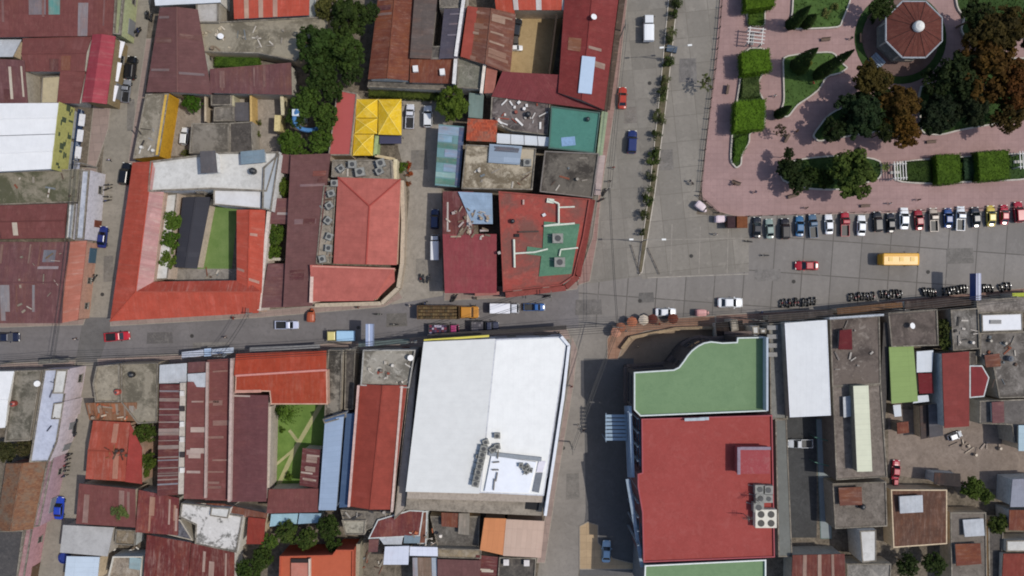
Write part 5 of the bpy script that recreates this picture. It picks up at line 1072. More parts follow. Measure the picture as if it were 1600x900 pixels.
# striped maroon roofs
for nm, lb, q, npn, pc, ft in [
    ('a', 'narrow maroon roof with white cross stripes beside the curved corner slab', [(250, 600), (283, 600), (280, 772), (246, 775)], 26, ('#a89a94', '#94847c', '#a3928a', '#84726c', '#8a8a90'), 'N'),
    ('c', 'maroon roof column with a few pale sheets north of the rust stripes', [(326, 562), (361, 560), (357, 782), (322, 780)], 9, ('#8a6a62', '#7a5c58'), 'N'),
    ('b', 'maroon roof column next to the row of white vents', [(295, 596), (325, 596), (320, 780), (289, 778)], 6, ('#a59088', '#b5a298'), '')]:
    rs = random.Random(5); ps = [(.0, 1, t := (.05 + .9 * (i / 17) ** .8 + rs.uniform(-.02, .02)), min(.99, t + rs.choice([.006, .01, .014, .03])), rs.choice(pc)) for i in range(17)] if nm == 'a' else []
    B('metal_roof_house', lb, [(q, 5.0 + ord(nm) % 3 * .25, 'l' if nm != 'a' else 'r', MARS if nm == 'a' else MAR, f(rise=.5, npan=0 if ps else npn, panels=ps, pcol=pc))], wall='#a8988a', fac=ft)
B('metal_roof_house', 'large plain maroon roof west of the small lawn', [([(363, 616), (421, 617), (418, 782), (357, 784)], 5.3, 'r', metal('#6b4445', .15, .16, '#6f4038'), f(rise=.6, panels=[(.0, .5, .005, .02, '#c4b4aa')]))], wall='#b5a298')
B('metal_roof_house', 'pale blue grey roof squares at the street end of the striped roofs', [([(251, 570), (293, 567), (292, 598), (249, 599)], 5.0, 't', WGR, f(rise=.3, fac='N')), ([(294, 584), (324, 582), (323, 605), (294, 604)], 5.75, 't', WGR, f(rise=.2)), ([(295, 566), (325, 564), (324, 582), (294, 583)], 5.2, 't', MARB, f(rise=.3, fac='N'))])
wall_line((286, 598), (283, 772), 5.9, .9, '#b5ab9f', 'dirty white wall between the striped roof columns', 'party_wall'); wall_line((324, 566), (321, 778), 6.1, .35, '#a8938a', 'thin pale wall between the second and third maroon columns', 'party_wall'); wall_line((362, 560), (358, 784), 6.5, .4, '#b59f96', 'pale wall beside the large plain maroon roof', 'party_wall'); wall_line((422, 635), (419, 762), 4.6, .4, '#b3a79a', 'pale wall along the west side of the small lawn', 'party_wall')
for k in range(6): o = pbox(None, 'roof_vent', 284, 615 + 24*k, .7, .9, .5, 6.1, plaster(['#c9c4be', '#3b3535', '#d4d0ca'][k % 3], .2)); tag(o, ['pale', 'dark', 'chalky', 'dusty', 'black', 'white'][k] + ' vent box, %s from the street on the dirty white wall' % ['first', 'second', 'third', 'fourth', 'fifth', 'last'][k], 'vent', 'vents on the dirty white wall')
ORG2 = metal('#a84631', .3, .3, '#8c4630', .1); OR_, _ = B('metal_roof_house', 'orange red roof in two slopes with a pink ridge line facing the main street', [([(369, 553), (510, 547), (511, 578), (368, 586)], 5.4, 'b', ORG2, f(rise=.8, fac='N')), ([(368, 586), (511, 578), (512, 632), (423, 632), (421, 612), (367, 611)], 6.1, 'flat', metal('#a24530', .4, .28, '#8c4a30', .15), f(para=0))], wall='#c09a86')
m = MB(); m.tube(wpt(368, 587, 6.35), wpt(511, 578, 6.35), .2, n=6); m.build('ridge_cap', plaster('#c98a80', .2), OR_)
wall_line((367, 612), (408, 611), 6.2, .4, '#bd8c7c', 'short pink parapet at the foot of the orange red street roof', 'party_wall')
sheet('lawn', [(423, 600), (512, 600), (508, 765), (420, 765)], .02, grassm('#5a7438', '#738c48'))
def path(pts, w, z, mat, name='path'):
    for a, b2 in zip(pts, pts[1:]):
        a, b2 = Vector(P(*a)), Vector(P(*b2)); e = (b2-a).normalized(); n = Vector((-e.y, e.x))*w/2; a -= e*w*.3; m = MB(); m.poly([(*(a-n), z), (*(b2-n), z), (*(b2+n), z), (*(a+n), z)]); structure(name, m, mat); z += .004
path([(504, 628), (462, 700), (434, 760)], .8, .03, concrete('#a3a074', .3, '#7c7a58')); path([(462, 700), (424, 732)], .5, .04, concrete('#a3a074', .3, '#7c7a58')); path([(464, 688), (452, 672)], .6, .045, concrete('#a3a074', .3))
bush(452, 645, 19, 4.5, 'palm with spread fronds on the small lawn', ('#2f4a22', '#4a6a2c'), None, 'palm_tree', 'palm tree', palm=True); bush(432, 642, 11, 2.5, 'dark shrub at the north-west corner of the small lawn', ('#2c4420', '#3f5a28')); bush(450, 745, 9, 1.2, 'low shrub near the south end of the small lawn', ('#3a5424', '#4d6a2c')); bush(440, 672, 7, 1.0, 'tiny round shrub in the middle of the small lawn', ('#33501f', '#4a6a2a'))
B('metal_roof_house', 'small rusty striped shed roof at the lawn corner', [([(473, 700), (501, 702), (498, 762), (468, 758)], 4.2, 'r', MARS, f(rise=.3, npan=8, pcol=('#b5a598', '#9a8478')))])
B('metal_roof_house', 'plain maroon roof south of the small lawn', [([(420, 764), (498, 763), (498, 799), (418, 801)], 4.8, 'b', MAR, f(rise=.4))])
B('metal_roof_house', 'thin rusty roof edge with rubble below the maroon columns', [([(290, 785), (352, 787), (352, 798), (290, 790)], 4.4, 'b', RUS2, f(rise=.2, npan=3)), ([(352, 788), (418, 802), (416, 814), (352, 800)], 4.3, 'b', RUS, f(rise=.2))])
B('concrete_house', 'grey slab roof with black mould beside the orange street roof', [([(513, 546), (536, 546), (532, 655), (507, 655)], 4.2, 'flat', mould('#7c766c', '#34312d', .3, .45, .54, .95, '#a39d92'), f(para=.3))])
B('concrete_house', 'slim grey slab roof sunk in the dark gap east of the mould roof', [([(540, 546), (556, 546), (552, 640), (538, 640)], 3.2, 'flat', C3, f(para=.2))])
B('metal_roof_house', 'long pale blue sheet roof beside the dark blue one', [([(508, 656), (538, 650), (526, 796), (498, 797)], 5.6, 'r', metal('#93a3b8', .05, .16, '#8a8680'), f(rise=.4)), ([(504, 655), (540, 644), (541, 652), (507, 662)], 5.9, 'flat', DBL, f(para=.1))], wall='#8f97a3')
B('metal_roof_house', 'long dark slate blue sheet roof', [([(541, 646), (556, 646), (546, 791), (530, 793)], 5.0, 'r', DBL, f(rise=.3))], wall='#7c8698')
B('concrete_house', 'grey rubble strewn slab roof at the main street beside the white building', [([(568, 546), (650, 546), (640, 606), (564, 602)], 5.6, 'flat', mould('#928d83', '#5c5850', .25, .46, .56, .8, '#c9c4ba'), f(para=.6, pmat=plaster('#a5a29c', .4)))], wall='#9d9a96', fac='N')
clutter(575, 565, 640, 600, 5.7, 22, ['board on the rubble strewn slab', 'box on the rubble strewn slab', 'drum on the rubble strewn slab'], 'rubble on the grey slab by the white building', ('#c9c3ba', '#8f4a3c', '#b0a89c', '#6d655c'), seed=51, big=.7)
B('metal_roof_house', 'long brick red gable roof between the blue roofs and the white building', [([(563, 600), (636, 602), (612, 796), (547, 791)], 5.8, 'v', DRD, f(rise=1.0, over=.05))], wall='#c4aca4', cat='warehouse')
B('metal_roof_house', 'narrow pale roof passage beside the brick red gable roof', [([(638, 604), (652, 560), (634, 795), (616, 812)], 5.0, 'flat', concrete('#a49a90', .4, '#7c736a'), f(para=.2))], wall='#b0a79c')
# the white building
WB, _ = B('white_roof_building', 'largest white sheet roof building on the main street corner', [([(662, 534), (774, 529), (749, 770), (634, 768)], 8.2, 'r', metal('#d1d1ce', .0, .02, '#bbb'), f(rise=.5, over=0, fac='N')), ([(774, 530), (876, 526), (886, 534), (850, 775), (749, 770)], 8.6, 'flat', metal('#e1e1de', .0, .02, '#ccc'), f(para=.0, fac='N'))], cat='commercial building', wall='#c4c6cc')
for a, b_ in (((877, 526), (889, 540)), ((889, 540), (880, 620)), ((880, 620), (862, 740)), ((862, 740), (852, 806))):
    A, C_ = Vector(wpt(*a, 9.2)), Vector(wpt(*b_, 9.2)); c = (A+C_)/2; m = MB(); e = C_-A; m.box((c.x, c.y, 4.6), (e.length, .5, 9.2), math.atan2(e.y, e.x)); m.build('parapet', plaster('#d6d8dc', .1), WB)
m = MB(); m.prism(ccw([P(x, y, 8.3) for x, y in ((871, 540), (885, 545), (860, 738), (846, 760))]), 8.25, 8.7); m.build('gutter', concrete('#55565a', .3), WB)
m = MB(); q = ccw([P(x, y, 7.0) for x, y in ((636, 768), (826, 776), (850, 776), (846, 806), (634, 796))]); m.prism(q, 0, 7.0); m.build('rear_terrace', concrete('#8f8578', .5, '#4c463e', '#aaa092'), WB)
m = MB(); A = wpt(640, 772, 8.0); C_ = wpt(846, 778, 8.0); c = (Vector(A)+Vector(C_))/2; m.box((c.x, c.y, 7.6), (24.2, 1.5, 1.2), R(-1.7)); m.build('ledge', plaster('#a3978a', .3), WB)
m = MB(); m.box((*P(832, 785, 7.1), 7.05), (2.4, 2.6, .1), R(-6)); m.build('well_shade_slab', paint('#1c1b1d', .9), WB)  # dark slab on the terrace paints the shade inside a light well
m = MB(); A, C_ = Vector(wpt(662, 541, 8.0)), Vector(wpt(764, 534, 8.0)); e = C_-A; c = (A+C_)/2; m.box((c.x, c.y+1.0, 6.9), (e.length, .35, 1.6), math.atan2(e.y, e.x)); m.build('yellow_sign_band', paint('#cfc352', .5), WB)
m = MB(); A, C_ = Vector(wpt(667, 546, 5.0)), Vector(wpt(886, 532, 5.0)); e = C_-A; c = (A+C_)/2; m.box((c.x, c.y+2.3, 3.6), (e.length, .8, .2), math.atan2(e.y, e.x)); m.build('street_canopy', plaster('#4c4744', .4), WB)
# upper deck in the south-east of the white roof, with its ducts and machines
m = MB(); q = ccw([P(x, y, 9.2) for x, y in ((768, 712), (838, 722), (826, 770), (757, 768))]); m.prism(q, 8.3, 9.2); m.build('raised_deck', metal('#dfe2e8', .0, .02, '#ccc'), WB)
m = MB(); A, C_ = Vector(wpt(764, 709, 9.3)), Vector(wpt(846, 718, 9.3)); e = C_-A; c = (A+C_)/2; m.box((c.x, c.y, 9.1), (e.length, .7, .5), math.atan2(e.y, e.x)); m.build('duct', plaster('#8c9196', .2), WB)
m = MB(); q = ccw([P(x, y, 9.0) for x, y in ((842, 720), (853, 721), (848, 738), (838, 738))]); m.prism(q, 8.3, 9.0); m.build('hatch', plaster('#d4d0d8', .1), WB)
m = MB(); q = ccw([P(x, y, 9.0) for x, y in ((838, 739), (848, 739), (842, 770), (832, 768))]); m.prism(q, 8.3, 9.0); m.build('side_deck', plaster('#74787e', .2), WB)
nm = ['first', 'second', 'third', 'fourth', 'fifth', 'sixth', 'last']
for k in range(7): ac_unit(756 - 2.1*k, 700 + 9.0*k, 9.0, 'dark cased air conditioner, %s from the north in the row on the white roof' % nm[k], -12, 1.15)
for k in range(4): ac_unit(747 - 2*k + (k % 2)*3, 713 + 12*k, 9.0, 'shadow side air conditioner, %s from the north beside the main row' % nm[k], -12, .7)
for k, (x, y) in enumerate([(777, 680), (777, 697), (759, 690), (770, 702)]): ac_unit(x, y, 8.8, ['lone air conditioner north of the row on the white roof', 'air conditioner at the bend of the duct on the white roof', 'air conditioner just above the row on the white roof', 'air conditioner touching the duct on the white roof'][k], 10*k, .95)
for k, (x, y) in enumerate([(814, 726), (819, 731), (824, 728), (822, 737), (829, 734)]): ac_unit(x, y, 9.3, 'small machine, %s from the west in the cluster on the raised white deck' % nm[k], 20*k, .7)
for k, (x, y, l_, a) in enumerate([(775, 722, 1.2, 5), (774, 734, 1.2, 0), (776, 745, 1.6, 80), (772, 757, 2.0, 85), (778, 710, 1.5, 85)]): board(x, y, 9.3, l_, .22, a, '#77736c', 'dark bracket, %s on the raised white deck' % nm[k], 'brackets on the raised deck', 'roof_bracket', 'bracket', .15)
# south of it
B('metal_roof_house', 'maroon roof with a rusty cross beam south of the red gable roof', [([(590, 812), (640, 797), (662, 798), (656, 838), (575, 842)], 4.4, 'flat', metal('#6d3a3a', .5, .35, '#8a5440', .3), f(para=0)), ([(655, 800), (668, 798), (666, 850), (652, 850)], 4.1, 'flat', RUS, f(para=0)), ([(577, 842), (592, 842), (590, 862), (576, 862)], 4.2, 'l', MARB, f(rise=.2))])
clutter(640, 820, 690, 855, 4.4, 14, ['scrap board beside the rusty cross beam', 'scrap crate beside the rusty cross beam', 'drum beside the rusty cross beam'], 'scrap beside the rusty cross beam', ('#d8cfc4', '#b06a4a', '#8a7a6c', '#c0b4a6'), seed=61, big=.7)
B('concrete_house', 'grey patched slab roof south of the brick red gable roof', [([(532, 796), (612, 800), (606, 812), (570, 830), (536, 812)], 3.8, 'flat', C1, f(para=.2)), ([(534, 812), (572, 812), (570, 835), (540, 835)], 4.2, 'flat', concrete('#a09a8a', .6), f(para=.25))])
clutter(535, 798, 605, 812, 3.9, 10, ['board on the grey patched slab', 'box on the grey patched slab', 'drum on the grey patched slab'], 'things on the grey patched slab', ('#3a3a3c', '#9a948c', '#5a5450'), seed=62)
B('metal_roof_house', 'pair of pale lilac white sheet roofs at the bottom middle', [([(602, 853), (640, 852), (638, 882), (599, 882)], 4.8, 't', metal('#c2c6d2', .02, .06), f(rise=.3)), ([(641, 853), (684, 854), (684, 869), (640, 868)], 4.9, 't', metal('#cccfdb', .02, .06), f(rise=.3)), ([(592, 840), (630, 838), (628, 850), (600, 850)], 4.2, 'b', WGR, f(rise=.2)), ([(632, 836), (657, 838), (656, 848), (631, 848)], 4.3, 'b', GBL, f(rise=.2))])
B('metal_roof_house', 'brown and grey striped sheet roof at the bottom edge', [([(645, 870), (683, 870), (684, 925), (646, 925)], 4.2, 't', metal('#7c6a5c', .4, .5, '#6a4a3a', .3), f(rise=.3, panels=[(.78, 1, 0, 1, '#a3adb8'), (0, .2, 0, 1, '#9aa2ab')]))])
B('metal_roof_house', 'maroon roof with a beige upper strip at the bottom edge', [([(684, 872), (752, 874), (748, 925), (684, 925)], 4.6, 't', BRM, f(rise=.5)), ([(684, 856), (752, 858), (752, 873), (684, 871)], 4.3, 'flat', concrete('#8f8068', .4), f(para=.15))])
B('concrete_house', 'dim grey court building behind the rear terrace of the white building', [([(672, 806), (750, 806), (748, 856), (684, 856)], 3.0, 'flat', concrete('#625d57', .6, '#3a3734', '#8a857d'), f(para=.2)), ([(690, 800), (716, 801), (715, 824), (690, 822)], 4.0, 't', RUS2, f(rise=.3)), ([(717, 801), (734, 801), (733, 836), (716, 834)], 4.1, 't', metal('#8a8378', .3, .5, '#6a5a4a', .5), f(rise=.3))])
B('metal_roof_house', 'orange peach sheet roof with a pale eastern half facing the south street', [([(757, 809), (791, 810), (786, 866), (750, 858)], 5.0, 'b', metal('#c08057', .05, .14, '#a86a48'), f(rise=.4)), ([(791, 811), (851, 814), (845, 870), (786, 867)], 5.05, 'b', metal('#bba292', .05, .22, '#a88478', .15), f(rise=.4))], wall='#b09a8a')
B('concrete_house', 'dark asphalt coloured roof with two white boxes at the bottom edge', [([(780, 870), (838, 871), (835, 925), (776, 925)], 4.2, 'flat', C3, f(para=.3))]); 
for k, (x, y) in enumerate([(791, 879), (823, 880)]): tag(pbox(None, 'roof_box', x, y, 1.0, 1.1, .8, 4.4, plaster('#d0c9c6', .2)), ['white box at the west of the dark asphalt roof', 'white box at the east of the dark asphalt roof'][k], 'box', 'boxes on the dark asphalt roof')
B('metal_roof_house', 'small tilted maroon and rust roofs beside the white boxes', [([(744, 866), (780, 870), (776, 925), (738, 925)], 4.0, 'l', MARS, f(rise=.3, npan=3))])
B('concrete_house', 'white slab roof with big black mould patches', [([(284, 785), (330, 790), (346, 800), (380, 806), (370, 863), (305, 850), (306, 820), (281, 808)], 5.0, 'flat', mould('#bfbbb6', '#66645f', .28, .50, .545, .95, '#dad7d2'), f(para=.25)), ([(330, 792), (360, 794), (356, 810), (328, 806)], 5.6, 'flat', CW, f(para=.1))])
B('concrete_house', 'dark oval tarpaulin roof between the rusty roofs', [([(238, 812), (250, 808), (282, 812), (302, 845), (250, 833), (232, 828)], 4.9, 'flat', concrete('#57555a', .6, '#3a383b', '#8a888a'), f(para=0))])
B('metal_roof_house', 'small brick red square roof west of the bottom trees', [([(389, 807), (416, 810), (412, 850), (385, 850)], 4.6, 't', metal('#86392f', .2, .15), f(rise=.3))])
B('awning_roof', 'pale turquoise canopy roofs north of the bottom trees', [([(424, 803), (466, 802), (464, 818), (422, 822)], 3.8, 'b', metal('#9fc0cc', .08, .4, '#7c8c90'), f(rise=.2)), ([(468, 802), (502, 802), (500, 816), (466, 818)], 3.9, 'b', metal('#92aec0', .08, .4, '#7c8c90'), f(rise=.2))], cat='canopy', wall='#94a4a4')
for x, y, r_, h_, lb, c in [(410, 872, 21, 5.5, 'dark green tree beside the small brick red roof', ('#26391c', '#3c5128')), (447, 832, 21, 6, 'leafy tree in front of the turquoise canopy', ('#2f4424', '#4c6034')), (480, 842, 20, 6, 'middle leafy tree north of the orange house', ('#2b4020', '#45592e')), (512, 825, 23, 7, 'broad dark tree at the east end of the bottom grove', ('#22341a', '#384c26')), (521, 852, 15, 5, 'smaller dark tree touching the orange house', ('#253a1c', '#3c522a')), (388, 893, 24, 5.5, 'bottom edge tree beside the rust streaked roof', ('#2a401f', '#3f562a')), (422, 845, 15, 5.2, 'small light tree between the brick red roof and the canopy', ('#34502a', '#557036'))]: tree(x, y, r_, h_, lb, c, group='trees of the bottom grove')
OH, _ = B('orange_house', 'bright orange flat roofed house with a sunken roof opening at the bottom edge', [([(438, 868), (520, 866), (526, 858), (553, 858), (552, 930), (436, 930)], 6.0, 'flat', concrete('#b05a40', .18, '#8c4632', '#c47258'), f(para=.4, pmat=plaster('#a8523c', .2)))], wall='#a04a34')
m = MB(); m.box((*P(469, 877, 6.4), 6.25), (3.2, .9, .5)); m.build('opening_shade_block', paint('#241a18', .9), OH); m = MB(); m.box((*P(469, 893, 6.4), 6.3), (3.2, 3.2, .5)); m.build('stair_roof', concrete('#b37262', .15), OH); m = MB(); m.box((*P(484, 890, 6.6), 6.5), (.3, 4.0, .8)); m.build('ledge', plaster('#c9b5a4', .2), OH)  # dark block on the deck paints the shade of the sunken opening
wall_line((560, 850), (557, 925), 4.0, .6, '#99907c', 'mossy pale wall east of the orange house'); 
clutter(562, 855, 600, 898, .1, 12, ['board in the alley east of the orange house', 'crate in the alley east of the orange house', 'drum in the alley east of the orange house'], 'things in the alley by the orange house', seed=66)
wall_line((628, 603), (612, 800), 6.3, .3, '#c9b2a8', 'thin pink wall along the east eave of the brick red gable', 'party_wall'); wall_line((560, 602), (545, 792), 6.6, .3, '#c4a59c', 'thin pink wall along the west eave of the brick red gable', 'party_wall')

# ================================================================== east of the south street
HG = 12.5
GB = empty('commercial_building', (*P(1100, 720, HG), 0), 'tall building with a green deck, red deck and curved white front', 'commercial building')
gp = [(990, 581), (1052, 577), (1060, 573), (1067, 564), (1073, 555), (1080, 547), (1089, 540), (1099, 535), (1110, 533), (1128, 535), (1150, 534), (1151, 527), (1196, 526), (1197, 642), (1000, 650), (990, 640)]
def deckblock(root, pts, h, deck, wall, para=.9, pm='#d8dcd8', pw=.22):
    q = ccw([P(x, y, h) for x, y in pts]); m = MB(); m.prism(q, 0, h - .004); m.build('wall', wall, root); ins = inset(q, pw); m = MB(); m.poly([(x, y, h+.02) for x, y in ins]); m.build('roof_deck', deck, root); m = MB(); n = len(q)
    for i in range(n):
        j = (i+1) % n; a, b2, c, d = q[i], q[j], ins[j], ins[i]; m.poly([(*a, h+para), (*b2, h+para), (*c, h+para), (*d, h+para)]); m.poly([(*a, h-.004), (*b2, h-.004), (*b2, h+para), (*a, h+para)]); m.poly([(*c, h-.1), (*d, h-.1), (*d, h+para), (*c, h+para)])
    m.build('parapet', plaster(pm, .1), root); return q
gq = deckblock(GB, gp, HG, PGRN, plaster('#4a4646', .35), .5, '#c4cac6')
deckblock(GB, [(1002, 654), (1206, 648), (1210, 870), (1005, 878), (1003, 800), (996, 760), (996, 740), (1003, 738)], HG + .35, PRED, plaster('#6a4a4c', .3), .3, '#9b5054', .2)
deckblock(GB, [(1007, 882), (1196, 873), (1196, 935), (1005, 935)], HG - .2, PGRN, plaster('#6f7378', .3), .45)
# glazed west front: slanted curtain wall seen from above
def fin(root, a, b, z0, z1, w, mat, name): 
    A, C_ = Vector(P(*a, z0)), Vector(P(*b, z0)); e = (C_-A); c = (A+C_)/2; m = MB(); m.box((c.x, c.y, (z0+z1)/2), (e.length, w, z1-z0), math.atan2(e.y, e.x)); return m.build(name, mat, root)
g = gq
for k in range(4): fin(GB, (984-2.2*k, 634), (989-2.2*k, 745), 2.5+2.6*(3-k), 2.7+2.6*(3-k)+.25, .5, plaster('#9aaabb', .15), 'sun_shade')
for k in range(3): fin(GB, (980+1.2*k, 748+k), (1003+1.2*k, 885), 10.8-3.3*k, 11.1-3.3*k, .6, plaster('#8f9dab', .2), 'sun_shade')
for k in range(10):
    a = (1000, 655 + 22*k); x, y = P(*a, HG); m = MB(); m.box((x-.25, y, HG/2), (.35, .12, HG-.5)); m.build('mullion', plaster('#8894a0', .2), GB)
m = MB(); q = [P(1001, 656, HG), P(1004, 870, HG)]; 
for fl in range(4): z = 1.4+3.0*fl; m.poly([(q[0][0]-.03, q[0][1], z), (q[0][0]-.03, q[0][1], z+1.9), (q[1][0]-.03, q[1][1], z+1.9), (q[1][0]-.03, q[1][1], z)])
m.build('glass_front', glassy('#1b2a3c', .1), GB)
# curved north front windows
for i in range(len(gq)):
    a, b_ = Vector(gq[i]), Vector(gq[(i+1) % len(gq)]); e = (b_-a); nn = Vector((e.y, -e.x)).normalized()
    if (nn.y > .3 or nn.x < -.5) and e.length > 1.2:
        for fl in range(3):
            c = (a+b_)/2 + nn*.05; m = MB(); m.box((c.x, c.y, 3.6+3.2*fl), (e.length*.8, .08, 1.5), math.atan2(e.y, e.x)); m.build('window', glassy('#232a33', .1), GB)
        c = (a+b_)/2 + nn*.3
        m = MB(); m.box((c.x, c.y, 4.6), (e.length, .5, .2), math.atan2(e.y, e.x)); m.build('ledge', plaster('#6a5d58', .4), GB)
A, C_ = Vector(wpt(1199, 527, HG+1.9)), Vector(wpt(1199, 642, HG+1.9)); e = C_-A; c = (A+C_)/2; m = MB(); m.box((c.x, c.y, (HG+1.9)/2), (e.length, .35, HG+1.9), math.atan2(e.y, e.x)); m.build('side_parapet', plaster('#a9b2bb', .15), GB)
# stair head and machines on the red deck
m = MB(); m.box((*P(1178, 720, HG+2.4), HG+1.35), (5.4, 4.4, 2.1)); m.build('stair_head', concrete('#96474a', .15, '#7a3536'), GB)
m = MB(); c = P(1178, 720, HG+2.6); m.box((c[0]-2.55, c[1], HG+2.55), (.5, 4.6, .3)); m.box((c[0]+.26, c[1]+2.1, HG+2.55), (5.1, .5, .3)); m.build('coping', plaster('#8a7c88', .25), GB)
for k, (x, y, s) in enumerate([(1184, 762, 1.5), (1197, 763, 1.5), (1185, 776, 1.5), (1198, 777, 1.3), (1182, 790, 1.6)]): ac_unit(x, y, HG+.45, 'pale air conditioner, %s of the pack on the red deck' % ['north-west one', 'north-east one', 'middle west one', 'middle east one', 'south-west one'][k], 0, s)
def cooler(r):
    m = MB(); m.box((0, 0, .7), (3.6, 3.1, 1.4)); m.build('casing', plaster('#cfc9bb', .15), r, rel=False)
    for x in (-.85, .85):
        for y in (-.75, .75): m = MB(); m.tube((x, y, 1.4), (x, y, 1.46), .58, n=16); m.build('fan', paint('#33302c', .6), r, rel=False)
fitting('cooling_unit', 1193, 807, HG+.4, 'large cream cooling unit with four round fans on the red deck', 'cooling unit', cooler)
def antenna(r):
    m = MB(); m.tube((0, 0, 0), (0, 0, 3.2), .07, n=6); m.build('mast', RIM, r, rel=False)
    for z in (2.0, 2.6, 3.1): m = MB(); m.tube((-1.0, 0, z), (1.0, 0, z), .04, n=5); m.tube((0, -.5, z), (0, .5, z), .04, n=5); m.build('crossbar', BLK, r, rel=False)
fitting('antenna', 1162, 803, HG+.4, 'dark antenna west of the cooling unit on the red deck', 'antenna', antenna); fitting('antenna', 1176, 775, HG+.4, 'thin antenna at the stack of air conditioners on the red deck', 'antenna', antenna, 40)
m = MB(); c = P(1086, 653, HG); 
for k, (x, l_) in enumerate([(1085, 3.4), (1100, 1.6)]): board(x, 655-k, HG+.9, l_, .5, 2, '#a8b2b8', ['pale metal sheet lying between the green and red decks', 'short pale sheet beside the pale metal sheet on the deck edge'][k], None, 'loose_sheet', 'sheet', .2)
# entrance canopy with slats over the south street forecourt
EC = empty('entrance_canopy', (*P(963, 668, 6.5), 0), 'blue grey slatted canopy over the forecourt in the shade', 'canopy')
for k in range(7): m = MB(); m.box((*P(963, 650+6*k, 6.5), 6.5), (3.9, .5, .14)); m.build('slat_panel', plaster('#8fa2b3', .1), EC)
for x in (947, 978): m = MB(); c = P(x, 668, 6.4); m.box((c[0], c[1], 6.36), (.16, 5.2, .14)); m.build('beam', plaster('#7a8896', .1), EC); m = MB(); m.tube((c[0], c[1]-2.3, 0), (c[0], c[1]-2.3, 6.3), .1, n=8); m.build('post', plaster('#7a8896', .1), EC)
# narrow alley, white roof and eastern lots
B('service_yard', 'narrow grey service building between the green deck and the white roof', [([(1201, 505), (1222, 504), (1230, 655), (1203, 655)], 4.0, 'flat', concrete('#7c7c78', .4, '#55544f', '#a3a29c'), f(para=.3)), ([(1211, 655), (1229, 655), (1238, 870), (1216, 870)], 4.4, 'flat', concrete('#6d6f6b', .25, '#55544f', '#83837e'), f(para=.1))], cat='building', wall='#8f8f8a')
for k in range(4): tag(pbox(None, 'stair_slab', 1207, 512+14*k, 1.9, .8, .3, 4.4, plaster('#8d8b88', .3)), 'dull slab, %s from the street on the narrow service roof' % nm[k], 'slab', 'slabs on the service roof')
B('white_roof_house', 'clean white rectangular sheet roof east of the green deck', [([(1226, 504), (1292, 500), (1298, 649), (1234, 652)], 6.4, 'flat', metal('#cfd1d2', .0, .03, '#c0c0c4'), f(para=.06, pw=.12, pmat=plaster('#d8dbe0', .1), fac='N'))], wall='#b9bab2')
B('concrete_house', 'brown grey weathered flat roof behind a white street parapet', [([(1296, 497), (1374, 493), (1376, 600), (1300, 604)], 5.8, 'flat', mould('#665c55', '#403936', .2, .46, .58, .85, '#9a9187'), f(para=.15)), ([(1300, 604), (1376, 600), (1386, 745), (1306, 750)], 5.6, 'flat', concrete('#786e66', .55, '#4a433d', '#9a8f84'), f(para=.2))], wall='#7d756d', fac='N')
wall_line((1296, 498), (1381, 492), 6.6, .3, '#c4c8cc', 'white street parapet of the brown grey weathered roof', 'street_parapet')
B('roof_room', 'small dark red hatch roof with a grey side on the brown grey roof', [([(1312, 516), (1329, 514), (1330, 546), (1310, 546)], 7.0, 'r', metal('#6a2d30', .2, .1), f(rise=.4))], cat='roof house', wall='#8a8684')
B('roof_room', 'long cream sheet roof on the weathered flat roof', [([(1333, 603), (1356, 602), (1362, 736), (1339, 737)], 7.6, 'r', CRM, f(rise=.15, over=.05))], cat='roof house', wall='#8f8d7c')
tag(pbox(None, 'wall', 1380, 620, 1.2, 27, 4.6, 0, plaster('#4c4845', .4), R(-3)), 'long block painted as the dark shaded gap beside the grey passage east of the weathered roof', 'wall')  # added block, its dark colour paints the shade in a narrow gap
B('concrete_house', 'brown stained flat roof north of the light green roof', [([(1387, 488), (1464, 483), (1466, 540), (1392, 542)], 5.2, 'flat', mould('#625852', '#3d3733', .2, .46, .58, .8, '#8a7f75'), f(para=.2, fac='N'))], wall='#8a7f74')
B('metal_roof_house', 'plain light green sheet roof east of the dark passage', [([(1387, 542), (1427, 541), (1434, 627), (1391, 630)], 4.8, 'l', LGN, f(rise=.4))], wall='#6d6a5c')
B('metal_roof_house', 'small white roof square above a dark red square', [([(1431, 549), (1457, 547), (1456, 581), (1432, 582)], 4.4, 't', WH2, f(rise=.2)), ([(1434, 583), (1455, 583), (1458, 614), (1436, 615)], 4.2, 'r', metal('#742c30', .2, .3, '#5a2a2a'), f(rise=.2)), ([(1434, 618), (1450, 617), (1451, 627), (1425, 630)], 3.8, 'b', WH2, f(rise=.1))])
B('metal_roof_house', 'tall narrow white and tan box roof below the light green roof', [([(1395, 633), (1407, 632), (1408, 650), (1397, 651)], 3.4, 'b', WH2, f(rise=.1))]); B('shed', 'dark grey narrow shed south of the small white roof', [([(1450, 632), (1470, 630), (1472, 680), (1452, 684)], 3.2, 'r', GRY, f(rise=.3)), ([(1436, 634), (1449, 632), (1451, 684), (1438, 686)], 2.6, 'l', metal('#4c4340', .3, .2), f(rise=.2))], cat='shed')
B('metal_roof_house', 'big dark red roof with an eastern angled annex', [([(1469, 552), (1514, 549), (1514, 666), (1473, 668)], 5.6, 'l', metal('#7c3834', .08, .12, '#6d3c34'), f(rise=.5)), ([(1514, 549), (1526, 549), (1526, 570), (1514, 572)], 4.0, 'flat', C3, f(para=.1)), ([(1515, 571), (1535, 571), (1546, 590), (1538, 620), (1515, 622)], 5.0, 'flat', metal('#7c3032', .1, .15, '#6d3030'), f(para=0))])
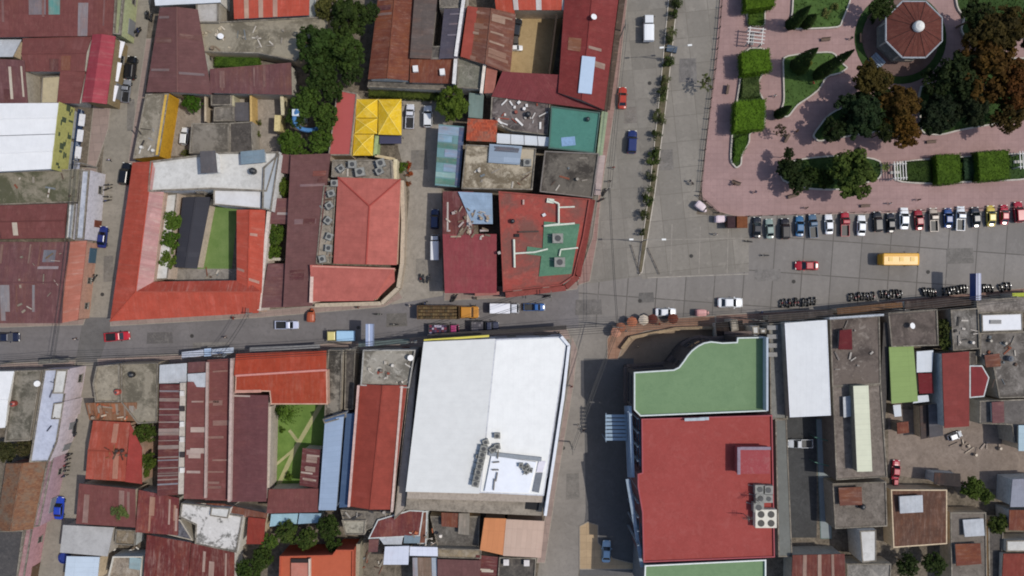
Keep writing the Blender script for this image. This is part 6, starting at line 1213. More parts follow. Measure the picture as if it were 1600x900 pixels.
B('concrete_house', 'grey mottled slab roofs in the north-east of the lots', [([(1484, 484), (1528, 481), (1530, 545), (1488, 548)], 4.8, 'flat', mould('#7c7771', '#48443f', .22, .46, .56, .85, '#b0aba3'), f(para=.3, fac='N')), ([(1530, 520), (1640, 516), (1640, 620), (1560, 622), (1550, 570), (1530, 556)], 4.5, 'flat', mould('#746e68', '#47423d', .2, .46, .56, .85, '#a8a199'), f(para=.25))], wall='#8f877c')
B('white_roof_house', 'glaring white flat roof with a small grey hatch by the east street', [([(1533, 491), (1597, 489), (1598, 517), (1534, 519)], 5.4, 'flat', concrete('#dcdcde', .12, '#a8a8aa', '#f0f0f0'), f(para=.1))]); tag(pbox(None, 'roof_hatch', 1556, 503, 2.0, .7, .25, 5.5, plaster('#8c8a88', .2)), 'grey hatch on the glaring white flat roof', 'hatch')
B('concrete_house', 'low grey building in front of the glaring white roof', [([(1524, 468), (1640, 462), (1640, 487), (1526, 490)], 4.6, 'flat', concrete('#7d756f', .55), f(para=.3, fac='N'))], wall='#9a8f84')
B('concrete_house', 'dull grey roof at the east edge beside the dirt yard', [([(1530, 626), (1640, 622), (1640, 690), (1584, 692), (1580, 664), (1530, 662)], 4.3, 'flat', concrete('#635e5a', .5, '#45413e', '#807a75'), f(para=.15))])
B('metal_roof_house', 'pale blue roof corner at the east edge', [([(1590, 664), (1640, 664), (1640, 706), (1590, 704)], 4.9, 'l', metal('#9db0b8', .05, .1), f(rise=.2))])
B('metal_roof_house', 'lilac grey sheet roof at the east edge below the dirt yard', [([(1580, 748), (1640, 746), (1640, 792), (1578, 792)], 4.6, 't', metal('#8f919c', .1, .2), f(rise=.3)), ([(1575, 796), (1640, 796), (1640, 830), (1576, 828)], 4.2, 't', RUS2, f(rise=.3))])
B('metal_roof_house', 'grey and red patch roofs in the bottom east corner', [([(1572, 844), (1640, 844), (1640, 862), (1572, 862)], 4.0, 'flat', CW, f(para=.1)), ([(1566, 864), (1640, 864), (1640, 930), (1564, 930)], 4.3, 't', metal('#7c3c34', .3, .3), f(rise=.3, npan=2))])
B('metal_roof_house', 'maroon sheet roof with pale stripes at the bottom east', [([(1237, 866), (1318, 864), (1322, 930), (1236, 930)], 5.0, 't', metal('#6a3c36', .4, .3, '#7c4a38', .2), f(rise=.4, panels=[(.20, .27, 0, 1, '#9c8478'), (.48, .55, 0, 1, '#a08a7c'), (.74, .79, 0, 1, '#927a6e')]))])
B('white_roof_house', 'small tall white roof room at the bottom east', [([(1343, 829), (1369, 828), (1369, 877), (1347, 879)], 5.6, 'flat', CW, f(para=.1))])
B('concrete_house', 'grey brown slab roofs west of the small tall white roof room', [([(1300, 755), (1384, 752), (1386, 822), (1304, 826)], 4.2, 'flat', concrete('#6e665e', .6, '#46403a', '#8f867c'), f(para=.2)), ([(1322, 880), (1392, 880), (1390, 930), (1324, 930)], 4.0, 'flat', concrete('#7a7670', .5), f(para=.2))])
B('concrete_house', 'dark brown slab roofs around the hidden yards at the bottom east', [([(1392, 765), (1480, 765), (1480, 850), (1396, 856)], 3.8, 'flat', metal('#5a4238', .8, .5, '#6e4a38', .3), f(para=.0)), ([(1484, 800), (1540, 800), (1542, 930), (1486, 930)], 3.6, 'flat', concrete('#6f675f', .5, '#4a443e', '#8c8379'), f(para=.2)), ([(1543, 812), (1568, 812), (1562, 930), (1545, 930)], 3.0, 'flat', C3, f(para=.2))])
LN = kerb_walk('service_lane', [(1275, 655), (1296, 653), (1300, 842), (1282, 842)], concrete('#8a9294', .2, '#6d7476', '#a0a6a8'), .05, '#6a7c78')
for k, (y_) in enumerate((683, 722)): 
    A, C_ = Vector(wpt(1273, y_, 2.6)), Vector(wpt(1298, y_+7, 2.6)); m = MB(); m.tube(A, C_, .08, n=6); o = m.build('green_rail', paint('#3f7060', .5)); m = MB(); m.tube((A.x, A.y, 0), A, .06, n=6); m.tube((C_.x, C_.y, 0), C_, .06, n=6); m.build('post', paint('#3f7060', .5), o); tag(o, ['green gate rail near the parked pickup in the lane', 'green gate rail further down the service lane'][k], 'gate rail', 'green rails of the service lane')
B('market_roof', 'dark curving shed roof at the edge of the dirt yard', [([(1460, 738), (1500, 740), (1500, 760), (1458, 756)], 3.4, 'b', metal('#3c3634', .2, .2), f(rise=.2))], cat='shed')
for x, y, r_, h_, lb, c in [(1472, 512, 17, 5, 'dark tree in the gap north of the big dark red roof', ('#28351f', '#465232')), (1480, 536, 14, 4.6, 'green tree beside the grey mottled slab', ('#35482a', '#5a6a42')), (1488, 500, 12, 4.2, 'small bushy tree at the white kerb of the east street', ('#3f5032', '#667050')), (1520, 762, 21, 5, 'bright green tree at the foot of the dirt yard', ('#32471f', '#4d6430')), (1541, 775, 15, 4.6, 'round tree east of the bright green tree', ('#364a26', '#556a36')), (1420, 885, 21, 5, 'dark tree at the bottom edge beside the small white roof room', ('#202e18', '#33452a')), (1460, 880, 21, 5, 'second dark tree at the bottom edge by the hidden yards', ('#22321a', '#384a2c')), (1560, 820, 18, 4.6, 'green tree beside the rusty patch at the east edge', ('#2e4020', '#48582e'))]: tree(x, y, r_, h_, lb, c)
clutter(1486, 690, 1575, 712, .05, 16, ['rubble board along the north of the dirt yard', 'crate along the north of the dirt yard', 'drum along the north of the dirt yard'], 'rubble along the dirt yard', ('#b3a594', '#a3958a', '#8a7c70'), seed=71)
clutter(1540, 525, 1595, 600, 4.6, 18, ['board lying on the mottled eastern slab', 'box on the mottled eastern slab', 'drum on the mottled eastern slab'], 'things on the mottled eastern slab', seed=72)
clutter(1490, 500, 1528, 540, 4.9, 12, ['board on the mottled slab by the tree gap', 'box on the mottled slab by the tree gap', 'drum on the mottled slab by the tree gap'], 'things on the slab by the tree gap', ('#c0b8ae', '#8d867e', '#3c3a38'), seed=73)
clutter(1300, 505, 1372, 595, 5.9, 9, ['board on the brown grey weathered roof', 'box on the brown grey weathered roof', 'drum on the brown grey weathered roof'], 'things on the weathered roof', ('#a39c94', '#8c847c', '#77706a'), seed=74)
# low corner wall in front of the curved front
for a, b_, lb in (((972, 545), (985, 528), 'tan low wall at the bend of the corner pavement'), ((985, 528), (1055, 514), 'tan low wall curving before the green deck building'), ((1055, 514), (1116, 512), 'tan low wall running east along the corner pavement')): wall_line(a, b_, 1.0, .5, '#a08a6e', lb, 'low_wall')
B('street_canopy', 'row of brown canopies and signs along the east street pavement', [([(1118, 505), (1160, 500), (1162, 524), (1120, 530)], 3.8, 'b', metal('#2b2523', .2, .2), f(rise=.3))], cat='canopy'); B('stall_roof', 'small cream stall roof north of the green deck', [([(1141, 500), (1152, 499), (1154, 516), (1143, 518)], 4.4, 'flat', concrete('#a39a8c', .3), f(para=.1))], cat='stall'); B('stall_roof', 'pair of white grey stall roofs at the corner of the green deck', [([(1175, 510), (1186, 509), (1186, 522), (1176, 522)], 4.3, 'flat', CW, f(para=.1)), ([(1188, 514), (1197, 513), (1197, 521), (1188, 521)], 4.5, 'flat', CW, f(para=.1))], cat='stall')
B('street_canopy', 'long dark canopy along the street before the clean white roof', [([(1200, 492), (1300, 484), (1302, 494), (1200, 503)], 4.0, 't', metal('#4a4340', .3, .4, '#3a322e', .3), f(rise=.3))], cat='canopy'); B('street_canopy', 'brown orange canopy strip before the weathered roof', [([(1306, 482), (1408, 472), (1410, 480), (1308, 492)], 3.9, 't', metal('#7a5a40', .4, .5, '#4a3a30', .3), f(rise=.3))], cat='canopy'); B('street_canopy', 'dark canopy strip before the brown stained roof', [([(1412, 471), (1520, 462), (1522, 476), (1414, 484)], 3.9, 't', metal('#453a36', .4, .4, '#2f2825', .2), f(rise=.3))], cat='canopy'); B('street_canopy', 'lime yellow canopy at the east edge of the street', [([(1580, 458), (1640, 456), (1640, 466), (1582, 468)], 3.8, 't', metal('#a3ad45', .05, .1, '#7c8040'), f(rise=.2))], cat='canopy')
# projecting signs
def psign(px, py, L, w, z, t, ang, hexc, label, pcol='#55565c'):
    x, y = P(px, py, z); r = empty('projecting_sign', (x, y, 0), label, 'sign'); m = MB(); m.box((0, 0, z), (L, w, t), R(ang)); m.build('sign_panel', paint(hexc, .4), r, rel=False)
    c, s = math.cos(R(ang)), math.sin(R(ang)); m = MB(); m.box((0, 0, z+t/2+.05), (L*1.01, .18, .1), R(ang)); m.build('edge_trim', plaster('#c9ccd6', .1), r, rel=False); m = MB(); m.tube((-c*L*.45, -s*L*.45, 0), (-c*L*.45, -s*L*.45, z-t/2), .12, n=8); m.build('post', plaster(pcol, .2), r, rel=False)
psign(578, 523, 3.9, 1.25, 6.3, 1.6, 90, '#8f9bb5', 'pale lilac projecting sign casting a dark shadow on the main street'); psign(1524, 448, 4.8, .9, 6.0, 2.0, 90, '#223f7c', 'tall blue projecting sign over the motorbikes')

for k, (q, h_, kd, mt, lb) in enumerate([
    ([(1538, 555), (1560, 552), (1562, 572), (1540, 574)], 5.2, 'r', 'RUS', 'small rusty sheet shelter on the mottled eastern slab'), ([(1548, 628), (1568, 627), (1569, 660), (1549, 661)], 4.9, 'l', 'MARB', 'maroon sheet patch on the dull grey eastern roof'), ([(1400, 660), (1418, 658), (1420, 676), (1402, 678)], 2.6, 't', 'RUS2', 'small rusty lean-to in the north of the dirt yard'),
    ([(1310, 762), (1345, 760), (1346, 788), (1312, 790)], 4.9, 'r', 'RUS', 'rusty patched roof on the grey brown slabs'), ([(1404, 775), (1440, 773), (1442, 800), (1406, 802)], 4.6, 't', 'C1M', 'pale grey sheet roof over the hidden yards'), ([(1492, 850), (1530, 848), (1532, 880), (1494, 884)], 4.4, 'r', 'RUS2', 'rusty red sheet roof between the hidden yards'), ([(1316, 620), (1330, 618), (1331, 650), (1317, 652)], 6.0, 'l', 'C1M', 'thin pale sheet beside the long cream roof'), ([(1504, 812), (1536, 810), (1537, 836), (1506, 838)], 4.2, 'b', 'C1M', 'bleached sheet roof beside the round tree')]):
    B('shed', lb, [(q, h_, kd, dict(RUS=RUS, RUS2=RUS2, MARB=MARB, C1M=WGR)[mt], f(rise=.25))], cat='shed')
# ================================================================== the park
GR1 = grassm('#3b5029', '#56703a'); GR2 = grassm('#2e4020', '#425830'); KW = plaster('#b9b2a8', .25)
def planter(pts, label, mat=GR1, kh=.42):
    q0 = ccw([P(x, y, kh) for x, y in pts]); 
    # round the outline
    q = []
    n = len(q0)
    for i in range(n):
        a, b2, c = Vector(q0[i-1]), Vector(q0[i]), Vector(q0[(i+1) % n]); p0, p1 = b2.lerp(a, .25), b2.lerp(c, .25)
        for t in (0, .5, 1): q.append(tuple(p0.lerp(b2, t).lerp(b2.lerp(p1, t), t)))
    ins = inset(q, .26); r = empty('planter', (sum(p[0] for p in q)/len(q), sum(p[1] for p in q)/len(q), .15), label, 'planter', 'planting beds of the park'); m = MB(); n = len(q)
    for i in range(n):
        j = (i+1) % n; a, b2, c, d = q[i], q[j], ins[j], ins[i]; m.poly([(*a, kh+.15), (*b2, kh+.15), (*c, kh+.15), (*d, kh+.15)]); m.poly([(*a, .1), (*b2, .1), (*b2, kh+.15), (*a, kh+.15)]); m.poly([(*c, .1), (*d, .1), (*d, kh+.15), (*c, kh+.15)])
    m.build('kerb', KW, r); m = MB(); m.poly([(*p, .36) for p in ins]); m.build('lawn', mat, r)
    # low ground cover tufts
    rr = random.Random(int(pts[0][0])); m = MB(); xs = [p[0] for p in ins]; ys = [p[1] for p in ins]; A = abs(area(ins))
    for _ in range(int(A*7)):
        x, y = rr.uniform(min(xs), max(xs)), rr.uniform(min(ys), max(ys)); c = False
        for i in range(n):
            (x1, y1), (x2, y2) = ins[i], ins[i-1]
            if (y1 > y) != (y2 > y) and x < (x2-x1)*(y-y1)/(y2-y1)+x1: c = not c
        if c: a = rr.uniform(0, 6.28); s = rr.uniform(.08, .22); m.poly([(x-s*math.cos(a), y-s*math.sin(a), .37), (x+s*math.sin(a)*.5, y-s*math.cos(a)*.5, .37+s), (x+s*math.cos(a), y+s*math.sin(a), .40)])
    m.build('ground_cover', leafm('#36502a', '#56703a', .4), r); return r
planter([(1168, -40), (1199, -40), (1196, 20), (1196, 42), (1166, 42)], 'bed with white kerb at the top end of the west hedge row', GR2)
planter([(1163, 74), (1197, 74), (1195, 110), (1183, 135), (1196, 160), (1196, 198), (1172, 208), (1172, 222), (1160, 240), (1159, 258), (1150, 264), (1140, 252), (1143, 205), (1150, 160)], 'long wavy kerbed bed under the two trimmed trees by the boulevard', GR2)
planter([(1239, -40), (1340, -40), (1328, 6), (1318, 30), (1313, 44), (1240, 47), (1231, 38), (1237, 22)], 'kerbed bed with lawn at the top of the park', GR1)
planter([(1222, 88), (1258, 82), (1302, 80), (1316, 98), (1326, 106), (1314, 115), (1292, 120), (1281, 140), (1266, 152), (1246, 165), (1232, 184), (1214, 182), (1224, 160), (1223, 120)], 'wavy kerbed lawn bed with the tall cypresses', GR1)
planter([(1292, 180), (1312, 168), (1365, 160), (1425, 165), (1420, 200), (1360, 208), (1300, 218), (1278, 222), (1268, 212)], 'kerbed bed under the dark trees south-west of the bandstand', GR2)
planter([(1434, 130), (1500, 128), (1560, 90), (1640, 90), (1640, 180), (1570, 192), (1500, 204), (1470, 212), (1438, 210)], 'large kerbed bed under the rusty trees east of the park', GR2)
planter([(1488, -40), (1640, -40), (1640, 58), (1540, 66), (1508, 62), (1500, 46), (1506, 28), (1494, 12)], 'kerbed bed in the north-east corner of the park', GR2)
planter([(1396, 254), (1440, 248), (1640, 236), (1640, 280), (1440, 288), (1398, 284)], 'straight kerbed bed under the square hedges', GR2)
planter([(1216, 256), (1260, 246), (1330, 240), (1378, 250), (1378, 280), (1310, 298), (1262, 296), (1222, 284)], 'kerbed bed under the trees beside the car row', GR2)
# bandstand with octagonal roof and ring lawn
BX, BY = 1428, 46; HB = 5.2
bx, by = P(BX, BY, HB); gx, gy = P(1418, 52, 0)
def ngon(cx, cy, r, n, rot=0.0): return [(cx+r*math.cos(2*math.pi*(k+.5)/n+rot), cy+r*math.sin(2*math.pi*(k+.5)/n+rot)) for k in range(n)]
m = MB(); m.prism(ngon(bx, by, 8.6, 40), .15, .22); structure('ring_lawn', m, GR2); m = MB(); m.prism(ngon(bx, by, 7.2, 40), .2, .30); structure('ring_path', m, concrete('#6f5a54', .3, '#54443f', '#8c7670'))
BS = empty('bandstand', (bx, by, 0), 'octagonal bandstand with a ribbed brown red roof and white cap', 'bandstand'); oc = ngon(bx, by, 5.5, 8)
m = MB(); m.prism(ngon(bx, by, 4.9, 8), .1, 1.2); m.build('base', plaster('#8d857c', .3), BS)
m = MB()
for i in range(8):
    a, b_ = oc[i], oc[(i+1) % 8]; t = [(*a, HB), (*b_, HB), (bx, by, HB+1.7)]; m.poly(t, [(0, 0), (4.2, 0), (2.1, 5)])
    m.poly([(*a, HB-.35), (*b_, HB-.35), (*b_, HB), (*a, HB)], [(0, 0)]*4)
m.poly([(*p, HB-.3) for p in oc][::-1], [(0, 0)]*8); RFM = metal('#643a33', .3, .35, '#7a4a3a'); rf = m.build('roof', RFM, BS)
for i in range(8): m = MB(); m.tube((*oc[i], HB+.02), (bx, by, HB+1.72), .07, n=5); m.build('hip_rib', plaster('#4c302b', .2), rf)
for i in range(16):
    a = Vector(oc[(i//2) % 8]).lerp(Vector(oc[(i//2+1) % 8]), .33 if i % 2 else .66); m = MB(); m.tube((a.x, a.y, HB+.02), (bx*.9+a.x*.1, by*.9+a.y*.1, HB+1.54), .035, n=4); m.build('seam', plaster('#57352f', .2), rf)
for i in range(8):
    a, b_ = Vector(oc[i]), Vector(oc[(i+1) % 8]); m = MB(); m.tube((*a, HB-.05), (*b_, HB-.05), .16, n=6); m.build('gutter', plaster('#9aa0a6', .2), BS); c = a.lerp(Vector((bx, by)), .15); m = MB(); m.tube((c.x, c.y, .3), (c.x, c.y, HB), .14, n=8); m.build('column', plaster('#b9b4ac', .2), BS)
m = MB(); m.lathe((bx, by), [(1.0, HB+1.25), (1.0, HB+1.9), (.8, HB+2.2), (.3, HB+2.45)], 16); m.build('cap', plaster('#d8d6d0', .1), BS)
m = MB(); 
for k in range(5): m.box((bx-4.2-.38*k*.7, by-4.0-.38*k*.7, .95-.2*k), (2.6, .5, .2), R(-45))
m.build('steps', plaster('#8893a0', .3), BS)
# square trimmed trees
hedge([(1157, 80), (1203, 74), (1208, 110), (1160, 117)], 4.0, 'square trimmed bright green tree by the white pergola', ('#3d5c16', '#4c7020'), group='square trimmed trees of the park'); hedge([(1149, 157), (1198, 153), (1196, 202), (1147, 206)], 4.2, 'square trimmed bright green tree in the middle of the boulevard bed', ('#3d5d18', '#4f7422'), group='square trimmed trees of the park')
hedge([(1166, -30), (1214, -30), (1212, 10), (1164, 16)], 4.0, 'square trimmed bright green tree cut by the top edge', ('#385516', '#4a6a1e'), group='square trimmed trees of the park'); hedge([(1463, 241), (1502, 239), (1504, 286), (1465, 289)], 2.8, 'smaller square trimmed hedge block above the parked cars', ('#36521a', '#456420'), z0=.5, name='trimmed_hedge', cat='hedge', group='square hedge blocks'); hedge([(1528, 236), (1578, 233), (1580, 280), (1530, 284)], 3.0, 'larger square trimmed hedge block at the east end above the parked cars', ('#38541a', '#486822'), z0=.5, name='trimmed_hedge', cat='hedge', group='square hedge blocks')
hedge([(1414, 252), (1456, 250), (1458, 285), (1418, 282)], 1.3, 'dark low hedge west of the square hedge blocks', ('#22361a', '#324a22'), z0=.4, name='hedge', cat='hedge'); hedge([(1505, 246), (1527, 244), (1528, 280), (1507, 282)], 1.4, 'dark teal shrub mass between the two square hedge blocks', ('#1c3026', '#2c463a'), z0=.4, name='hedge', cat='hedge'); hedge([(1148, 215), (1168, 208), (1170, 226), (1156, 250), (1146, 254)], 1.2, 'rounded green hedge at the south tip of the boulevard bed', ('#2f4d1c', '#45682a'), z0=.4, name='hedge', cat='hedge'); hedge([(1160, 120), (1188, 120), (1190, 152), (1158, 153)], 1.3, 'loose dark hedge between the two square trimmed trees', ('#2a3f26', '#475c3c'), z0=.4, name='hedge', cat='hedge')
hedge([(1170, 18), (1195, 18), (1195, 40), (1169, 40)], 1.2, 'loose low hedge above the white pergola', ('#2f4a20', '#48662c'), z0=.4, name='hedge', cat='hedge')
# cypresses and shrubs
cypress(1274, 120, 17.0, 1.25, 'tallest slender cypress leaning over the lawn bed', ('#1c2a16', '#2c3f22')); cypress(1240, 105, 12, 1.4, 'dark cypress at the north-west of the wavy lawn bed', ('#1e2e18', '#304626')); cypress(1213, 181, 8.0, 1.0, 'slender cypress at the south tip of the wavy lawn bed', ('#1b2a14', '#2a3e20')); cypress(1232, 42, 11.0, 1.3, 'cypress at the corner of the top lawn bed', ('#1c2c18', '#2d4424')); cypress(1246, 110, 6, 1.3, 'short cypress beside the dark one in the wavy bed', ('#223418', '#3a5028')); cypress(1256, 40, 6.0, 1.2, 'short cypress inside the top lawn bed', ('#203118', '#334a28'))
for k, (x, y, r_, lb) in enumerate([(1264, 100, 8, 'low yellowish shrub on the lawn under the tallest cypress'), (1290, 20, 10, 'round grey shrub in the top lawn bed'), (1306, 10, 9, 'green shrub near the east kerb of the top lawn bed'), (1160, 160, 0, '')]):
    if r_: bush(x, y, r_, 1.2, lb, ('#5c6a34', '#7a844a') if k == 0 else ('#4a5a34', '#6a7450'))
for x, y, r_, h_, lb, c, d_ in [
    (1233, 264, 23, 5.5, 'dark tree at the west end of the bed beside the car row', ('#182514', '#2c3d24'), 1.0), (1250, 286, 20, 5.0, 'lower dark tree beside the car row bed', ('#1d2b1b', '#314429'), .9), (1268, 274, 18, 4.6, 'small dark tree in the middle of the car row bed', ('#1a2914', '#2f4420'), .9), (1288, 280, 18, 4.2, 'small green tree beside the big leafy crown', ('#213118', '#394d25'), .9),
    (1335, 273, 40, 9.0, 'big round mid-green leafy tree above the parked cars', ('#314320', '#4a6031'), 1.15), (1232, 240, 10, 5.0, 'small dark tree top at the north of the car row bed', ('#192614', '#2a3a24'), .9),
    (1304, 203, 22, 6.5, 'dark tree at the west tip of the bandstand bed', ('#172414', '#283922'), .9), (1345, 178, 44, 8.5, 'large dark blue-green tree south-west of the bandstand', ('#162418', '#283c29'), 1.05), (1362, 124, 32, 8.0, 'olive rusty tree west of the bandstand lawn', ('#343119', '#484424'), 1.0),
    (1408, 165, 38, 9.0, 'rusty brown tree south of the bandstand', ('#3f3118', '#514320'), 1.1), (1416, 208, 26, 8.0, 'rust orange tree at the south edge of the bandstand bed', ('#4a3718', '#5b4820'), 1.05), (1376, 150, 18, 7.0, 'dark green tree between the olive and rusty trees', ('#1a2716', '#2b3a24'), .9), (1385, 205, 18, 7.0, 'dark tree left of the rust orange one', ('#1a2616', '#313b20'), .9),
    (1466, 176, 34, 8.0, 'very dark tree in the middle of the park', ('#141e16', '#243325'), .9), (1502, 118, 42, 9.0, 'dark green tree east of the bandstand', ('#172414', '#2c3b24'), 1.0), (1470, 128, 30, 7.5, 'dark tree touching the bandstand shade', ('#182414', '#2b3c24'), .9),
    (1546, 108, 54, 10.5, 'largest rusty brown tree at the east of the park', ('#3c2d16', '#4f3f1e'), 1.15), (1556, 45, 48, 10.0, 'olive brown tree in the north-east of the park', ('#2b2916', '#413c20'), 1.1), (1530, 22, 28, 9.0, 'dark green tree at the top of the north-east bed', ('#1a2818', '#313f25'), 1.0), (1592, 130, 42, 10.0, 'rust red tree at the east edge of the park', ('#452c18', '#573c20'), 1.1), (1580, 178, 30, 8.0, 'brown green tree near the east kerb of the large bed', ('#312b18', '#463f24'), 1.0), (1520, 166, 34, 8.0, 'shaded green tree at the south of the large bed', ('#182216', '#293525'), .9), (1612, 40, 36, 10, 'brown tree cut by the east edge', ('#332a16', '#483d1e'), 1.0), (1375, 12, 22, 6.5, 'dark tree at the top beside the bandstand ring', ('#213019', '#344625'), .9)]:
    tree(x, y, r_, h_, lb, c, group='trees of the park', dens=1.35 if r_ > 30 else 1.1, name='park_tree')
bush(1381, 262, 10, 1.6, 'loose palm like shrub beside the white pergola', ('#435a34', '#637a4c'), palm=True); bush(1365, 30, 8, 1.2, 'small shrub west of the bandstand', ('#2b3f20', '#41582c')); 
# pergolas
def pergola(px, py, L, w, ang, label):
    x, y = P(px, py, 2.6); r = empty('pergola', (x, y, .15), label, 'pergola', 'white pergolas of the park', R(ang))
    for s in (-1, 1): m = MB(); m.box((0, s*w/2, 2.45), (L, .16, .18)); m.build('beam', plaster('#d2cfca', .1), r, rel=False)
    for k in range(5): m = MB(); m.box((-L/2+L*(k+.5)/5, 0, 2.62), (.14, w+.9, .14)); m.build('rafter', plaster('#cfccc6', .1), r, rel=False)
    for a in (-1, 1):
        for s in (-1, 1): m = MB(); m.box((a*L*.42, s*w/2, 1.15), (.2, .2, 2.35)); m.build('post', plaster('#c9c6c0', .1), r, rel=False)
    m = MB(); m.box((0, 0, .45), (L*.7, .5, .08)); m.box((-L*.25, 0, .2), (.12, .4, .42)); m.box((L*.25, 0, .2), (.12, .4, .42)); m.build('bench', plaster('#b5b0a8', .2), r, rel=False)
pergola(1181, 56, 3.2, 2.4, 84, 'white pergola between the beds beside the boulevard'); pergola(1406, 267, 2.6, 2.6, 3, 'white pergola beside the big leafy tree'); pergola(1602, 250, 2.6, 2.4, 3, 'white pergola at the east edge of the hedge bed')
def bench(px, py, ang, label):
    x, y = P(px, py, .5); r = empty('park_bench', (x, y, .15), label, 'bench', 'benches of the park', R(ang)); m = MB(); m.box((0, 0, .45), (1.7, .5, .07)); m.build('seat', plaster('#6a5a50', .2), r, rel=False); m = MB(); m.box((0, .27, .75), (1.7, .06, .5)); m.build('backrest', plaster('#6a5a50', .2), r, rel=False)
    for s in (-1, 1): m = MB(); m.box((s*.7, 0, .22), (.08, .45, .44)); m.build('leg', BLK, r, rel=False)
for x, y, a, lb in [(1238, 307, 15, 'reddish bench beside the bed above the parked cars'), (1230, 216, 60, 'bench under the shade south of the wavy lawn bed'), (1137, 140, 80, 'bench at the boulevard side of the park near the trimmed trees'), (1345, 60, 90, 'bench on the ring path west of the bandstand'), (1150, 286, -20, 'bench standing alone on the south plaza'), (1290, 62, 5, 'bench between the top bed and the cypress bed'), (1455, 222, 4, 'bench south of the rust orange tree'), (1352, 322, 3, 'bench near the plaza edge above the parked cars')]: bench(x, y, a, lb)
# park fence along the boulevard: hooped rail panels
def fence(a, b, label, n, h=1.1, hexc='#3b2f2c', name='railing'):
    A, C_ = Vector(P(*a)), Vector(P(*b)); e = C_-A; L = e.length; r = empty(name, (*A, .15), label, 'railing', 'railings of the park', math.atan2(e.y, e.x)); m = MB()
    m.box((L/2, 0, h), (L, .06, .06)); m.box((L/2, 0, .35), (L, .05, .05)); k = 0
    while k*.35 < L: m.box((k*.35, 0, h/2), (.03, .03, h)); k += 1
    m.build('rail', paint(hexc, .6, .3), r, rel=False)
    for k in range(n+1): m = MB(); m.box((L*k/n, 0, h/2+.08), (.16, .16, h+.25)); m.build('post', plaster('#7c6a64', .3), r, rel=False)
fp = [(1128, -20), (1123, 45), (1116, 110), (1108, 170), (1100, 235), (1094, 300)]
for k, (a, b_) in enumerate(zip(fp, fp[1:])): fence(a, b_, 'dark railing stretch, %s from the top along the boulevard side of the park' % nm[k], 4)
fence((1092, 306), (1122, 333), 'dark railing stretch across the park corner', 3); fence((1170, 338), (1640, 322), 'long thin railing between the plaza and the parked cars', 26, .7, '#6a5450')

# ================================================================== boulevard median plants and lamps
mp_ = [(1058, 4, 9), (1055, 22, 7), (1049, 52, 8), (1047, 62, 6), (1046, 97, 9), (1038, 126, 8), (1036, 143, 8), (1034, 156, 6), (1032, 183, 10), (1026, 209, 8), (1022, 243, 12), (1017, 276, 9), (1014, 297, 6), (1011, 311, 9), (1007, 335, 8), (1004, 362, 5)]
ordn = ['first', 'second', 'third', 'fourth', 'fifth', 'sixth', 'seventh', 'eighth', 'ninth', 'tenth', 'eleventh', 'twelfth', 'thirteenth', 'fourteenth', 'fifteenth', 'last']
for k, (x, y, r_) in enumerate(mp_): bush(x, y, r_*1.45, 2.1, '%s shrub from the top in the boulevard median, %s' % (ordn[k], ['feathery dark green', 'rounded dark green', 'spreading grey green'][k % 3]), (('#2c3a24', '#46563a'), ('#2a3b20', '#41552e'), ('#38442e', '#566248'))[k % 3], 'shrubs of the boulevard median', palm=(k % 5 == 2), name='median_shrub', cat='shrub')
pole(1042, 93, 8.0, 'double armed street lamp among the median shrubs near the white pickup', -2.2, 5, True); pole(1001, 378, 7.5, 'double armed street lamp at the south end of the boulevard median', -2.6, 0, True)
def bench2(px, py, label): tag(pbox(None, 'planter_box', px, py, 1.9, 1.2, .6, .17, plaster('#4c5866', .3), R(-10)), label, 'planter box')
bench2(1050, 76, 'slate blue box on the median beside the street lamp')
# tip of the median: sign gantry frame lying as low posts
for k, (a, b_) in enumerate([((986, 383), (1000, 428)), ((1003, 378), (998, 428)), ((1012, 388), (1030, 428))]):
    A, C_ = Vector(P(*a)), Vector(P(*b_)); e = C_-A; m = MB(); m.box((e.length/2, 0, .5), (e.length, .05, .06)); m.box((e.length/2, 0, .25), (e.length, .05, .05)); o = m.build('barrier_rail', paint('#40352c', .6)); o.location = (*A, .03); o.rotation_euler = (0, 0, math.atan2(e.y, e.x)); m = MB()
    for q in range(5): m.box((e.length*q/4, 0, .3), (.08, .08, .6))
    m.build('post', paint('#40352c', .6), o, rel=False); tag(o, ['slanted western barrier rail at the tip of the median', 'straight middle barrier rail at the tip of the median', 'slanted eastern barrier rail at the tip of the median'][k], 'barrier', 'barriers at the tip of the median')

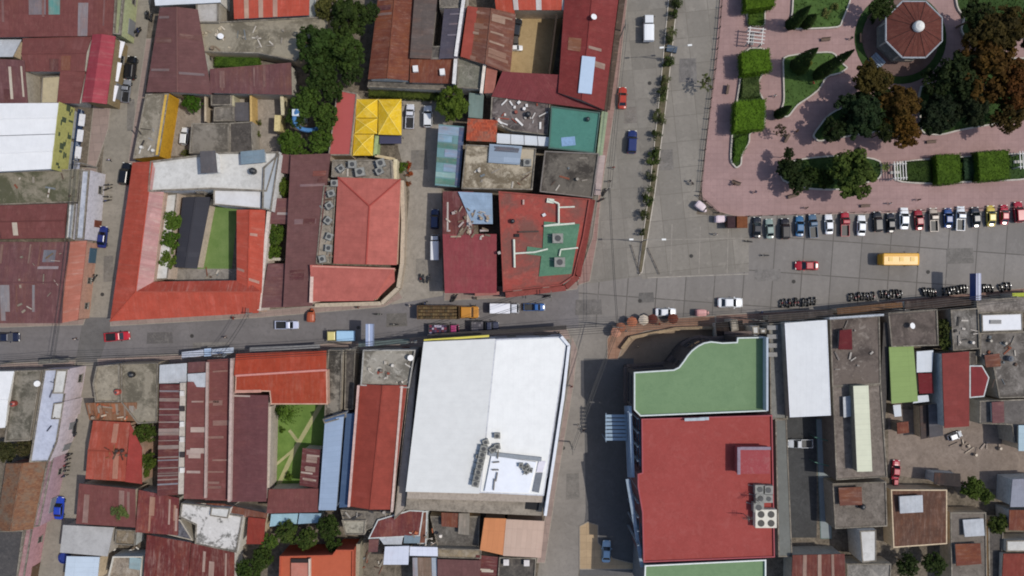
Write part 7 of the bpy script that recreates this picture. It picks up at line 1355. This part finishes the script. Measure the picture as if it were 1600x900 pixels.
# ================================================================== vehicles
PK = 'cars parked in the row along the park'
row = [(1184, 357, 'sedan', '#1c1f26', 'black car with a bright roof, first of the parked row at its west end'), (1204, 357, 'sedan', '#7f8f88', 'silver green car beside the black one in the parked row'), (1228, 355, 'suv', '#1a161b', 'very dark car third in the parked row'), (1251, 354, 'sedan', '#2f6088', 'blue car with a pale roof fourth in the parked row'), (1272, 352, 'pickup', '#48627a', 'slate blue pickup with white load cover in the parked row'), (1297, 352, 'sedan', '#d8dade', 'white car between the slate pickup and the red pickup'), (1322, 350, 'pickup', '#9c1f2e', 'bright red pickup in the parked row'), (1348, 350, 'sedan', '#dcdee0', 'white car east of the bright red pickup'), (1373, 347, 'suv', '#14161c', 'black car, the western of the two dark ones side by side'), (1394, 347, 'sedan', '#191b24', 'black car, the eastern of the two dark ones side by side'), (1415, 343, 'sedan', '#e0e2e4', 'white car beside the two black ones'), (1438, 343, 'sedan', '#8c1f2a', 'deep red car with a bright roof spot in the parked row'), (1461, 341, 'pickup', '#a89a8c', 'beige covered pickup east of the deep red car'), (1484, 341, 'sedan', '#23447c', 'dark blue car with a pale roof near the east of the row'), (1503, 340, 'pickup', '#cfd3d8', 'white pickup with an open bed beside the blue car'), (1527, 341, 'sedan', '#1c2430', 'black blue car between the white pickup and the yellow one'), (1551, 337, 'sedan', '#c0aa48', 'yellow car in the parked row'), (1572, 333, 'sedan', '#a3162e', 'crimson car east of the yellow one'), (1594, 332, 'suv', '#98182c', 'crimson car last at the east edge of the parked row')]
for k, (x, y, kd, c, lb) in enumerate(row): vehicle(kd, x, y + (k*7 % 5) - 2, 90 + (k*5 % 7) - 2, c, lb, PK, scale=(.92, .87, .95, .9)[k % 4] * (1 if kd == 'sedan' else .94))
VG = 'vehicles driving or stopped on the streets'
vehicle('suv', 203, 105, 84, '#17181c', 'black car at the kerb near the red curved roof'); vehicle('pickup', 195, 141, 84, '#7c7f86', 'silver grey pickup below the black car at the red roof', scale=.85); vehicle('suv', 194, 271, 82, '#14151a', 'black car at the north corner of the orange courtyard house', scale=.95); vehicle('sedan', 158, 370, 84, '#1c2a66', 'dark blue car driving on the west street beside the blue stained white building', VG, scale=.95)
vehicle('pickup', 181, 526, 5, '#b02430', 'red pickup crossing at the west street junction', VG, scale=.92); vehicle('sedan', 10, 527, 0, '#1b2138', 'dark navy car at the west edge of the main street', VG); vehicle('pickup', 447, 508, 0, '#b9c0d8', 'white and blue pickup on the main street before the brown roof', VG, scale=.86); vehicle('sedan', 90, 795, 86, '#1f3fa8', 'bright blue car on the lower west street', VG, scale=.98)
vehicle('sedan', 973, 152, 88, '#a03420', 'orange red car at the boulevard kerb', VG, scale=.95); vehicle('suv', 988, 221, 87, '#1b2a5c', 'dark blue car on the boulevard south of the orange red one', VG, scale=.98); vehicle('sedan', 1262, 415, 180, '#9c1826', 'red car driving on the east street near the bus', VG, scale=1.0)
vehicle('sedan', 1041, 488, 0, '#dcdee2', 'white car parked by the tan corner pavement', VG, scale=.9); vehicle('sedan', 1142, 473, 0, '#dfe1e3', 'white car east of the pink roofed mototaxi', VG, scale=1.08); vehicle('pickup', 835, 480, 0, '#2b5c9c', 'blue pickup with a white nose behind the white van on the main street', VG, scale=.78)
vehicle('sedan', 806, 73, 0, '#d8d9da', 'small white car in the dirt court', scale=.6); vehicle('suv', 808, 42, 80, '#2c2f33', 'dark vehicle at the north-west of the dirt court', scale=.8); vehicle('suv', 806, 58, 90, '#4a453e', 'dusty brown vehicle between the dark and white ones in the dirt court', scale=.6)
vehicle('pickup', 640, 181, 88, '#c9ccd6', 'white pickup with a dark cabin in the car park', 'cars in the car park', scale=.9); vehicle('suv', 668, 181, 90, '#d6d8da', 'white car beside the pickup in the car park', 'cars in the car park', scale=.92); vehicle('suv', 286, 212, 85, '#d0d2d4', 'white and black car in the yard behind the yellow wall', scale=.75); vehicle('sedan', 948, 863, 88, '#8fb0c8', 'pale blue car parked in the shade of the south street forecourt', scale=.95)
vehicle('suv', 679, 342, 88, '#1b2e58', 'dark blue car in the drive beside the scrap roof', scale=.85); vehicle('pickup', 1252, 694, 180, '#b5b8bc', 'white cab pickup in the dark service yard', scale=.9); vehicle('sedan', 1402, 735, 85, '#9c2436', 'red car at the west edge of the dirt yard', scale=.85); vehicle('hatch', 1402, 752, 85, '#a83a48', 'faded red small car below the red one at the dirt yard', scale=.6); vehicle('hatch', 1495, 682, 20, '#b5b8bc', 'silver small vehicle below the big dark red roof', scale=.75)
vehicle('sedan', 110, 668, 84, '#2a2c33', 'dark car in the shade of the lilac white building', scale=.85)
lorry(1014, 42, 90, 'white box pickup truck driving up the boulevard', 1.9, 3.1, .95, '#d0d2d4', '#dcdee0', .8, box=True, hb=.75, nose=False, name='box_truck')
bus(1409, 405, 0, '#d09a2c', 'yellow bus driving east on the east street')
lorry(700, 488, 0, 'long truck with an orange cab and brown slatted cargo bed', 3.4, 7.9, 1.25, '#b87e2c', '#6b5238', 1.7, load=.85, loadm=[plaster('#5e4c36', .4), plaster('#6b5a3e', .4), plaster('#4d4332', .4)], name='cargo_truck')
lorry(788, 482, 0, 'white box van truck before the blue pickup on the main street', 1.5, 3.9, .95, '#c9ccd4', '#e0e2ea', .8, box=True, hb=.8, nose=False, name='box_truck')
lorry(693, 515, 0, 'open truck loaded with bundles and a pink cab', 1.5, 4.0, .95, '#a83a6c', '#6d6660', .8, load=1.2, loadm=[plaster('#5c4a64', .3), plaster('#7c3a48', .3), plaster('#b0a8b8', .3), plaster('#3c3448', .3)], nose=False, name='cargo_truck')
lorry(757, 510, 0, 'dark slate truck with an open frame bed', 2.3, 2.9, .95, '#34384c', '#2b2b30', .9, load=.4, loadm=[plaster('#77747a', .3), plaster('#55535a', .3)], name='cargo_truck')
lorry(531, 525, 180, 'small pale blue truck with a cream nose at the south kerb', 1.9, 3.4, .95, '#c9bd7c', '#9cc0dc', .7, box=True, hb=.5, nose=False, name='small_truck')
lorry(679, 386, 90, 'narrow white box truck parked in the drive', 1.2, 3.6, .8, '#c9cacc', '#dfe0e2', .7, box=True, hb=.7, nose=False, name='box_truck')
tuk(485, 493, 88, '#9c4a2a', 'orange brown mototaxi near the salmon building corner'); tuk(1099, 489, 0, '#c08a86', 'pink roofed mototaxi before the curved front'); tuk(1097, 323, -38, '#c9b9bc', 'pale mototaxi parked at the park corner'); tuk(1129, 342, 0, '#d0bcc0', 'pale mototaxi near the brown cart by the park')
def cart(px, py, w, d, hexc, label, h=2.2):
    x, y = P(px, py, h); r = empty('vendor_cart', (x, y, .03), label, 'vendor cart'); m = MB(); m.box((0, 0, .7), (w*.8, d*.7, .9)); m.build('body', paint('#6a4a34', .6), r, rel=False); m = MB(); m.box((0, 0, h), (w, d, .12), 0, 0, .9); m.build('canopy', plaster(hexc, .4), r, rel=False)
    for a in (-1, 1):
        for b2 in (-1, 1): m = MB(); m.tube((a*w*.42, b2*d*.42, 0), (a*w*.42, b2*d*.42, h), .03, n=5); m.build('post', BLK, r, rel=False)
cart(1144, 347, 1.9, 2.3, '#3c2a2c', 'dark maroon vendor cart beside the brown one'); cart(1158, 347, 2.4, 2.2, '#74462c', 'brown vendor cart at the west end of the parked row')
# motorbikes
ORD = ['first', 'second', 'third', 'fourth', 'fifth', 'sixth', 'seventh', 'eighth', 'ninth', 'tenth', 'eleventh']
def mrow(x0, y0, x1, y1, n, ang, label, grp, cols=('#1c1c20', '#3a3a3e', '#6c1d20', '#1b1b1b', '#2c3458', '#5a5c60')):
    rr = random.Random(int(x0)); 
    for k in range(n): t = (k+.5+rr.uniform(-.28, .28))/n; moto(x0+(x1-x0)*t, y0+(y1-y0)*t+rr.uniform(-1.4, 1.4), ang+rr.uniform(-16, 16)+(180 if rr.random() < .2 else 0), rr.choice(cols), ORD[k] + (' westernmost' if abs(x1-x0) > abs(y1-y0) else ' northernmost') + ' ' + label, grp)
mrow(1220, 474, 1276, 471, 11, 96, 'motorbike in the row parked before the clean white roof', 'motorbikes before the clean white roof'); mrow(1328, 465, 1368, 463, 8, 95, 'motorbike in the row parked before the weathered roof', 'motorbikes before the weathered roof'); mrow(1376, 461, 1412, 459, 8, 95, 'motorbike in the row east of the weathered roof', 'motorbikes east of the weathered roof'); mrow(1441, 457, 1464, 456, 6, 95, 'motorbike in the short row beside the dark passage end', 'short motorbike row'); mrow(1474, 455, 1512, 452, 8, 95, 'motorbike in the row west of the blue projecting sign', 'motorbikes west of the blue sign'); mrow(1533, 451, 1552, 450, 4, 95, 'motorbike in the row east of the blue projecting sign', 'motorbikes east of the blue sign'); mrow(1564, 449, 1582, 448, 3, 95, 'motorbike in the last group at the east edge of the street', 'motorbikes at the east edge')
mrow(106, 705, 98, 748, 7, 20, 'motorbike in the line along the lower west street', 'motorbikes on the lower west street'); mrow(108, 660, 110, 690, 4, 12, 'motorbike beside the dark car on the lower west street', 'motorbikes beside the dark car'); mrow(213, 46, 216, 52, 2, 60, 'motorbike standing near the top of the west street', 'motorbikes at the top of the west street'); mrow(225, 22, 238, 26, 3, 80, 'motorbike beside the green wall end of the west street', 'motorbikes near the green wall'); mrow(129, 427, 149, 437, 3, 50, 'motorbike at the salmon canopy on the west street', 'motorbikes at the salmon canopy')
mrow(168, 283, 166, 318, 4, 10, 'motorbike on the west street before the courtyard house', 'motorbikes before the courtyard house'); mrow(655, 476, 664, 475, 2, 30, 'motorbike behind the long cargo truck', 'motorbikes behind the cargo truck'); mrow(653, 434, 672, 436, 3, 80, 'motorbike at the drive mouth', 'motorbikes at the drive mouth'); mrow(704, 466, 714, 467, 2, 60, 'motorbike on the pavement below the plain red roof', 'motorbikes on the main street pavement'); moto(590, 491, 0, '#6a6c60', 'single motorbike riding in the middle of the main street', None); moto(616, 507, 180, '#2c2824', 'single dark motorbike west of the open loaded truck', None); moto(1196, 399, 180, '#1c1c1c', 'single motorbike riding past the parked row on the east street', None); moto(1170, 377, 170, '#2c2622', 'single motorbike parked at the west end of the car row', None); moto(856, 463, 20, '#1c1c1e', 'single motorbike at the corner building pavement', None); moto(945, 300, 70, '#22201f', 'single motorbike at the kerb by the very dark mouldy roof', None); moto(941, 312, 30, '#3c2a26', 'single motorbike at the corner of the red green roof pavement', None); moto(230, 205, 20, '#8d8a86', 'single motorbike standing on the stained slab', None)
# people
for x, y, a, s_, t_, lb in [(1082, 287, 200, '#3c3c44', '#22242c', 'person in dark clothes walking beside the park railing'), (1078, 283, 20, '#2c3a54', '#2a2a2e', 'person in a navy shirt walking beside the other at the railing'), (1147, 288, 170, '#5a4a40', '#25252a', 'person in a brown shirt crossing the south plaza'), (1390, 318, 90, '#c0b8b0', '#2c3448', 'person in a pale shirt near the plaza edge'), (958, 262, 80, '#8a3a30', '#24262c', 'person in a red shirt on the boulevard pavement'), (953, 283, 260, '#2c2c30', '#3a3a40', 'person in black on the boulevard pavement'), (905, 665, 260, '#c9c4bc', '#2c2c34', 'person in a white shirt walking in the south street'), (912, 672, 100, '#30303a', '#1f1f24', 'person in dark clothes walking in the south street'), (893, 604, 90, '#6a2c34', '#25252a', 'person in a maroon shirt beside the white building'), (997, 542, 30, '#b5a48c', '#3a342c', 'person in a tan shirt on the corner forecourt'), (744, 466, 0, '#3a4a3c', '#222228', 'person in a green shirt below the plain red roof'), (365, 497, 0, '#8c3c34', '#2a2a30', 'person in a red shirt on the pavement before the orange roof'), (352, 527, 90, '#a89c94', '#3c3a3a', 'person in a pale shirt crossing the main street'), (873, 520, 10, '#3c3a3a', '#26262a', 'person in grey by the corner of the white building'), (1118, 366, 45, '#c4bcb4', '#2f3648', 'person in a white shirt standing south of the vendor carts'), (1245, 205, 120, '#7a5a3c', '#2a2a2e', 'person in an ochre shirt in the shade near the benches'), (171, 250, 80, '#b5b0c0', '#2c2c34', 'person in a lilac shirt on the west street'), (140, 402, 90, '#c07c64', '#3a2c2c', 'person in a salmon shirt at the tiled canopy')]: person(x, y, a, s_, t_, lb)

for x, y, a, s_, t_, lb in [(1030, 506, 10, '#b04a3c', '#2a2a30', 'person in a bright red shirt by the umbrella stalls'), (978, 517, 60, '#d0ccc6', '#34343a', 'person in a white shirt among the umbrella stalls'), (1190, 488, 0, '#5a6a8c', '#2a2a30', 'person in a blue shirt on the east street pavement'), (1420, 476, 180, '#c4a070', '#2c2c34', 'person in a yellow shirt at the brown canopy strip'), (1300, 484, 90, '#40404a', '#202024', 'person in dark clothes before the clean white roof'), (1270, 130, 200, '#c0584c', '#2c2c30', 'person in a red top on the path by the cypress bed'), (1210, 150, 80, '#d8d4cc', '#3a4458', 'person in a white top between the trimmed trees and cypress bed'), (1330, 60, 30, '#4a5a48', '#26262a', 'person in an olive shirt walking to the bandstand'), (1180, 300, 0, '#3a4a6a', '#26262a', 'person in a blue top on the open south plaza'), (1260, 325, 90, '#8a7a6a', '#2a2a2e', 'person in beige by the railing above the car row'), (1435, 312, 270, '#2a2a30', '#4a4a50', 'person in black and grey above the car row'), (118, 530, 90, '#b8b0a8', '#2c2c34', 'person in a pale shirt at the west crossing'), (138, 300, 80, '#a04840', '#2c2c34', 'person in a red shirt before the white stained house front'), (112, 620, 85, '#7a8aa0', '#2a2a30', 'person in a grey blue shirt on the lower west street'), (870, 640, 265, '#8a5a4a', '#2a2a30', 'person in a brown shirt on the white building pavement'), (640, 477, 10, '#c8c0b8', '#2a3040', 'person in a cream shirt at the drive mouth'), (560, 480, 180, '#5a3a3a', '#2a2a30', 'person in a wine shirt below the salmon building')]: person(x, y, a, s_, t_, lb)
# awnings and stalls along the kerbs
def awn(a, b_, d, z, hexc, label, side=1, grp='awnings along the kerbs'):
    A, C_ = Vector(P(*a, z)), Vector(P(*b_, z)); e = C_-A; c = (A+C_)/2; m = MB(); L = e.length/2
    m.poly([(-L, -d/2*side, .18), (L, -d/2*side, .18), (L, d/2*side, -.12), (-L, d/2*side, -.12)]); m.poly([(-L, d/2*side, -.12), (L, d/2*side, -.12), (L, d/2*side, -.42), (-L, d/2*side, -.42)]); m.poly([(-L, -d/2*side, .1), (L, -d/2*side, .1), (L, d/2*side, -.2), (-L, d/2*side, -.2)][::-1])
    o = m.build('awning', plaster(hexc, .35)); o.location = (c.x, c.y, z); o.rotation_euler = (0, 0, math.atan2(e.y, e.x)); return tag(o, label, 'awning', grp)
for a, b_, d, hx, lb in [((284, 555), (318, 551), 1.1, '#c0c4d0', 'whitish awning before the pale blue grey roof squares'), ((319, 551), (330, 550), 1.4, '#a8bcd6', 'short pale blue awning between two whitish ones'), ((331, 550), (365, 547), 1.0, '#b4bcc8', 'whitish awning before the tallest maroon column'), ((390, 546), (500, 541), .7, '#8c8a88', 'long dull grey awning before the orange red street roof'), ((560, 538), (640, 533), .9, '#5f6a68', 'dark striped awning before the rubble strewn slab'), ((60, 566), (108, 563), .8, '#7c786e', 'dusty awning before the lilac white roof'), ((70, 500), (120, 497), .8, '#7a6a60', 'brown awning below the salmon tiled canopy'), ((200, 497), (275, 493), .5, '#c9c4be', 'thin pale awning edge before the orange courtyard house')]: awn(a, b_, d, 3.0, hx, lb, 1 if a[1] > 520 else -1)
for x, y, c, lb in [(988, 503, '#a8684c', 'orange umbrella stall at the bend of the corner pavement'), (1006, 500, '#c4b6a4', 'cream umbrella stall on the corner pavement'), (1020, 499, '#5a3028', 'dark maroon umbrella stall on the corner pavement'), (963, 519, '#b0806a', 'salmon umbrella stall at the west tip of the corner pavement'), (1052, 498, '#6a3a2c', 'brown umbrella stall under the curved front'), (970, 512, '#8c5a44', 'rust umbrella stall beside the salmon one')]:
    x_, y_ = P(x, y, 2.3); r = empty('umbrella_stall', (x_, y_, .13), lb, 'umbrella', 'umbrella stalls of the corner'); m = MB(); m.lathe((0, 0), [(1.0, 2.0), (.5, 2.25), (.05, 2.4)], 8); m.build('canopy', plaster(c, .3), r, rel=False); m = MB(); m.tube((0, 0, 0), (0, 0, 2.3), .03, n=6); m.build('post', RIM, r, rel=False); m = MB(); m.box((0, .3, .45), (1.1, .6, .8)); m.build('counter', plaster('#7c6652', .3), r, rel=False)
tree(1104, 128, 15, 4.5, 'thin half bare tree at the railing of the boulevard', ('#3c4a2c', '#5c6a44'), open_=.72, dens=.8); tree(1221, 205, 14, 4, 'twiggy shrub tree at the west tip of the bandstand bed', ('#3c3a34', '#54524a'), open_=.7, dens=.8)
# ================================================================== overhead lines and poles
mlabels = ['pole at the west edge of the main street', 'pole at the crossing of the west street', 'pole with a transformer before the orange red street roof', 'pole before the lilac projecting sign', 'pole with a transformer at the white building corner', 'pole at the curved corner pavement', 'pole before the clean white roof', 'pole before the weathered roof', 'pole at the east edge of the street']
mps = [(20, 566), (121, 560), (366, 551), (562, 540), (652, 530), (956, 508), (1166, 498), (1378, 482), (1545, 463)]
tops = [pole(x, y, 8.5 + (k % 2)*.4, 'concrete utility ' + mlabels[k], 0, 90 if k < 5 else 84, False, k in (2, 4))[1] for k, (x, y) in enumerate(mps)]
for k, (a, b_) in enumerate(zip(tops, tops[1:])): cable(a - Vector((0, 0, .4)), b_ - Vector((0, 0, .4)), 'overhead wires running east from the %s' % mlabels[k], 5, .4)
t2 = pole(408, 488, 8.5, 'concrete utility pole at the brown roof on the north kerb')[1]; cable(tops[2] - Vector((0, 0, .5)), t2 - Vector((0, 0, .5)), 'overhead wires crossing the main street near the brown roof', 2)
t3 = pole(944, 302, 8.6, 'concrete utility pole at the corner of the very dark mouldy roof')[1]; t4 = pole(968, 60, 8.6, 'concrete utility pole by the dark stained canopy on the boulevard')[1]; cable(t3 - Vector((0, 0, .4)), t4 - Vector((0, 0, .4)), 'overhead wires along the boulevard pavement', 3, .4); cable(t3 - Vector((0, 0, .5)), tops[5] - Vector((0, 0, .5)), 'overhead wires from the boulevard across the junction', 2, .3)
t5 = pole(858, 462, 8.4, 'concrete utility pole at the cut corner of the red green roof')[1]; cable(t5 - Vector((0, 0, .4)), tops[4] - Vector((0, 0, .4)), 'overhead wires crossing the main street beside the trucks', 2, .3)
t6 = pole(152, 262, 8.2, 'concrete utility pole on the west street at the blue stained building')[1]; cable(t6 - Vector((0, 0, .4)), tops[1] - Vector((0, 0, .4)), 'overhead wires along the west street', 3, .4)
t7 = pole(890, 690, 8.2, 'concrete utility pole on the south street beside the white building')[1]; cable(t7 - Vector((0, 0, .4)), tops[5] - Vector((0, 0, .4)), 'overhead wires along the south street', 3, .3)
# large trees of the north block
for x, y, r_, h_, lb, c, g_ in [(496, 70, 36, 9.5, 'large dark tree west of the rusty gable roof', ('#25381c', '#36502a'), 0), (540, 80, 36, 9, 'large dark tree touching the rusty gable roof', ('#273a1e', '#3c5429'), 0), (500, 115, 30, 8, 'dark tree south of the large pair', ('#213418', '#344a26'), 0), (545, 25, 34, 8.5, 'dark tree at the top edge above the large pair', ('#223219', '#374a26'), 0), (548, 112, 22, 7, 'shaded tree at the foot of the rusty gable roof', ('#213219', '#32452a'), 0), (508, 12, 22, 5.5, 'olive tree at the top beside the orange striped roof', ('#3a4226', '#5a5f3c'), 0), (480, 160, 28, 7, 'leafy tree north of the blue pool slide', ('#2c421f', '#44602e'), 0), (508, 182, 24, 7, 'leafy tree between the slide and the red strip roof', ('#2d4420', '#455f2c'), 0), (455, 222, 25, 6, 'bright leafy tree above the brown maroon roof', ('#31491f', '#4b6a2e'), 0), (500, 222, 22, 6, 'leafy tree at the corner of the red strip roof', ('#30481f', '#4a682f'), 0), (462, 182, 18, 6, 'dark tree west of the blue pool slide', ('#24381c', '#384f26'), 0), (706, 162, 29, 7, 'round leafy tree at the north end of the teal striped roof', ('#34491f', '#526a2c'), 0), (478, 245, 13, 4.5, 'small tree at the top of the brown maroon roof', ('#30481f', '#4a682f'), 0), (578, 20, 18, 7, 'narrow dark tree at the top beside the rusty gable', ('#1f2f18', '#314426'), 0), (520, 145, 20, 6.5, 'dark tree north of the red strip roof', ('#23361a', '#374d28'), 0)]: tree(x, y, r_, h_, lb, c, group='trees of the north block', dens=1.25 if r_ > 28 else 1.0)
hedge([(334, 84), (404, 86), (406, 102), (388, 106), (334, 104)], 1.8, 'long green hedge below the rubble slab roof', ('#2f4a20', '#48682c'), z0=.2, name='hedge', cat='hedge'); tree(299, 159, 17, 3.6, 'round bright green tree in the yard beside the cream wall', ('#2f4f1a', '#3f6424')); hedge([(575, 140), (632, 142), (690, 146), (690, 156), (630, 153), (575, 150)], 2.2, 'long dark hedge north of the yellow tents and car park', ('#2a3a1c', '#4a5a2c'), z0=.2, name='hedge', cat='hedge')
bush(402, 208, 8, 1.6, 'tall weed at the ochre wall in the yard', ('#4a5a34', '#6a7450')); bush(292, 240, 9, 1.8, 'brown green bush in the yard behind the yellow wall', ('#43502c', '#5f6a40')); bush(405, 192, 6, 1.4, 'small weed on the yard beside the pale yellow wall', ('#4a5a34', '#6a7450'))
# pool slide
x, y = P(478, 188, 4.5); SL = empty('pool_slide', (x, y, 0), 'blue and white curved slide among the trees', 'slide'); m = MB(); pv = None
for i in range(15):
    t = i/14; a = 2.2 + t*3.4; p = (1.6*math.cos(a)*(1+t*.6), 1.6*math.sin(a), 6.5-4.0*t)
    if pv: m.tube(pv, p, .42, n=8)
    pv = p
m.build('chute', paint('#4a78a8', .3), SL, rel=False); m = MB(); m.box((-1.4, 1.0, 3.2), (1.2, 1.2, 6.4)); m.build('tower', plaster('#c4ccd0', .1), SL, rel=False)
# walled garden plants on terraces, dishes
for x, y, h_, lb in [(345, 60, 4.2, 'satellite dish on the rubble slab'), (925, 30, 7.2, 'satellite dish on the dark red roof by the boulevard'), (640, 560, 6.0, 'satellite dish on the rubble strewn slab by the white building'), (1420, 510, 5.4, 'satellite dish on the brown stained flat roof'), (60, 600, 4.6, 'satellite dish on the mouldy slab between the white roofs')]: dish(x, y, h_, lb)
for x, y, h_, lb, c in [(208, 585, 4.5, 'black water tank on the slab next to the curved corner', '#1a1a1c'), (24, 630, 4.5, 'red water tank on the mouldy slab at the white roof', '#8a3a30'), (186, 612, 4.7, 'red water tank on the curved corner slab', '#a04a3c'), (1345, 790, 4.3, 'black water tank on the grey brown slabs', '#1a1a1c'), (1575, 560, 4.6, 'grey water tank on the mottled eastern slab', '#6a6c70'), (825, 180, 4.7, 'black water tank on the ruinous grey roof', '#18181a')]: tank(x, y, h_, lb, c, .9)
purge_protos()
for o in list(COL.objects):
    if o.type == 'EMPTY' and o.parent is None and o.get('category') is None and not o.children: bpy.data.objects.remove(o)
